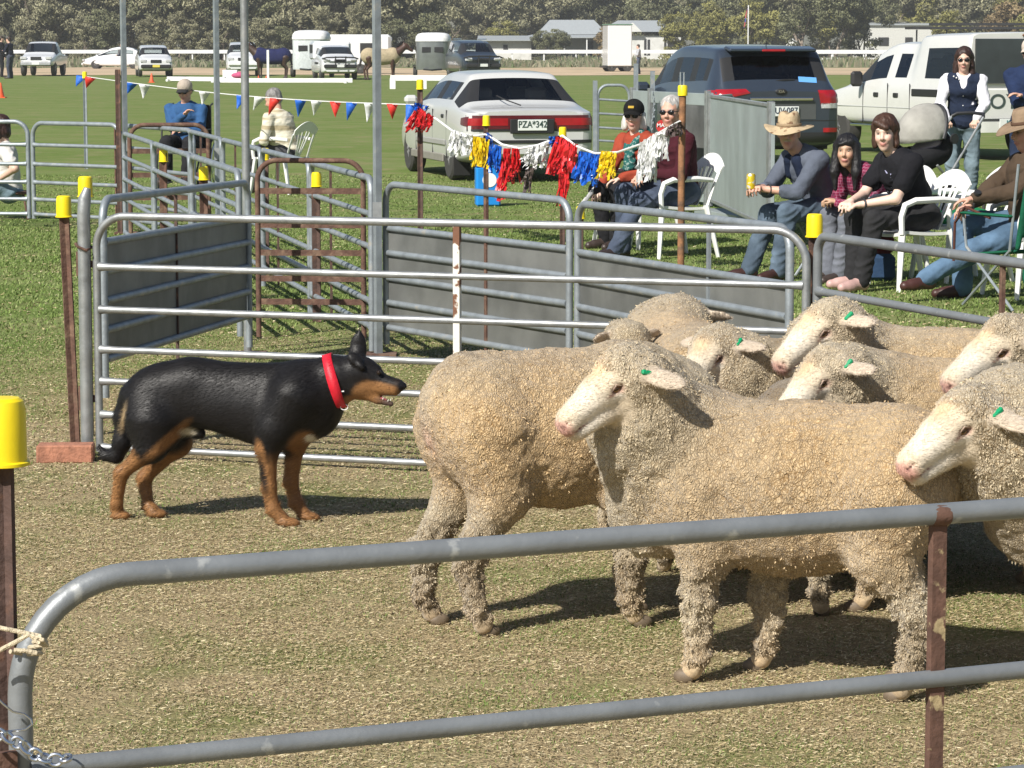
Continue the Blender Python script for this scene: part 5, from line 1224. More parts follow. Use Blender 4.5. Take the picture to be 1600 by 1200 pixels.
MB().box((.05, 0, .47), (.46, .44, .05), bev=.015).build('seat', bm, wc); MB().box((-.22, 0, .74), (.05, .46, .50), bev=.015).build('backrest', bm, wc)
for sy in (-1, 1):
    w = MB().tube([(-.08 + .29 * math.cos(2 * math.pi * k / 28), sy * .31, .30 + .29 * math.sin(2 * math.pi * k / 28)) for k in range(28)], .014, 8, closed=True).build('wheel', M['rubber'], wc)
    MB().tube([(-.08 + .25 * math.cos(2 * math.pi * k / 28), sy * .34, .30 + .25 * math.sin(2 * math.pi * k / 28)) for k in range(28)], .009, 8, closed=True).build('hand_rim', M['chrome'], w)
    sb = MB()
    for k in range(12): sb.tube([(-.08, sy * .31, .30), (-.08 + .28 * math.cos(k * .5236), sy * .31, .30 + .28 * math.sin(k * .5236))], .003, 5)
    sb.build('spokes', M['chrome'], w)
    MB().tube([(.42 + .08 * math.cos(2 * math.pi * k / 16), sy * .22, .095 + .08 * math.sin(2 * math.pi * k / 16)) for k in range(16)], .016, 8, closed=True).build('castor', M['rubber'], wc)
    MB().tube([(-.22, sy * .24, .2), (-.22, sy * .24, .98), (-.32, sy * .24, 1.0)], .012, 8).tube([(-.2, sy * .24, .70), (.22, sy * .24, .70), (.26, sy * .24, .45), (.42, sy * .22, .2)], .011, 8).build('frame_tube', M['black_plastic'], wc)
    MB().box((.52, sy * .12, .10), (.16, .12, .02)).build('footrest', M['black_plastic'], wc); MB().tube([(.26, sy * .2, .45), (.46, sy * .14, .12)], .011, 8).build('leg_tube', M['galv'], wc)
x, y = seat_px(447, 33.2)
person('grey-haired man seen from behind in a cream striped top, slumped in a white chair', x, y, 150, seat=.42, lean=14, hyaw=12, hpitch=-22, hands=((.22, .10, .62), (.24, -.10, .62)), feet=((.42, .10, .08), (.42, -.12, .08)), skin='ruddy',
       top=cloth('cream_wool', (.66, .62, .50), second=(.40, .34, .22), ss=5, thr=(.5, .58), stretch=(.2, .2, 2.2)), legs=cloth('dark_grey_trousers', (.06, .06, .065)), hair='short', haircol=(.20, .19, .185), fat=1.35, h=.012, sc=.98)
white_chair('white plastic chair under the man in the cream top', *fwd(150, .06, x, y), 150)
x, y = seat_px(16, 28.3)
person('dark-haired woman in a white T-shirt sitting low at the left edge', x, y, 190, seat=.20, lean=6, hyaw=-12, hpitch=-12, hands=((.10, .22, .40), (.34, -.12, .56)), feet=((.56, .12, .10), (.50, -.12, .10)), skin='fair',
       top=cloth('white_tee', (.62, .60, .56)), sleeve='short', legs=denim((.16, .28, .42)), hair='bob', haircol=(.035, .015, .012), girl=True, h=.011)
ls = thing('low_stool', 'low rusty-legged stool under the dark-haired woman', 'stool', (x, y, 0), R(190)); MB().box((0, 0, .26), (.34, .34, .03), bev=.01).build('seat', M['rust'], ls)
for sx in (-1, 1):
    for sy in (-1, 1): MB().tube([(sx * .13, sy * .13, .25), (sx * .17, sy * .17, 0)], .011, 8).build('leg', M['rust'], ls)
# ================================================================ VEHICLES
def car_paint(name, c, **k): return mat(name, c, rough=.28, metal=k.pop('metal', .0), var=.02, coat=.8, **k)
G_CAR = glass('car_glass', (.72, .77, .78)); G_DARK = glass('tinted_glass', (.30, .33, .34))
m_arch = mat('wheel_arch_lining', (.012, .012, .012), .9, var=0); m_red = mat('red_light_lens', (.33, .008, .014), .18, var=.15, vs=9, coat=.6); m_dred = mat('dark_red_lens', (.10, .010, .016), .2, var=.1, coat=.6)
m_clear = mat('clear_light_lens', (.65, .66, .68), .12, metal=.3, var=.2, vs=30); m_trim = mat('black_trim', (.02, .02, .021), .5, var=.05); m_chr = mat('chrome', (.75, .76, .78), .12, metal=1.0, var=0)
m_rim = mat('alloy_rim', (.40, .40, .41), .35, metal=.7, var=.1); m_plate = mat('number_plate_white', (.72, .74, .72), .45, var=.02); m_seatc = mat('seat_fabric', (.20, .19, .18), .9, var=.1)
def text_on(body, parent, loc, rot, size, m, name='lettering', align='CENTER', ext=.002, shear=0, sx=1.0):
    cu = bpy.data.curves.new(name, 'FONT'); cu.body = body; cu.size = size; cu.align_x = align; cu.align_y = 'CENTER'; cu.extrude = ext; cu.materials.append(m); cu.offset = size * .012
    to = bpy.data.objects.new('t', cu); C.objects.link(to); me = bpy.data.meshes.new_from_object(to.evaluated_get(bpy.context.evaluated_depsgraph_get())); bpy.data.objects.remove(to)
    o = bpy.data.objects.new(name, me); C.objects.link(o); o.parent = parent; o.location = loc; o.rotation_euler = rot; o.scale = (sx, 1, 1); return o
def loft_body(st, w=1.0):
    """st: stations (x, zb, zbelt, ztop, wlow, wbelt, wtop, side_tag, top_tag) from the rear to the front; tags hold for the span that follows"""
    rows = []
    for x, zb, zc, zt, wl, wb, wt, _, _ in st:
        b, t_ = np.array([wb, zc]), np.array([wt, zt - .035]); L = lambda a, c, u: a + (c - a) * u
        r = [(0, zb), (wl * .90, zb), (wl * .985, zb + .07), (wl, zb + .18), (wl * 1.005, (zb + zc) / 2 + .04), (wl * .5 + wb * .5 + .006, zc - .09), (wb, zc), tuple(L(b, t_, .10)), tuple(L(b, t_, .88)), (wt, zt - .035), (wt * .90, zt - .006), (0, zt + .012)]
        rows.append([(x, y, z) for y, z in r])
    n = len(rows[0]); V = []; idx = {}
    for i, r in enumerate(rows):
        for j, p in enumerate(r):
            idx[(i, j, 1)] = len(V); V.append(p)
            if j in (0, n - 1): idx[(i, j, -1)] = idx[(i, j, 1)]
            else: idx[(i, j, -1)] = len(V); V.append((p[0], -p[1], p[2]))
    F = []; T = []
    for i in range(len(rows) - 1):
        sg, tg = st[i][7], st[i][8]
        for j in range(n - 1):
            tag_ = 0
            if j == 7 and sg == 'g': tag_ = 1
            if j in (10,) and tg == 'g': tag_ = 2
            if j in (9,) and tg == 'g': tag_ = 3
            if j == 8 and tg == 'g' and sg == 'b': tag_ = 3
            if j == 7 and sg == 'b': tag_ = 3
            for s in (1, -1):
                f = (idx[(i, j, s)], idx[(i + 1, j, s)], idx[(i + 1, j + 1, s)], idx[(i, j + 1, s)])
                f = f if s < 0 else f[::-1]
                f = tuple(dict.fromkeys(f)); F.append(f); T.append(tag_)
    for i in (0, len(rows) - 1):
        loop = [idx[(i, j, 1)] for j in range(n)] + [idx[(i, j, -1)] for j in range(n - 2, 0, -1)]
        F.append(tuple(loop if i == 0 else loop[::-1])); T.append(0)
    return V, F, T
def wheel(parent, x, y, r, w, detail=True, spokes=6, rim=None, name='wheel'):
    wt = bpy.data.objects.new(name, None)
    s = 1 if y > 0 else -1
    ty = MB(); prof = [(r * .60, -w / 2), (r * .86, -w / 2 - .004), (r * .97, -w * .40), (r, -w * .2), (r, w * .2), (r * .97, w * .40), (r * .86, w / 2 + .004), (r * .60, w / 2)]
    ty.lathe(prof, (x, y, r), 26, rot=Matrix.Rotation(R(90), 4, 'X')); o = ty.build(name, M['rubber'], parent)
    rm = MB(); yy = y + s * w * .36
    rm.lathe([(r * .62, -.02), (r * .64, 0.012), (r * .57, .016), (r * .55, -.01)], (x, yy, r), 26, rot=Matrix.Rotation(R(-90 * s), 4, 'X'))
    rm.lathe([(.01, -.0), (r * .16, 0.0), (r * .14, .02), (.01, .024)], (x, yy, r), 16, rot=Matrix.Rotation(R(-90 * s), 4, 'X'))
    if detail:
        for k in range(spokes):
            a = 2 * math.pi * k / spokes + .3; rm.tube([(x + r * .1 * math.cos(a), yy + s * .008, r + r * .1 * math.sin(a)), (x + r * .58 * math.cos(a), yy + s * .004, r + r * .58 * math.sin(a))], [r * .09, r * .065], 6)
    rm.build('rim', rim or m_rim, o); MB().lathe([(.01, 0), (r * .56, 0), (r * .55, .006), (.01, .006)], (x, yy - s * .05, r), 20, rot=Matrix.Rotation(R(-90 * s), 4, 'X')).build('brake_disc', m_arch, o)
    return o
def vehicle(name, label, cat, X, Y, heading, st, paint, wheels, wr=.31, ww=.20, group=None, side_glass=None, top_glass=None, sc=1.0, seats=True, rim=None, spokes=6, track=None, arch=1.14, sub_=2):
    t = thing(name, label, cat, (X, Y, 0), R(heading), group); t.scale = (sc,) * 3
    V, F, T = loft_body(st)
    me = bpy.data.meshes.new('body'); me.from_pydata(V, [], F); me.materials.append(paint); me.materials.append(side_glass or G_CAR); me.materials.append(top_glass or G_CAR); me.materials.append(m_trim); me.materials.append(m_arch)
    for p, k in zip(me.polygons, T): p.material_index = k
    o = bpy.data.objects.new('body', me); C.objects.link(o); o.parent = t
    sm = o.modifiers.new('s', 'SUBSURF'); sm.levels = sm.render_levels = sub_; sm.subdivision_type = 'CATMULL_CLARK'
    wmax = max(s[4] for s in st); tr = track or wmax - ww / 2 - .015
    cut = MB()
    for wx in wheels:
        for s in (-1, 1): cut.lathe([(wr * arch, -.19), (wr * arch, .19)], (wx, s * (wmax - .10), wr + .015), 28, rot=Matrix.Rotation(R(90), 4, 'X'))
    ce = cut.build('cut', [paint, G_CAR, G_CAR, m_trim, m_arch], smooth=False)
    for p in ce.data.polygons: p.material_index = 4
    md = o.modifiers.new('b', 'BOOLEAN'); md.object = ce; md.operation = 'DIFFERENCE'; md.solver = 'EXACT'
    dg = bpy.context.evaluated_depsgraph_get(); ev = o.evaluated_get(dg); m2 = bpy.data.meshes.new_from_object(ev)
    bpy.data.objects.remove(ce); bpy.data.objects.remove(o)
    vs = np.array([v.co for v in m2.vertices]); out = {}; BV[t.name] = BVHTree.FromPolygons([tuple(v) for v in vs], [tuple(p.vertices) for p in m2.polygons])
    for p in m2.polygons: out.setdefault(p.material_index, []).append(tuple(p.vertices))
    mats = [paint, side_glass or G_CAR, top_glass or G_CAR, m_trim, m_arch]; names = ['body', 'side_window', 'windscreen', 'window_trim', 'wheel_arch']
    def put(nm, faces, m, smooth=True):
        u = sorted({i for f in faces for i in f}); mp = {a: k for k, a in enumerate(u)}
        return obj(nm, vs[u], [tuple(mp[i] for i in f) for f in faces], m, t, smooth=smooth, auto=32)
    for k, fs in out.items():
        if k in (1, 2, 3):
            par = {}
            def fd(a):
                while par.setdefault(a, a) != a: a = par[a]
                return a
            for f in fs:
                for q_ in f[1:]: par[fd(q_)] = fd(f[0])
            groups = {}; mx = (st[0][0] + st[-1][0]) / 2
            for f in fs: groups.setdefault((vs[list(f)].mean(0)[0] > mx, fd(f[0])), []).append(f)
            for key, g in groups.items(): put({1: 'side_window', 3: 'window_trim'}.get(k, 'windscreen' if key[0] else 'rear_window'), g, mats[k])
        else: put(names[k], fs, mats[k])
    for wx in wheels:
        for s in (-1, 1): wheel(t, wx, s * tr, wr, ww, spokes=spokes, rim=rim)
    return t
def bx(t, name, c, size, m, rot=None, bev=.01, parent=None): return MB().box(c, size, rot=rot, bev=bev).build(name, m, parent or t, smooth=bev > 0)
def seats(t, xs, z=.55, w=.52, y=.38, top=1.12, m=None):
    for x in xs:
        for s in (-1, 1):
            o = MB().box((x, s * y, z + .06), (.5, w, .18), bev=.05).box((x - .27, s * y, (z + top) / 2), (.14, w, top - z), rot=euler(0, R(-10), 0), bev=.06).build('car_seat', m or m_seatc, t)
            MB().box((x - .35, s * y, top + .06), (.10, .28, .16), bev=.04).build('headrest', m or m_seatc, o)

BV = {}
from mathutils.bvhtree import BVHTree
def patch(t, name, quad, m, side=0, off=.010, nu=12, nv=5, th=.03):
    '''a lens, strip or panel lying on the body: quad of (y, z) seen from the rear, or of (x, z) seen from a side'''
    V = []; a, b, c, d = [np.array(q, float) for q in quad]; bv = BV[t.name]
    dr = Vector((1, 0, 0)) if side == 0 else Vector((0, -side, 0))
    for i in range(nu + 1):
        for j in range(nv + 1):
            u, v = i / nu, j / nv; q = (a * (1 - u) + b * u) * (1 - v) + (d * (1 - u) + c * u) * v
            o = Vector((-2, q[0], q[1])) if side == 0 else Vector((q[0], 3 * side, q[1])); h = bv.ray_cast(o, dr)[0]
            V.append(h if h is not None else (V[-1] if V else o + dr * 2))
    V = [Vector(v) - dr * off for v in V]; k = len(V); w = nv + 1
    F = [(i * w + j, (i + 1) * w + j, (i + 1) * w + j + 1, i * w + j + 1) for i in range(nu) for j in range(nv)]
    V += [v + dr * th for v in V]; F += [tuple(q + k for q in f[::-1]) for f in F]
    rim = [i * w for i in range(nu + 1)] + [nu * w + j for j in range(1, w)] + [i * w + nv for i in range(nu - 1, -1, -1)] + [j for j in range(nv - 1, 0, -1)]
    F += [(rim[i], rim[(i + 1) % len(rim)], rim[(i + 1) % len(rim)] + k, rim[i] + k) for i in range(len(rim))]
    return obj(name, [tuple(v) for v in V], F, m, t, auto=30)
# ---- white sedan, seen from behind
silver = car_paint('pearl_white_paint', (.54, .545, .535))
S_ = [(-.02, .36, .86, .885, .66, .66, .60, '', ''), (.03, .30, .86, .905, .80, .78, .70, '', ''), (.22, .24, .875, .935, .835, .81, .72, '', ''), (.50, .22, .90, .945, .845, .82, .74, 'b', 'g'), (.98, .20, .925, 1.345, .845, .825, .54, '', ''),
      (1.02, .20, .925, 1.350, .845, .825, .55, 'b', ''), (1.12, .20, .925, 1.358, .845, .825, .555, 'g', ''), (1.78, .20, .925, 1.375, .845, .825, .565, 'b', ''), (1.86, .20, .925, 1.376, .845, .825, .565, 'g', ''), (2.62, .20, .915, 1.345, .845, .825, .555, 'b', 'g'),
      (3.25, .20, .90, .955, .845, .81, .70, '', ''), (3.9, .22, .80, .86, .83, .77, .66, '', ''), (4.35, .26, .72, .765, .78, .72, .60, '', ''), (4.50, .34, .64, .67, .62, .60, .52, '', '')]
t = vehicle('parked_car', 'pearl white older sedan with full-width red tail light band, parked behind the garland', 'car', .235, 35.75, 103.5, S_, silver, (.98, 3.56), wr=.30, group=None, rim=mat('steel_rim', (.28, .28, .28), .6, var=.1))
lt = MB()
def wrap(z0, z1, x0=-.045, w=.80, m=None, name='tail_light', y0=-1, y1=1, th=.02, bend=.16):
    n = 20; V = []
    for i in range(n + 1):
        v = y0 + (y1 - y0) * i / n; a = abs(v); xx = x0 + bend * max(0, a - .62) ** 2 * 6; yy = v * w
        V += [(xx, yy, z0), (xx, yy, z1), (xx + th, yy * .99, z1), (xx + th, yy * .99, z0)]
    F = []
    for i in range(n):
        for k in range(4): F.append((4 * i + k, 4 * i + 4 + k, 4 * i + 4 + (k + 1) % 4, 4 * i + (k + 1) % 4))
    F += [(0, 1, 2, 3), (4 * n + 3, 4 * n + 2, 4 * n + 1, 4 * n)]
    return obj(name, V, F, m, t, auto=35)
patch(t, 'tail_light', ((-.80, .665), (.80, .665), (.80, .835), (-.80, .835)), m_dred, nu=24); patch(t, 'tail_light', ((.30, .71), (.79, .71), (.79, .80), (.30, .80)), m_red, off=.014); patch(t, 'tail_light', ((-.79, .71), (-.30, .71), (-.30, .80), (-.79, .80)), m_red, off=.014)
patch(t, 'light_trim', ((-.80, .640), (.80, .640), (.80, .668), (-.80, .668)), m_trim, nu=24, nv=2); patch(t, 'bumper_strip', ((-.79, .49), (.79, .49), (.79, .53), (-.79, .53)), m_trim, nu=24, nv=2, off=.012)
patch(t, 'bumper', ((-.79, .32), (.79, .32), (.79, .60), (-.79, .60)), silver, nu=24, nv=5, off=.022, th=.06) if False else None
for s in (-1, 1): patch(t, 'tail_light', ((.06, .70), (.26, .72), (.26, .80), (.06, .82)), m_dred, side=s, nu=6, nv=3)
bx(t, 'plate_recess', (-.062, -.0, .70), (.03, .56, .18), m_trim); pl = bx(t, 'number_plate', (-.082, 0, .715), (.012, .37, .135), m_plate, bev=.004)
text_on('PZA*342', pl, (-.090, 0, .722), (R(90), 0, R(-90)), .115, mat('plate_ink', (.03, .06, .05), .6, var=0), sx=.86)
for y in (-.30, .10): MB().tube([(.12, y, .955), (.30, y + .15, 1.02), (.50, y + .22, 1.07)], .008, 6).build('wiper', m_trim, t) if y > 0 else None
for s in (-1, 1):
    bx(t, 'mirror', (2.92, s * .92, .98), (.12, .18, .12), silver, bev=.04); bx(t, 'mud_flap', (.60, s * .74, .20), (.015, .22, .26), m_arch)
    for x in (1.30, 2.12): bx(t, 'door_handle', (x, s * .838, .80), (.13, .03, .05), m_trim)
    for x in (1.06, 1.90, 2.96): bx(t, 'door_seam', (x, s * .842, .58), (.008, .012, .60), m_trim, bev=0)
    bx(t, 'side_moulding', (2.0, s * .856, .47), (1.8, .02, .07), mat('grey_moulding', (.30, .30, .28), .6, var=.05)); bx(t, 'sill', (2.25, s * .84, .27), (2.0, .03, .10), mat('grey_sill', (.22, .21, .18), .7, var=.1))
seats(t, (1.55, 2.55), z=.40, y=.36, top=1.02, m=mat('cream_seat', (.40, .37, .32), .9, var=.05)); bx(t, 'parcel_shelf', (.80, 0, .90), (.42, 1.3, .02), m_seatc); bx(t, 'brake_light', (.62, 0, .95), (.06, .28, .06), m_dred)
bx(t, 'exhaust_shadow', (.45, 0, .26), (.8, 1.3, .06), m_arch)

# ---- dark grey wagon (rear hatch)
dgrey = car_paint('graphite_paint', (.042, .056, .080), metal=.35)
S_ = [(.0, .42, 1.02, 1.06, .74, .76, .70, '', ''), (.05, .34, 1.03, 1.12, .86, .84, .72, '', ''), (.09, .30, 1.05, 1.15, .92, .90, .78, '', 'g'), (.42, .26, 1.09, 1.61, .94, .90, .73, '', ''), (.50, .26, 1.09, 1.655, .94, .90, .73, 'b', ''), (.66, .25, 1.09, 1.675, .94, .90, .73, 'g', ''),
      (1.15, .24, 1.07, 1.69, .94, .90, .73, 'b', ''), (1.24, .24, 1.06, 1.70, .94, .90, .73, 'g', ''), (2.05, .24, 1.04, 1.705, .94, .90, .73, 'b', ''), (2.14, .24, 1.04, 1.70, .94, .90, .73, 'g', ''), (2.85, .24, 1.02, 1.62, .94, .90, .71, 'b', 'g'), (3.55, .25, 1.02, 1.10, .94, .88, .74, '', ''),
      (4.2, .27, .92, .99, .92, .82, .68, '', ''), (4.6, .32, .80, .84, .84, .76, .60, '', ''), (4.68, .42, .70, .72, .66, .64, .50, '', '')]
t = vehicle('parked_car', 'dark grey wagon with its rear hatch to the camera, blue sticker on the glass', 'car', 3.66, 39.8, 103.5, S_, dgrey, (1.0, 3.70), wr=.36, ww=.23, side_glass=G_CAR, top_glass=G_DARK)
for s in (-1, 1):
    bx(t, 'mirror', (3.2, s * 1.02, 1.08), (.14, .22, .16), dgrey, bev=.05)
    for x in (1.45, 2.4): bx(t, 'door_handle', (x, s * .945, .93), (.16, .03, .04), dgrey)
    for x in (1.12, 2.10, 3.1): bx(t, 'door_seam', (x, s * .943, .68), (.008, .012, .70), m_trim, bev=0)
patch(t, 'tail_light', ((.40, 1.04), (.89, .94), (.89, 1.09), (.46, 1.10)), m_red); patch(t, 'tail_light', ((-.89, .90), (-.62, .88), (-.58, 1.08), (-.89, 1.08)), m_red); patch(t, 'clear_lens', ((-.89, .83), (-.63, .83), (-.62, .90), (-.89, .90)), m_clear)
for s in (-1, 1): patch(t, 'tail_light', ((.06, .90), (.30, .94), (.34, 1.08), (.06, 1.08)), m_red, side=s, nu=6, nv=3)
patch(t, 'bumper_trim', ((-.88, .36), (.88, .36), (.88, .50), (-.88, .50)), m_trim, nu=24, nv=4, off=.02, th=.06); patch(t, 'bumper_seam', ((-.88, .655), (.88, .655), (.88, .667), (-.88, .667)), m_trim, nu=24, nv=1, off=.004); patch(t, 'hatch_shine', ((-.55, .68), (.50, .68), (.50, .90), (-.55, .90)), mat('hatch_shine_paint', (.13, .135, .14), .35, .5, .05), nu=14, nv=4, off=.004)  # paler hatch patch is a sheen painted in as colour
bx(t, 'chrome_strip', (-.035, -.04, .96), (.03, .92, .045), m_chr, bev=.012); pl = bx(t, 'number_plate', (-.028, -.11, .79), (.012, .37, .135), m_plate, bev=.004)
text_on('UV\u00b7087', pl, (-.036, -.11, .797), (R(90), 0, R(-90)), .12, mat('plate_ink_blue', (.02, .03, .06), .6, var=0), sx=.9)
MB().sphere((-.012, -.04, 1.06), (.012, .085, .042), 20, 8).build('badge', m_trim, t); text_on('KIA', t, (-.028, -.04, 1.06), (R(90), 0, R(-90)), .055, m_chr)
patch(t, 'reflector', ((-.88, .50), (-.66, .50), (-.66, .56), (-.88, .56)), m_red, off=.03); bx(t, 'spoiler', (.36, 0, 1.64), (.28, 1.26, .05), dgrey, rot=euler(0, R(-8), 0), bev=.02); bx(t, 'high_brake_light', (.205, 0, 1.62), (.03, .34, .035), m_red)
st_ = bx(t, 'window_sticker', (.135, -.47, 1.22), (.006, .26, .085), mat('blue_sticker', (.12, .35, .75), .5, var=.02), rot=euler(R(4), R(32), 0), bev=0)
MB().tube([(.14, .04, 1.20), (.12, -.12, 1.215), (.13, -.28, 1.22)], .012, 6).build('wiper', m_trim, t); MB().tube([(.55, 0, 1.68), (.44, 0, 1.86)], .006, 6).build('aerial', m_trim, t)
seats(t, (1.7, 2.7), z=.60, y=.40, top=1.30, m=mat('dark_seat', (.05, .05, .052), .9, var=.05)); bx(t, 'underbody', (1.2, 0, .30), (2.0, 1.6, .08), m_arch)
bx(t, 'door_strip', (2.2, .948, .50), (1.9, .02, .06), m_trim)

# ---- white ute with a canopy
wp = car_paint('white_ute_paint', (.66, .66, .63)); wr_ = (.88)
S_ = [(.0, .52, 1.02, 1.86, .84, .86, .74, '', ''), (.03, .50, 1.02, 1.88, .88, .87, .76, '', ''), (.10, .50, 1.02, 1.885, .88, .87, .76, 'b', ''), (.18, .50, 1.02, 1.885, .88, .87, .76, 'g', ''), (1.50, .48, 1.02, 1.875, .88, .87, .75, '', ''), (1.66, .46, 1.04, 1.84, .88, .87, .72, '', ''),
      (1.78, .45, 1.06, 1.76, .88, .87, .66, '', ''), (1.86, .44, 1.06, 1.745, .88, .87, .65, 'g', ''), (2.40, .44, 1.06, 1.755, .88, .87, .65, '', ''), (2.52, .44, 1.05, 1.75, .88, .87, .65, 'g', ''), (3.18, .44, 1.04, 1.66, .88, .87, .63, 'b', 'g'), (3.78, .44, 1.05, 1.12, .88, .85, .72, '', ''),
      (4.5, .46, .98, 1.05, .87, .82, .70, '', ''), (5.0, .48, .86, .92, .84, .76, .64, '', ''), (5.12, .54, .74, .78, .70, .66, .54, '', '')]
t = vehicle('parked_ute', 'white utility with a windowed canopy on its tray, behind the standing woman', 'utility', 7.46, 42.75, 109.5, S_, wp, (1.12, 4.20), sub_=1, wr=.37, ww=.25, side_glass=G_CAR, top_glass=G_DARK)
bx(t, 'tailgate', (-.03, 0, .83), (.06, 1.62, .46), wp, bev=.02); pn = MB().box((-.035, 0, 1.46), (.02, 1.46, .66), bev=.008).build('canopy_window', mat('tinted_canopy_glass', (.035, .045, .05), .06, var=.3, vs=2, coat=1), t)
MB().box((-.05, 0, 1.46), (.012, .9, .42), bev=.006).build('window_reflection_frame', m_trim, t) if False else None
text_on('TOYOTA', t, (-.064, 0, .86), (R(90), 0, R(-90)), .30, mat('green_grey_lettering', (.05, .07, .065), .5, var=0), sx=1.12)
wrap(.42, .58, -.17, .86, wp, 'rear_bumper', bend=.08); pl = bx(t, 'number_plate', (-.19, .20, .55), (.012, .37, .135), m_plate, bev=.004); text_on('KPI', pl, (-.20, .20, .557), (R(90), 0, R(-90)), .11, mat('plate_ink_teal', (.03, .16, .17), .6, var=0))
bx(t, 'canopy_brake_light', (-.02, -.20, 1.84), (.03, .28, .03), mat('brown_lens', (.16, .06, .02), .3, var=0))
for s in (-1, 1):
    bx(t, 'tail_light', (-.03, s * .80, .80), (.08, .12, .40), m_red); bx(t, 'mirror', (3.30, s * 1.0, 1.17), (.10, .20, .24), m_trim, bev=.04); bx(t, 'tray_panel', (1.05, s * .885, .98), (1.2, .02, .11), m_trim)
    for x in (2.18, 2.85): bx(t, 'door_handle', (x, s * .886, .93), (.15, .03, .07), m_trim)
    for x in (1.72, 2.46, 3.30): bx(t, 'door_seam', (x, s * .882, .80), (.010, .012, .62), m_trim, bev=0)
    bx(t, 'side_step', (2.6, s * .90, .45), (2.0, .12, .04), m_chr); bx(t, 'window_frame', (.84, s * .842, 1.12), (1.40, .02, .03), m_trim); bx(t, 'body_crease', (2.3, s * .886, .74), (4.0, .008, .012), silver)
MB().box((3.5, 0, 1.97), (2.6, 1.1, .03), bev=.01).build('roof_rack', m_trim, t) if False else None
bx(t, 'underbody', (1.0, 0, .50), (2.2, 1.4, .10), m_arch); seats(t, (2.1, 2.9), z=.75, y=.38, top=1.36, m=mat('dark_seat', (.05, .05, .052), .9, var=.05)); MB().tube([(-.10, 0, .50), (-.30, 0, .50)], .03, 8).sphere((-.30, 0, .56), .03).build('tow_ball', m_trim, t)

# ---- the far row of vehicles on the dirt
def far_front(t, L, w, z, lamp=.2, grille=True, bull=False, plate=True, dark=False, col=None):
    gz = z; x = L + .02
    bx(t, 'grille', (x - .02, 0, gz), (.05, w * .62, .16), m_trim); bx(t, 'front_bumper', (x + .02, 0, gz - .26), (.12, w * 1.75, .18), m_trim if dark else col, bev=.04)
    for s in (-1, 1): bx(t, 'headlight', (x - .06, s * w * .72, gz + .02), (.14, w * .36, .15), m_clear, bev=.03)
    if plate: bx(t, 'number_plate', (x + .09, 0, gz - .24), (.012, .37, .13), mat('plate_yellow', (.75, .62, .10), .5, var=0) if plate == 'y' else m_plate, bev=0)
    if bull:
        for s in (-1, 1): MB().tube([(x + .12, s * .25, gz - .34), (x + .16, s * .25, gz + .22)], .03, 8).build('bull_bar', m_trim, t)
        MB().tube([(x - .05, -w * .95, gz + .10), (x + .15, -w * .75, gz + .16), (x + .18, 0, gz + .18), (x + .15, w * .75, gz + .16), (x - .05, w * .95, gz + .10)], .035, 8).build('bull_bar', m_trim, t)
def suv_st(L=4.6, w=.92, h=1.72, belt=1.05, hood=1.05, van=False):
    return [(.0, .45, belt, belt + .05, w * .85, w * .85, w * .75, '', ''), (.06, .32, belt, belt + .10, w, w * .96, w * .8, '', 'g'), (.34, .28, belt, h - .06, w, w * .96, w * .74, '', ''), (.5, .28, belt, h, w, w * .96, w * .74, 'g', ''), (1.3, .28, belt, h, w, w * .96, w * .74, 'b', ''), (1.4, .28, belt, h, w, w * .96, w * .74, 'g', ''),
            (L * .62, .28, belt, h - .06, w, w * .96, w * .72, 'b', 'g'), (L * .77, .28, belt - .02, hood + .05, w, w * .94, w * .8, '', ''), (L * .93, .30, hood - .12, hood - .06, w * .97, w * .88, w * .72, '', ''), (L, .40, hood - .26, hood - .22, w * .80, w * .74, w * .6, '', '')]
def sedan_st(L=4.4, w=.87, h=1.56):
    return [(.0, .42, .85, .90, w * .8, w * .8, w * .7, '', ''), (.08, .30, .88, .98, w, w * .95, w * .78, '', 'g'), (.75, .22, .93, h - .05, w, w * .95, w * .64, 'g', ''), (1.7, .20, .93, h, w, w * .95, w * .66, 'b', ''), (1.8, .20, .93, h, w, w * .95, w * .66, 'g', ''), (2.5, .20, .91, h - .08, w, w * .95, w * .64, 'g', 'g'),
            (3.35, .22, .88, .96, w, w * .92, w * .78, '', ''), (4.05, .24, .74, .80, w * .96, w * .85, w * .66, '', ''), (L, .34, .60, .63, w * .75, w * .68, w * .5, '', '')]
far_white = car_paint('far_white_paint', (.74, .75, .76)); far_dark = car_paint('navy_black_paint', (.02, .028, .04), metal=.3)
q = gp(80, 117.5); ut = [(.0, .55, .95, 1.0, .80, .82, .8, '', ''), (.05, .5, .98, 1.02, .85, .85, .82, '', ''), (1.6, .48, .98, 1.02, .85, .85, .82, '', 'g'), (1.75, .45, 1.0, 1.70, .85, .85, .66, 'g', ''), (2.7, .45, 1.0, 1.70, .85, .85, .66, 'b', 'g'), (3.3, .45, 1.0, 1.08, .85, .83, .75, '', ''), (4.3, .48, .92, .98, .83, .78, .7, '', ''), (4.6, .55, .75, .78, .7, .7, .6, '', '')]
t = vehicle('parked_ute', 'white utility facing the camera, farthest left of the vehicles', 'utility', q.x, q.y, -90, ut, far_white, (.95, 3.75), wr=.38, group='vehicles parked on the dirt track', sc=1.12); far_front(t, 4.6, .85, .86, col=mat('grey_bumper', (.35, .36, .37), .5), dark=False)
q = gp(133, 107.5); t = vehicle('parked_car', 'white hatchback side on, its nose to the left, behind the white four-wheel drive', 'car', q.x + 4.35, q.y, 180, sedan_st(), far_white, (.8, 3.5), wr=.32, group='vehicles parked on the dirt track', sc=1.0); far_front(t, 4.4, .87, .60, col=far_white)
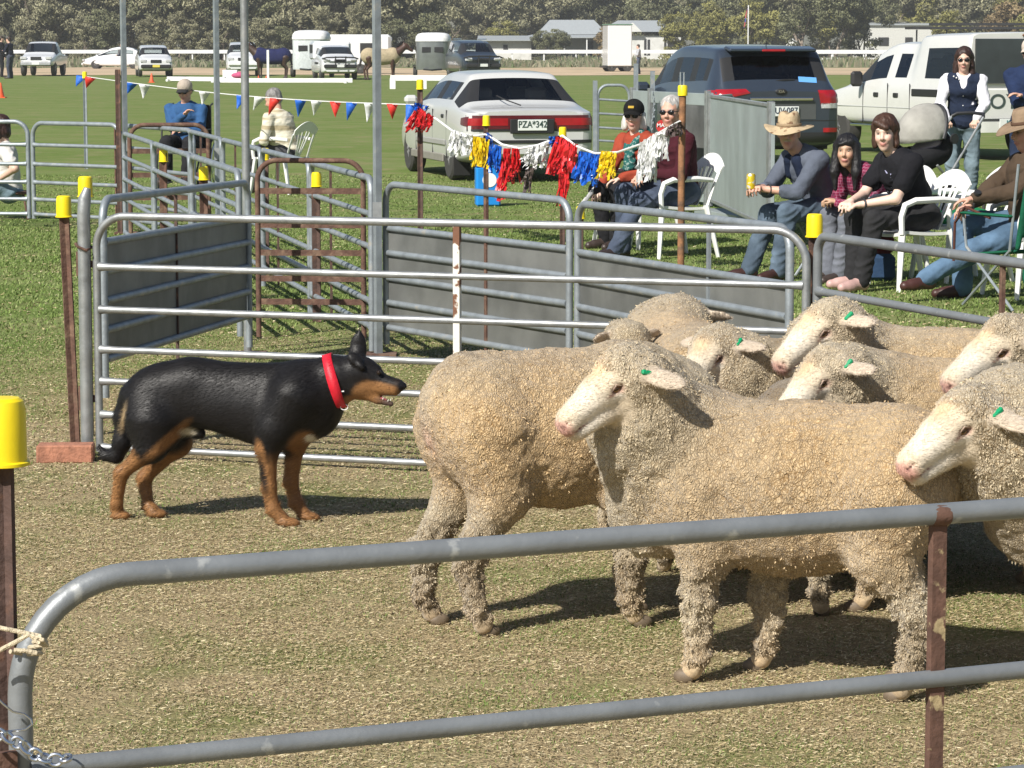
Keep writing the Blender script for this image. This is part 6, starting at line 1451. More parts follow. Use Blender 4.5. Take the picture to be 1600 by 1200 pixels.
q = gp(248, 119); t = vehicle('parked_car', 'white wagon with a yellow number plate facing the camera', 'car', q.x - .5, q.y + 1, -80, suv_st(4.5, .90, 1.64), far_white, (.9, 3.6), wr=.36, group='vehicles parked on the dirt track', sc=1.03); far_front(t, 4.5, .9, .80, plate='y', col=m_trim, dark=True)
q = gp(376, 118); t = vehicle('parked_car', 'white four-wheel drive partly hidden by the round silver pole', 'car', q.x, q.y + 1, -84, suv_st(4.7, .92, 1.85, 1.15, 1.18), far_white, (.9, 3.7), wr=.38, group='vehicles parked on the dirt track'); far_front(t, 4.7, .92, .92, col=far_white)
q = gp(533, 123); t = vehicle('parked_ute', 'white utility with black bull bar and canopy, in front of the tall white horse float', 'utility', q.x - .6, q.y, -80, suv_st(4.9, .92, 1.72, 1.1, 1.15), far_white, (.9, 3.9), wr=.40, group='vehicles parked on the dirt track', sc=1.0); far_front(t, 4.9, .92, .92, bull=True, col=m_trim, dark=True)
cn = MB().box((.45, 0, 1.40), (1.9, 1.9, .95), bev=.12).build('canopy', far_white, t); bx(t, 'canopy_window', (.45, -.96, 1.5), (1.3, .02, .42), m_trim, parent=cn); bx(t, 'canopy_window', (.45, .96, 1.5), (1.3, .02, .42), m_trim, parent=cn)
for s in (-1, 1): bx(t, 'side_stripe', (2.6, s * .935, .8), (1.4, .012, .1), m_trim, bev=0)
q = gp(724, 122); t = vehicle('parked_car', 'dark blue four-wheel drive with a roof rack, behind the white sedan', 'car', q.x, q.y + .5, -78, suv_st(4.8, .94, 1.80, 1.1, 1.12), far_dark, (.9, 3.8), wr=.39, group='vehicles parked on the dirt track', sc=1.08); far_front(t, 4.8, .94, .88, bull=True, col=m_trim, dark=True)
for s in (-1, 1): MB().tube([(.6, s * .6, 1.84), (2.6, s * .6, 1.84)], .025, 8).build('roof_rail', m_chr, t)

def horse_float(label, px, py, body_m, roof_m, sc=1.0, heading=-90):
    q = gp(px, py); t = thing('horse_float', label, 'trailer', (q.x, q.y + 1.5, 0), R(heading)); t.scale = (sc,) * 3
    # a tall box with rounded nose and domed roof
    V = []; F = []; n = 22
    def ring(z, k):
        return [((1.55 * k * (1 if math.cos(a) > 0 else 1) * (abs(math.cos(a)) ** .45) * (1 if math.cos(a) > 0 else -1)), .98 * k * (abs(math.sin(a)) ** .5) * (1 if math.sin(a) > 0 else -1), z) for a in [2 * math.pi * i / n + .01 for i in range(n)]]
    rs = [ring(.42, .98), ring(.5, 1), ring(2.0, 1), ring(2.02, 1.0)]
    V = [p for r in rs for p in r]; F = [(i * n + k, i * n + (k + 1) % n, (i + 1) * n + (k + 1) % n, (i + 1) * n + k) for i in range(3) for k in range(n)] + [tuple(range(n))[::-1], tuple(3 * n + k for k in range(n))]
    obj('box_body', V, F, body_m, t, auto=40)
    rs = [ring(2.02, 1.03), ring(2.10, 1.03), ring(2.30, .99), ring(2.44, .88), ring(2.50, .66), ring(2.52, .3)]
    V = [p for r in rs for p in r]; F = [(i * n + k, i * n + (k + 1) % n, (i + 1) * n + (k + 1) % n, (i + 1) * n + k) for i in range(5) for k in range(n)] + [tuple(range(n))[::-1], tuple(5 * n + k for k in range(n))]
    obj('roof', V, F, roof_m, t, auto=50)
    bx(t, 'front_window', (1.50, .35, 1.55), (.12, .5, .30), m_trim); bx(t, 'front_window', (1.50, -.35, 1.55), (.12, .5, .30), m_trim); bx(t, 'side_window', (.7, -.985, 1.6), (.6, .02, .3), m_trim); bx(t, 'side_window', (.7, .985, 1.6), (.6, .02, .3), m_trim)
    for s in (-1, 1):
        for x in (-.2, -.9): wheel(t, x, s * 1.05, .30, .2)
        bx(t, 'mudguard', (-.55, s * 1.06, .66), (1.5, .24, .06), m_trim)
    MB().tube([(1.5, .5, .45), (2.7, 0, .42)], .05, 8).tube([(1.5, -.5, .45), (2.7, 0, .42)], .05, 8).build('drawbar', m_trim, t)
    return t
horse_float('tall white horse float with a domed roof, behind the white utility', 484, 121, mat('float_white', (.62, .66, .68), .4), mat('float_roof', (.78, .78, .77), .4), .98)
horse_float('bare metal horse float with a white domed roof, left of the dark four-wheel drive', 676, 121, mat('float_steel', (.30, .32, .33), .35, .6, .15, 2), mat('float_roof', (.78, .78, .77), .4), .93)
q = gp(552, 116); t = thing('caravan', 'white box caravan with a dark window behind the bull-bar utility', 'trailer', (q.x, q.y + 3, 0), 0); bx(t, 'box_body', (0, 0, 1.35), (4.2, 2, 1.9), far_white, bev=.15); bx(t, 'window', (.9, -1.0, 1.5), (1.2, .04, .6), m_trim); [wheel(t, x, -.95, .3, .2) for x in (-.4, .3)]
# box trailer / portable white cabin
q = gp(965, 112); t = thing('white_cabin', 'tall plain white box cabin on wheels beside the far standing person', 'cabin', (q.x, q.y + 1, 0), .12); bx(t, 'box_body', (0, 0, 1.65), (1.55, 2.3, 2.6), far_white, bev=.04); bx(t, 'roof', (0, 0, 2.98), (1.62, 2.36, .07), mat('green_edge', (.12, .22, .15), .6)); bx(t, 'chassis', (0, 0, .3), (1.9, 2.2, .12), m_trim)
for s in (-1, 1):
    for x in (-.5, .5): wheel(t, x, s * 1.0, .28, .2)
# ================================================================ BETWEEN THE CARS AND THE PEN
# galvanised loading crate with its door swung open
def P2(px, Y): return Vector(((px - 800) / (FPX / Y), Y, 0))
A, B, D = P2(985, 30.8), P2(1108, 28.6), P2(1207, 24.0)
cr = thing('loading_crate', 'galvanised sheet-metal stock crate with a recessed opening and its door swung open', 'crate', B)
def wallbox(a, b, z0, z1, th, name, m, parent, off=0.0):
    a, b = Vector(a), Vector(b); d = b - a; c = (a + b) / 2 - B; L = d.length; n = Vector((d.y, -d.x, 0)).normalized() * off
    return MB().box((c.x + n.x, c.y + n.y, (z0 + z1) / 2), (L, th, z1 - z0), rot=rotz(math.atan2(d.y, d.x)), bev=.003).build(name, m, parent, smooth=False)
cm = M['crate']; L1 = lambda u: A + (B - A) * u
wallbox(L1(.0), L1(.26), .14, 1.22, .03, 'side_panel', cm, cr); wallbox(L1(.26), L1(.95), 1.10, 1.22, .03, 'side_panel', cm, cr); wallbox(L1(.26), L1(.95), .14, .22, .03, 'side_panel', cm, cr); wallbox(L1(.95), L1(1), .14, 1.22, .03, 'side_panel', cm, cr)
bo = Vector((.30, 1.0, 0)); wallbox(L1(.1) + bo, L1(1) + bo, .14, 1.18, .03, 'rear_panel', M['galv_sheet'], cr); wallbox(L1(.98), L1(.98) + bo, .14, 1.2, .03, 'end_panel', cm, cr); wallbox(L1(.02), L1(.02) + bo, .14, 1.2, .03, 'end_panel', cm, cr)
for u in (.02, .26, .97): wallbox(L1(u), L1(u + .025), .0, 1.25, .05, 'upright', M['galv'], cr, .01)
dd = D - B; dr = wallbox(B + dd * .01, D, .16, 1.215, .03, 'door', cm, cr)
for u in (.0, .96): wallbox(B + dd * u, B + dd * (u + .035), .12, 1.23, .05, 'door_edge', M['galv'], dr, .008)
wallbox(B + dd * .04, B + dd * .955, .17, .20, .045, 'door_edge', M['galv'], dr, .005); wallbox(B + dd * .04, B + dd * .955, 1.185, 1.214, .045, 'door_edge', M['galv'], dr, .005)
for z in (.3, .72, 1.1): MB().cyl((0.0, -.03, z - .04), (0.0, -.03, z + .04), .02).build('hinge', M['rust_dark'], cr)
wallbox(P2(1111, 28.4), P2(1178, 27.2), 0, .10, .35, 'ramp_step', cm, cr)
gx = P2(958, 31.0); pg = thing('narrow_gate', 'narrow rounded pipe gate between two grey posts beside the loading crate', 'gate', gx, .1)
MB().tube([(-.17, 0, .12)] + arc((-.17, 0, 1.15), (-.17, 0, 1.27), (-.06, 0, 1.27)) + arc((.06, 0, 1.27), (.17, 0, 1.27), (.17, 0, 1.15)) + [(.17, 0, .12)], .017, 10).build('frame', M['galv_old'], pg)
for z in (1.12, .97, .82, .68, .52, .36, .2): MB().tube([(-.16, 0, z), (.16, 0, z - .02)], .013, 8).build('rail', M['galv_old'], pg)
for xx, zt in ((-.20, 1.32), (.24, 1.50), (.42, 1.42)): MB().box((xx, 0, zt / 2), (.045, .045, zt)).build('gate_post', M['galv_old'], pg, smooth=False)
sg = thing('round_sign', 'small round red sign fixed to the crate between the seated couple', 'sign', P2(1034, 29.7) + Vector((0, -.03, .87)), 0)
MB().lathe([(.001, -.004), (.066, -.004), (.066, .004), (.001, .004)], (0, 0, 0), 26, rot=Matrix.Rotation(R(90), 4, 'X')).build('disc', mat('sign_red', (.5, .03, .03), .5), sg)
text_on('MAX', sg, (0, -.008, .008), (R(90), 0, 0), .055, M['white_paint'])
chn = thing('hanging_chain', 'rusty-grey chain hanging on the front of the loading crate', 'chain', P2(1019, 29.9) + Vector((0, -.06, 0)))
for i in range(14): MB().tube([Vector((.010 * math.cos(a) * (1 if i % 2 else .3) + .012 * math.sin(i * .4), .010 * math.cos(a) * (0.3 if i % 2 else 1), 1.20 - i * .032 + .022 * math.sin(a))) for a in [2 * math.pi * k / 10 for k in range(10)]], .0045, 6, closed=True).build('chain_link', M['galv_old'], chn)
bn = thing('blue_cooler', 'bright blue cooler box with a white round emblem behind the tassel garland', 'cooler', P2(762, 30.6), .1)
MB().box((0, 0, .21), (.26, .22, .42), bev=.02).build('box_body', mat('cooler_blue', (.01, .22, .62), .45, var=.05), bn); MB().lathe([(.001, 0), (.075, 0), (.075, .006), (.001, .006)], (.01, -.110, .28), 22, rot=Matrix.Rotation(R(90), 4, 'X')).build('emblem', M['white_paint'], bn)
MB().box((0, 0, .435), (.27, .23, .04), bev=.012).build('lid', mat('cooler_blue', (.01, .22, .62), .45, var=.05), bn)

# pennants
def spx(px): return 113 + (170 - 113) * (px - 136) / (657 - 136)
def sy(px):
    u = (px - 136) / (657 - 136); return 120 + 44 * u + 9 * math.sin(math.pi * u)
pn = thing('pennant_string', 'string of red, white and blue triangular pennants strung across the field', 'bunting', at(136, 120, 39.8))
o0 = pn.location
MB().tube([at(q, sy(q), FPX / spx(q)) for q in range(136, 658, 20)] + [at(657, sy(657), 26.45)], .006, 6).build('string', M['white_paint'], pn, origin=o0)
pc = dict(b=mat('blue_pennant', (.015, .12, .55), .6), r=mat('red_pennant', (.62, .03, .02), .6), w=mat('white_pennant', (.72, .73, .74), .6)); rr = random.Random(4)
for q, k in ((128, 'b'), (142, 'r'), (207, 'b'), (226, 'w'), (320, 'w'), (378, 'b'), (407, 'w'), (431, 'r'), (470, 'b'), (495, 'w'), (524, 'r'), (550, 'b'), (578, 'w'), (613, 'r'), (643, 'b')):
    Yq = FPX / spx(max(q, 136)); a = at(q - 9, sy(q - 9), Yq); b = at(q + 9, sy(q + 9), Yq); sw = rr.uniform(-.10, -.02) if k != 'r' or q < 500 else 0; H_ = rr.uniform(.14, .19)
    V = []; n = 5
    for i in range(n + 1):
        u = i / n; mid = a * (1 - u) * .5 + b * (1 - u) * .5; c = (a + b) / 2
        for j in (0, 1):
            e = (a if j == 0 else b); p_ = c + (e - c) * (1 - u) + Vector((sw * u, .03 * math.sin(u * 3 + q), -H_ * u)); V.append(p_)
    F = [(2 * i, 2 * i + 1, 2 * i + 3, 2 * i + 2) for i in range(n)]
    o = obj('pennant', [tuple(v) for v in V], F, pc[k], pn, o0); o.modifiers.new('t', 'SOLIDIFY').thickness = .003

# tassel garland
gl = thing('tassel_garland', 'garland of crinkled red, white, yellow and blue plastic tassels between the pickets', 'garland', at(657, 175, 26.4)); o0 = gl.location
tc_ = dict(r=mat('red_ribbon', (.62, .02, .025), .35, spec=.6), w=mat('white_ribbon', (.72, .72, .72), .35, spec=.6), y=mat('yellow_ribbon', (.75, .52, .01), .35, spec=.6), b=mat('blue_ribbon', (.01, .11, .55), .35, spec=.6), g=mat('brown_grey_ribbon', (.10, .075, .07), .5))
def GY(px): 
    pts = [(657, 26.4), (760, 24.9), (879, 24.2), (1064, 21.1)]
    for (a, ya), (b, yb) in zip(pts, pts[1:]):
        if px <= b: return 1 / ((1 / ya) + (1 / yb - 1 / ya) * (max(px, 657) - a) / (b - a))
    return 21.1
for cpt in ([(660, 176), (682, 186), (706, 204), (738, 213), (760, 210)], [(760, 210), (785, 226), (812, 232), (840, 227), (862, 219), (879, 212)], [(879, 212), (900, 228), (930, 240), (965, 238), (1000, 226), (1040, 202), (1062, 190)]):
    MB().tube([at(a, b, GY(a)) for a, b in cpt], .010, 8).build('string', M['white_paint'], gl, origin=o0)
def tassel(x0, y0, x1, y1, bx0, bx1, by, col, n=34, w=.0135):
    V = []; F = []
    for i in range(n):
        u = rr.random(); tx, ty = x0 + (x1 - x0) * u, y0 + (y1 - y0) * u; ex = bx0 + (bx1 - bx0) * min(1, max(0, u + rr.uniform(-.18, .18))); ey = ty + (by - ty) * rr.uniform(.55, 1.05)
        Yq = GY(tx) + rr.uniform(-.05, .03); k = len(V); ph = rr.uniform(0, 6); m = 7; ww = w * rr.uniform(.6, 1.3)
        for j in range(m):
            v = j / (m - 1); p_ = at(tx + (ex - tx) * (v * .75 + .25 * v * v) + 2.2 * math.sin(ph + v * 7) * v, ty + (ey - ty) * v, Yq + .03 * math.sin(ph * 2 + v * 6)); an = ph + v * rr.uniform(1, 3)
            s = Vector((math.cos(an), math.sin(an), .2)) * ww; V += [p_ - s, p_ + s]
        F += [(k + 2 * j, k + 2 * j + 1, k + 2 * j + 3, k + 2 * j + 2) for j in range(m - 1)]
    obj('tassel', [tuple(v) for v in V], F, tc_[col], gl, o0, smooth=False)
for a in ((652, 166, 676, 182, 634, 672, 206, 'r', 46), (648, 160, 668, 166, 648, 668, 174, 'b', 14), (706, 202, 738, 212, 702, 742, 246, 'w', 44), (738, 212, 764, 218, 736, 762, 262, 'y', 44), (764, 222, 784, 230, 760, 780, 270, 'b', 40), (786, 232, 812, 232, 782, 812, 286, 'r', 44), (784, 250, 796, 262, 774, 786, 312, 'r', 12),
          (826, 230, 858, 222, 816, 852, 264, 'w', 40), (822, 262, 834, 262, 814, 828, 302, 'g', 14), (858, 214, 872, 212, 858, 874, 232, 'b', 12), (868, 212, 902, 226, 852, 898, 272, 'r', 52), (876, 258, 890, 266, 870, 884, 322, 'r', 18), (904, 236, 938, 242, 892, 934, 290, 'b', 46), (940, 236, 964, 238, 932, 958, 280, 'y', 36),
          (1000, 224, 1030, 206, 994, 1022, 286, 'w', 56), (1026, 208, 1044, 200, 1018, 1044, 250, 'w', 30), (1044, 198, 1064, 190, 1040, 1064, 214, 'g', 30), (760, 206, 768, 212, 756, 768, 226, 'b', 10)): tassel(*a)

# low white barriers, cones, post on the field
def onfield(px, py): return gp(px, py)
for k, (p0, p1, lab) in enumerate((((262, 127), (352, 128), 'low white barrier board lying on the field, left one'), ((330, 130), (551, 130), 'long low white barrier board on the field left of the square pole'))):
    a, b = onfield(*p0), onfield(*p1); t = thing('barrier', lab, 'barrier', (a + b) / 2, math.atan2((b - a).y, (b - a).x)); MB().box((0, 0, .12), ((b - a).length, .12, .20), bev=.01).build('board', M['white_paint'], t)
    for x in (-.45, .45): MB().box((x * (b - a).length, 0, .05), (.12, .5, .10)).build('foot', M['white_paint'], t, smooth=False)
a, b = onfield(610, 139), onfield(700, 139); t = thing('barrier', 'white barrier on two short legs behind the white sedan', 'barrier', (a + b) / 2); MB().box((0, 0, .42), ((b - a).length, .12, .22), bev=.01).build('board', M['white_paint'], t)
for x in (-.46, .08): MB().box((x * (b - a).length, 0, .2), (.22, .14, .42)).build('leg', M['white_paint'], t, smooth=False)
a = onfield(360, 126); t = thing('crate_box', 'white box with a pink cloth on it beside the far barrier', 'box', a); MB().box((0, 0, .26), (.7, .5, .5), bev=.02).build('box_body', M['white_paint'], t); MB().sphere((.45, -.1, .25), (.5, .25, .18)).build('pink_cloth', cloth('pink_cloth', (.5, .10, .2)), t)
a = onfield(419, 124); t = thing('marker_post', 'plain white marker post standing before the navy-rugged horse', 'post', a); MB().box((0, 0, .72), (.12, .12, 1.45), bev=.01).build('shaft', M['white_paint'], t)
om = mat('orange_cone', (.75, .10, .02), .5)
for px, py, s, lab in ((1, 153, 1.0, 'orange cone cut by the left edge, the nearest of the cones'), (237, 129, .85, 'orange cone in front of the wagon with the yellow number plate'), (404, 127, .55, 'small orange cone left of its twin before the navy-rugged horse'), (416, 127, .55, 'small orange cone right of its twin before the navy-rugged horse')):
    a = onfield(px, py); t = thing('traffic_cone', lab, 'cone', a, 0, 'orange cones on the field'); MB().lathe([(.13, .02), (.03, .48), (.02, .49)], (0, 0, 0), 16).build('cone', om, t); MB().box((0, 0, .015), (.34, .34, .03)).build('base', om, t, smooth=False); t.scale = (s,) * 3

# ================================================================ FAR PEOPLE AND HORSES
dk = cloth('dark_jumper', (.02, .022, .035))
q = gp(12, 123); person('person in a dark top and jeans standing with folded arms at the far left', q.x + .15, q.y, 160, stand=True, lean=4, hands=((.26, .1, 1.15), (.26, -.05, 1.12)), feet=((.02, .1, .08), (0, -.1, .08)), knees=((1, .1, 0), (1, -.1, 0)), top=dk, legs=denim((.05, .08, .14)), hair='short', h=.022, sc=1.22, fat=1.2)
q = gp(1, 121); person('person in black standing at the very edge of the far left', q.x - .1, q.y + .8, 20, stand=True, lean=2, hands=((.1, .24, .85), (.1, -.24, .85)), feet=((.02, .1, .08), (0, -.1, .08)), knees=((1, .1, 0), (1, -.1, 0)), top=cloth('black_jumper', (.012, .012, .014)), legs=cloth('black_trousers', (.02, .02, .023)), hair='short', h=.022, sc=1.25, fat=1.1)
q = gp(193, 121); person('person in dark clothes standing beside the far white wagon', q.x, q.y, 200, stand=True, lean=3, hands=((.3, .1, 1.1), (.3, -.1, 1.1)), feet=((.02, .1, .08), (0, -.1, .08)), knees=((1, .1, 0), (1, -.1, 0)), top=dk, legs=cloth('dark_grey_trousers', (.06, .06, .065)), hair='short', h=.022, sc=1.05)
q = gp(998, 116); person('person in a pale grey top standing by the tall white cabin, facing left', q.x, q.y, 175, stand=True, lean=2, hands=((.24, .12, 1.15), (.1, -.2, .9)), feet=((.05, .1, .08), (-.05, -.1, .08)), knees=((1, .1, 0), (1, -.1, 0)), top=cloth('pale_grey_top', (.42, .43, .46)), legs=denim((.06, .10, .18)), hair='short', haircol=(.05, .03, .02), glasses=False, h=.022, sc=1.0, fat=1.1)
def horse(label, px, py, heading, rug, coat=(.045, .022, .013), head=True):
    q = gp(px, py); t = thing('horse', label, 'horse', (q.x, q.y, 0), R(heading)); K = .05
    P = [ell((0, 0, 1.12), (.85, .30, .34), None, .1, coat), ell((-.60, 0, 1.18), (.36, .29, .34), None, .1, coat), ell((.55, 0, 1.15), (.34, .27, .38), None, .1, coat), cone((.70, 0, 1.25), (1.15, 0, 1.62), .24, .14, .1, coat), cone((1.15, 0, 1.66), (1.50, 0, 1.42), .13, .07, .06, coat), ell((1.20, 0, 1.62), (.16, .09, .15), None, .05, coat),
         cone((1.08, .06, 1.75), (1.10, .08, 1.88), .04, .015, .02, coat), cone((1.08, -.06, 1.75), (1.10, -.08, 1.88), .04, .015, .02, coat)]
    for x, b in ((.62, .04), (.52, -.04), (-.72, .06), (-.62, -.06)):
        y = .16 if b > 0 else -.16
        if x > 0: P += [cone((x, y, 1.0), (x, y, .55), .14, .06, .05, coat), cone((x, y, .55), (x, y, .10), .055, .045, .03, coat), cone((x, y, .08), (x + .03, y, .04), .06, .07, .02, (.03, .025, .02))]
        else: P += [cone((x, y, 1.05), (x + .05, y, .72), .20, .10, .06, coat), cone((x + .05, y, .72), (x - .10, y, .52), .09, .06, .04, coat), cone((x - .10, y, .52), (x - .06, y, .10), .055, .045, .03, coat), cone((x - .06, y, .08), (x - .03, y, .04), .06, .07, .02, (.03, .025, .02))]
    P += [cone((-.92, 0, 1.25), (-1.05, 0, .70), .07, .05, .04, (.015, .01, .01))]
    V, F = sdf_mesh(P, .035); obj('body', V, F, M['body'], t, col=paint(V, P, .02))
    G_ = [ell((0, 0, 1.14), (.92, .34, .37), None, .1), ell((-.62, 0, 1.18), (.40, .33, .38), None, .1), ell((.55, 0, 1.17), (.36, .31, .41), None, .1), ell((-.1, 0, .98), (.80, .335, .26), None, .1)]
    V, F = sdf_mesh(G_, .035); obj('rug', V, F, rug, t)
    MB().tube([(.95, 0, 1.40), (.80, 0, 1.62), (.98, 0, 1.80), (1.10, 0, 1.86)], [.04, .07, .06, .02], 8).build('mane', cloth('black_mane', (.01, .008, .008)), t)
    return t
horse('horse in a navy rug tethered left of the tall white horse float', 424, 123, 180, cloth('navy_rug', (.018, .022, .075)))
horse('brown horse in a beige rug behind the thick square pole', 596, 125, 8, cloth('beige_rug', (.40, .33, .22)), coat=(.06, .025, .015))

# ================================================================ RUNNING RAIL, HOUSE, TREES
rl = thing('running_rail', 'long white running rail of the racetrack in front of the trees', 'fence', (0, 272, 0))
MB().box((0, 0, 1.06), (180, .10, .34)).build('rail', M['white_paint'], rl, smooth=False)
pst = MB().box((0, .1, .5), (.12, .12, 1.0)).build('post', M['white_paint'], rl, smooth=False); pst.location.x = -60
for k in range(1, 41):
    o = pst.copy(); C.objects.link(o); o.location.x = -60 + 3 * k
rl2 = thing('rail_fence', 'white two-rail fence in front of the far white building at right', 'fence', (29, 262, 0)); MB().box((0, 0, .95), (26, .08, .12)).build('rail', M['white_paint'], rl2, smooth=False); MB().box((0, 0, .45), (26, .08, .16)).build('rail', M['white_paint'], rl2, smooth=False)
for k in range(9): MB().box((-12 + 3 * k, .05, .5), (.12, .1, 1.0)).build('post', M['white_paint'], rl2, smooth=False)

# rough tufts between the dirt and the rail
V = []; F = []; Cc = []
n = 26000; X = RNG.uniform(-52, 52, n); Y = RNG.uniform(219, 270, n); cl = vnoise(np.stack([X, Y * .3, X * 0], 1), .25, 3); keep = cl + RNG.random(n) * .5 > .15; X, Y, cl = X[keep], Y[keep], cl[keep]; n = len(X)
a = RNG.random(n) * 6.28; hh = (.18 + .55 * RNG.random(n) * np.clip(cl + .45, .2, 1.2)); b = np.stack([X, Y, np.zeros(n)], 1); w = np.stack([np.cos(a), np.sin(a) * .3, np.zeros(n)], 1) * .10; tp = b + np.stack([RNG.normal(0, .12, n), RNG.normal(0, .1, n), hh], 1)
V = np.stack([b - w, b + w, tp + w * .4, tp - w * .4], 1).reshape(-1, 3); F = np.arange(n * 4).reshape(-1, 4)
pal = np.array([[.16, .17, .10], [.22, .21, .14], [.12, .15, .07], [.26, .23, .15]]); Cc = np.repeat(pal[RNG.integers(0, 4, n)] * (.8 + .4 * RNG.random((n, 1))), 4, 0)
tag(obj('rough_grass', V, F, mat('rough_grass', attr=True, rough=.95, var=0), smooth=False, col=Cc), 'grey-green rough grass tufts between the dirt track and the white rail', 'grass', kind='stuff')

iron = mat('grey_roof_iron', (.42, .45, .46), .5, .2, .08, 2, stretch=(8, 1, 1)); wht = mat('weathered_white_wall', (.70, .70, .67), .8, var=.08, vs=1, second=(.55, .55, .52), ss=1.2, thr=(.5, .7)); dkw = mat('dark_interior', (.03, .03, .03), .8)
YH = 338.0; SH = FPX / YH
def HX(px): return (px - 800) / SH
def HZ(py): return HCAM + (70 - py) / SH
hs = thing('homestead', 'long white homestead with a grey iron roof, verandah and gable beyond the rail', 'house', (HX(940), YH, 0)); ox = HX(940)
def hb(nm, x0, x1, z0, z1, y0, y1, m, parent=hs): return MB().box(((x0 + x1) / 2 - ox, (y0 + y1) / 2, (z0 + z1) / 2), (x1 - x0, y1 - y0, z1 - z0)).build(nm, m, parent, smooth=False)
hb('wall', HX(848), HX(940), 0, 2.6, 2.2, 8, mat('shade_greyed_wall', (.30, .31, .31), .8)); hb('wall', HX(938), HX(1062), 0, 2.75, .0, 8, wht)  # left wall greyed: verandah shade put into its colour
def roof(x0, x1, y0, y1, z0, z1, ins, nm='roof'):
    m_ = (y0 + y1) / 2; V = [(x0 - ox, y0, z0), (x1 - ox, y0, z0), (x1 - ox, y1, z0), (x0 - ox, y1, z0), (x0 + ins - ox, m_, z1), (x1 - ins - ox, m_, z1)]
    return obj(nm, V, [(0, 1, 5, 4), (1, 2, 5), (2, 3, 4, 5), (3, 0, 4), (3, 2, 1, 0)], iron, hs, smooth=False)
roof(HX(838), HX(950), 1.2, 9, HZ(54), HZ(31), 1.6); roof(HX(934), HX(1066), -.6, 9, HZ(50), HZ(32), 2.4)
MB().prism([(HX(974) - ox, -.9, HZ(50)), (HX(1001) - ox, -.9, HZ(50)), (HX(987) - ox, -.9, HZ(36))], (0, 3, 0)).build('gable', wht, hs, smooth=False)
obj('verandah_roof', [(HX(812) - ox, -.8, HZ(58)), (HX(940) - ox, -.8, HZ(58)), (HX(940) - ox, 2.2, HZ(53)), (HX(838) - ox, 2.2, HZ(53)), (HX(812) - ox, -.8, HZ(58) - .12), (HX(940) - ox, -.8, HZ(58) - .12), (HX(940) - ox, 2.2, HZ(53) - .1), (HX(838) - ox, 2.2, HZ(53) - .1)], [(0, 1, 2, 3), (7, 6, 5, 4), (0, 4, 5, 1), (1, 5, 6, 2), (3, 7, 4, 0)], iron, hs, smooth=False)
for px in (815, 845, 880, 915, 938): hb('verandah_post', HX(px), HX(px) + .14, 0, HZ(58) - .1, -.6, -.46, M['white_paint'])
for px in (1005, 1036):
    w_ = hb('window', HX(px), HX(px + 9), HZ(86) , HZ(62), -.05, .05, dkw); hb('window_frame', HX(px) + .3, HX(px) + .38, HZ(86), HZ(62), -.09, -.05, M['white_paint'], w_)
hb('doorway', HX(1040), HX(1062), 0, 2.2, -.06, .0, dkw); hb('doorway', HX(917), HX(927), 0, 2.1, 2.1, 2.2, dkw)
def block(nm, label, px0, px1, py0, py1, Y, dep, m, rm, wins=(), over=.3, rt=.12, cat='building'):
    s = FPX / Y; x0, x1 = (px0 - 800) / s, (px1 - 800) / s; z1 = HCAM + (70 - py0) / s; t = thing(nm, label, cat, ((x0 + x1) / 2, Y, 0)); w = x1 - x0
    MB().box((0, dep / 2, z1 / 2), (w, dep, z1)).build('wall', m, t, smooth=False); V = [(-w / 2 - over, -over, z1), (w / 2 + over, -over, z1), (w / 2 + over, dep + over, z1 + .5), (-w / 2 - over, dep + over, z1 + .5)]
    obj('roof', V + [(a, b, c + rt) for a, b, c in V], [(3, 2, 1, 0), (4, 5, 6, 7), (0, 1, 5, 4), (1, 2, 6, 5), (2, 3, 7, 6), (3, 0, 4, 7)], rm, t, smooth=False)
    for u, ww, z0, zz in wins: MB().box((u * w - w / 2, -.03, (z0 + zz) / 2), (ww, .1, zz - z0)).build('window', dkw, t, smooth=False)
    return t
block('outbuilding', 'small low white outbuilding left of the homestead', 757, 830, 64, 88, 330, 5, wht, iron, ((.45, .5, .9, 1.7), (.05, .4, .6, 1.9)), .8)
block('hall', 'long pale building with a flat roof behind the white utility', 1340, 1462, 40, 75, 352, 8, mat('pale_cream_wall', (.62, .62, .58), .8), iron, ((.3, 1.2, 1.6, 2.6), (.62, .9, 1.6, 2.6)))
t = thing('open_shed', 'long open shed with a thin dark roof at the far right', 'shed', ((1520 - 800) / 15.5, 290, 0)); MB().box((0, 2, HCAM + 26 / 15.5), (13, 6, .25)).build('roof', m_trim, t, smooth=False); MB().box((2, 3.5, HCAM + 32 / 15.5), (12, 4, .25)).build('roof', m_trim, t, smooth=False)
for k in range(5): MB().box((-6 + 3 * k, 0, 1.6), (.15, .15, 3.2)).build('post', m_trim, t, smooth=False)
t = thing('water_tank', 'pale round water tank between the trees above the dark wagon', 'tank', ((1227 - 800) / 13, 340, 0)); MB().lathe([(.7, 0), (.7, 1.9), (.65, 2.1), (.1, 2.3)], (0, 0, 0), 20).build('tank_body', wht, t); MB().lathe([(.2, 2.25), (.2, 2.4), (.01, 2.42)], (0, 0, 0), 12).build('lid', wht, t)
t = thing('flagpole', 'white flagpole with a limp blue and red flag beyond the rail', 'flagpole', ((1166 - 800) / 14.5, 310, 0)); MB().cyl((0, 0, 0), (0, 0, 5.9), .07).build('pole', M['white_paint'], t)
fl = MB().tube([(-.1, 0, 5.5), (-.25, .05, 4.9), (-.3, 0, 4.2), (-.45, 0, 3.5)], [.10, .20, .26, .12], 8, flat=.3).build('flag', mat('flag_blue', (.03, .10, .40), .7, second=(.6, .12, .12), ss=1.6, thr=(.5, .55)), t)

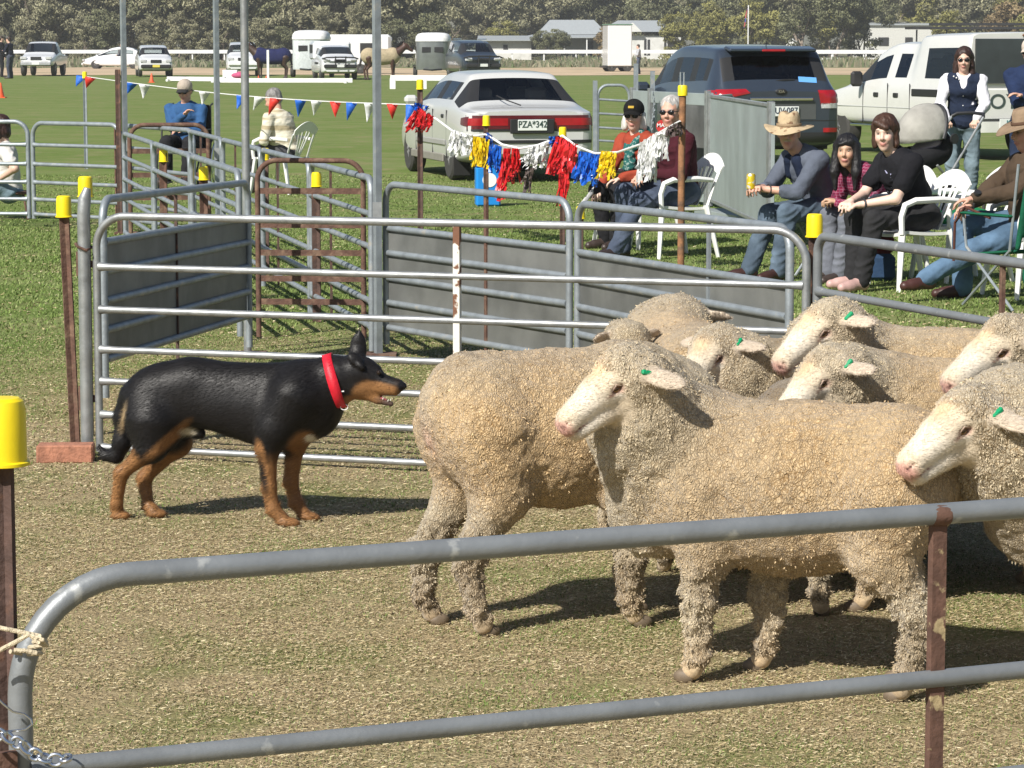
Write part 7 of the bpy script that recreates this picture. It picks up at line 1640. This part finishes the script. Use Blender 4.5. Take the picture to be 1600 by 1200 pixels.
m_leaf = mat('gum_leaves', attr=True, rough=.6, var=0, spec=.35); m_bark = mat('gum_bark', (.30, .25, .20), .9, var=.25, vs=3, second=(.12, .09, .07), ss=2, thr=(.45, .6))
def tree(seed, H, W, kind, label, low=.12):
    r = random.Random(seed); g = np.random.default_rng(seed); t = thing('gum_tree', label, 'tree', (0, 0, 0), 0, 'trees beyond the racetrack')
    b = MB(); tips = []
    def limb(p, d, L, rad, dep):
        pts = [p]; rs = [rad]; q = p
        for k in range(4): d = (d + Vector((r.uniform(-.22, .22), r.uniform(-.22, .22), .06))).normalized(); q = q + d * L / 4; pts.append(q); rs.append(rad * (1 - .13 * (k + 1)))
        b.tube(pts, rs, 7)
        if dep == 0: tips.append((q, L)); return
        tips.append((q, L))
        for k in range(r.choice((2, 3, 3))): a = r.uniform(0, 6.28); limb(pts[r.choice((2, 3, 4))], (d * .7 + Vector((math.cos(a) * .85, math.sin(a) * .85, r.uniform(-.05, .5)))).normalized(), L * r.uniform(.55, .8), rad * .5, dep - 1)
    for k in range(r.choice((1, 2, 2))): a = r.uniform(0, 6.28); limb(Vector((0, 0, -.1)), Vector((.25 * math.cos(a), .25 * math.sin(a), 1)).normalized(), H * .42, .17 * H / 9, 3)
    b.build('trunk', m_bark, t)
    cs = [(np.array(q), .5 + .28 * g.random() * W / 3) for q, L in tips]
    for k in range(int(34 * W / 3)):
        a = g.random() * 6.28; rr_ = W * math.sqrt(g.random()); z = H * (low + (1 - low) * g.random() ** .8); f = math.sqrt(max(.05, 1 - ((z / H - .5) / .62) ** 2)); cs.append((np.array([math.cos(a) * rr_ * f, math.sin(a) * rr_ * f, z]), .45 + .55 * g.random()))
    Vs = []; Cs = []; base = np.array(dict(grey=(.235, .225, .135), olive=(.22, .21, .065), dark=(.15, .155, .08), brown=(.235, .175, .09))[kind])
    for c, rad in cs:
        n = int(75 * rad * rad / .5) + 30; d = g.normal(0, 1, (n, 3)); d /= np.linalg.norm(d, axis=1, keepdims=True); p = c + d * rad * (.35 + .65 * g.random((n, 1)) ** .5) * np.array([1.15, 1.15, .72])
        u = g.normal(0, 1, (n, 3)); u /= np.linalg.norm(u, axis=1, keepdims=True); v = np.cross(u, d + .3 * g.normal(0, 1, (n, 3))); v /= np.linalg.norm(v, axis=1, keepdims=True); s = .065 + .08 * g.random((n, 1)); u = u * s * 1.7; v = v * s * .75
        Vs.append(np.stack([p - u, p + v, p + u, p - v], 1).reshape(-1, 3)); cc = base * (.72 + .6 * g.random()) * (.75 + .5 * g.random((n, 1))); Cs.append(np.repeat(cc, 4, 0))
    V = np.concatenate(Vs); obj('crown', V, np.arange(len(V)).reshape(-1, 4), m_leaf, t, smooth=False, col=np.concatenate(Cs)); return t
labs = dict(grey='grey-green gum tree in the belt of trees beyond the rail', olive='yellow-olive wattle among the trees beyond the rail', dark='dark green dense tree among the trees beyond the rail', brown='brownish thin-leaved tree among the trees beyond the rail')
protos = [tree(1, 10.5, 3.6, 'grey', labs['grey']), tree(2, 9.0, 3.9, 'grey', labs['grey'], .05), tree(3, 11, 3.4, 'dark', labs['dark']), tree(4, 7.0, 3.4, 'olive', labs['olive'], .03), tree(5, 10, 3.8, 'grey', labs['grey'], .2), tree(6, 6.2, 3.0, 'brown', labs['brown'], .1), tree(7, 8.0, 3.6, 'dark', labs['dark'], .02)]
used = set()
def put(k, px, Y, s=1.0, lab=None):
    o = protos[k] if k not in used else copy_tree(protos[k]); used.add(k)
    o.location = ((px - 800) / (FPX / Y), Y, 0); o.rotation_euler = (0, 0, rt_.uniform(0, 6.28)); s *= rt_.uniform(.88, 1.12); o.scale = (s, s, s * rt_.uniform(.92, 1.1))
    if lab: o['label'] = lab
rt_ = random.Random(21)
for i in range(24): put(rt_.choice((0, 1, 4, 0, 2, 1)), -30 + i * 37 + rt_.uniform(-14, 14), rt_.uniform(280, 292) + (0 if i * 37 < 720 else 70), rt_.uniform(.85, 1.1))
for i in range(20): put(rt_.choice((0, 1, 4, 2, 6)), -30 + i * 46 + rt_.uniform(-18, 18), rt_.uniform(302, 318) + (0 if i * 46 < 720 else 60), 1.15)
for i in range(15): put(rt_.choice((6, 1, 0)), -20 + i * 48 + rt_.uniform(-14, 14), rt_.uniform(276, 281), rt_.uniform(.42, .6))
for i in range(24): put(rt_.choice((2, 6, 0, 4, 2)), 800 + i * 37 + rt_.uniform(-14, 14), rt_.uniform(372, 392), 1.25)
for i in range(16): put(rt_.choice((6, 3, 2, 0)), 1010 + i * 42 + rt_.uniform(-14, 14), rt_.uniform(356, 366), 1.05)
for i in range(26): put(rt_.choice((2, 6, 0, 2)), -40 + i * 68 + rt_.uniform(-14, 14), rt_.uniform(400, 430), 1.6)
for k, px, Y, s, lab in ((5, 950, 318, .62, 'brownish spreading tree in front of the homestead roof'), (3, 1060, 322, .8, 'olive wattle right of the homestead gable'), (3, 1120, 315, .75, 'olive wattle left of the flagpole'), (3, 1180, 318, .85, 'olive wattle at the foot of the flagpole'), (2, 1250, 300, .8, 'dark tree left of the water tank, above the dark wagon'), (2, 1300, 302, .9, 'darkest dense tree above the dark wagon'), (6, 1345, 306, .8, 'dark tree beside the far pale building'),
                      (3, 1478, 300, .62, 'olive wattle above the far shed roof'), (5, 1570, 305, .9, 'brownish tree at the far right above the utility'), (3, 1610, 300, .8, 'olive wattle at the right edge'), (6, 850, 328, .42, 'round dark bush in front of the homestead verandah'), (6, 872, 326, .38, 'smaller dark bush in front of the homestead verandah'), (3, 782, 345, .7, 'olive wattle behind the small outbuilding')): put(k, px, Y, s, lab)

# ================================================================ THE AIR
hz_m = bpy.data.materials.new('haze'); hz_m.use_nodes = True; n_ = hz_m.node_tree.nodes; n_.remove(n_['Principled BSDF'])
pv = n_.new('ShaderNodeVolumePrincipled'); pv.inputs['Color'].default_value = (.97, .96, .93, 1); pv.inputs['Density'].default_value = .00055; pv.inputs['Anisotropy'].default_value = .3
hz_m.node_tree.links.new(pv.outputs[0], n_['Material Output'].inputs['Volume'])
hz = MB().box((0, 260, 11.5), (900, 620, 25.0)).build('haze', hz_m, smooth=False); tag(hz, 'thin pale air between the camera and the far trees', 'haze', kind='stuff')
scene.cycles.volume_bounces = 0
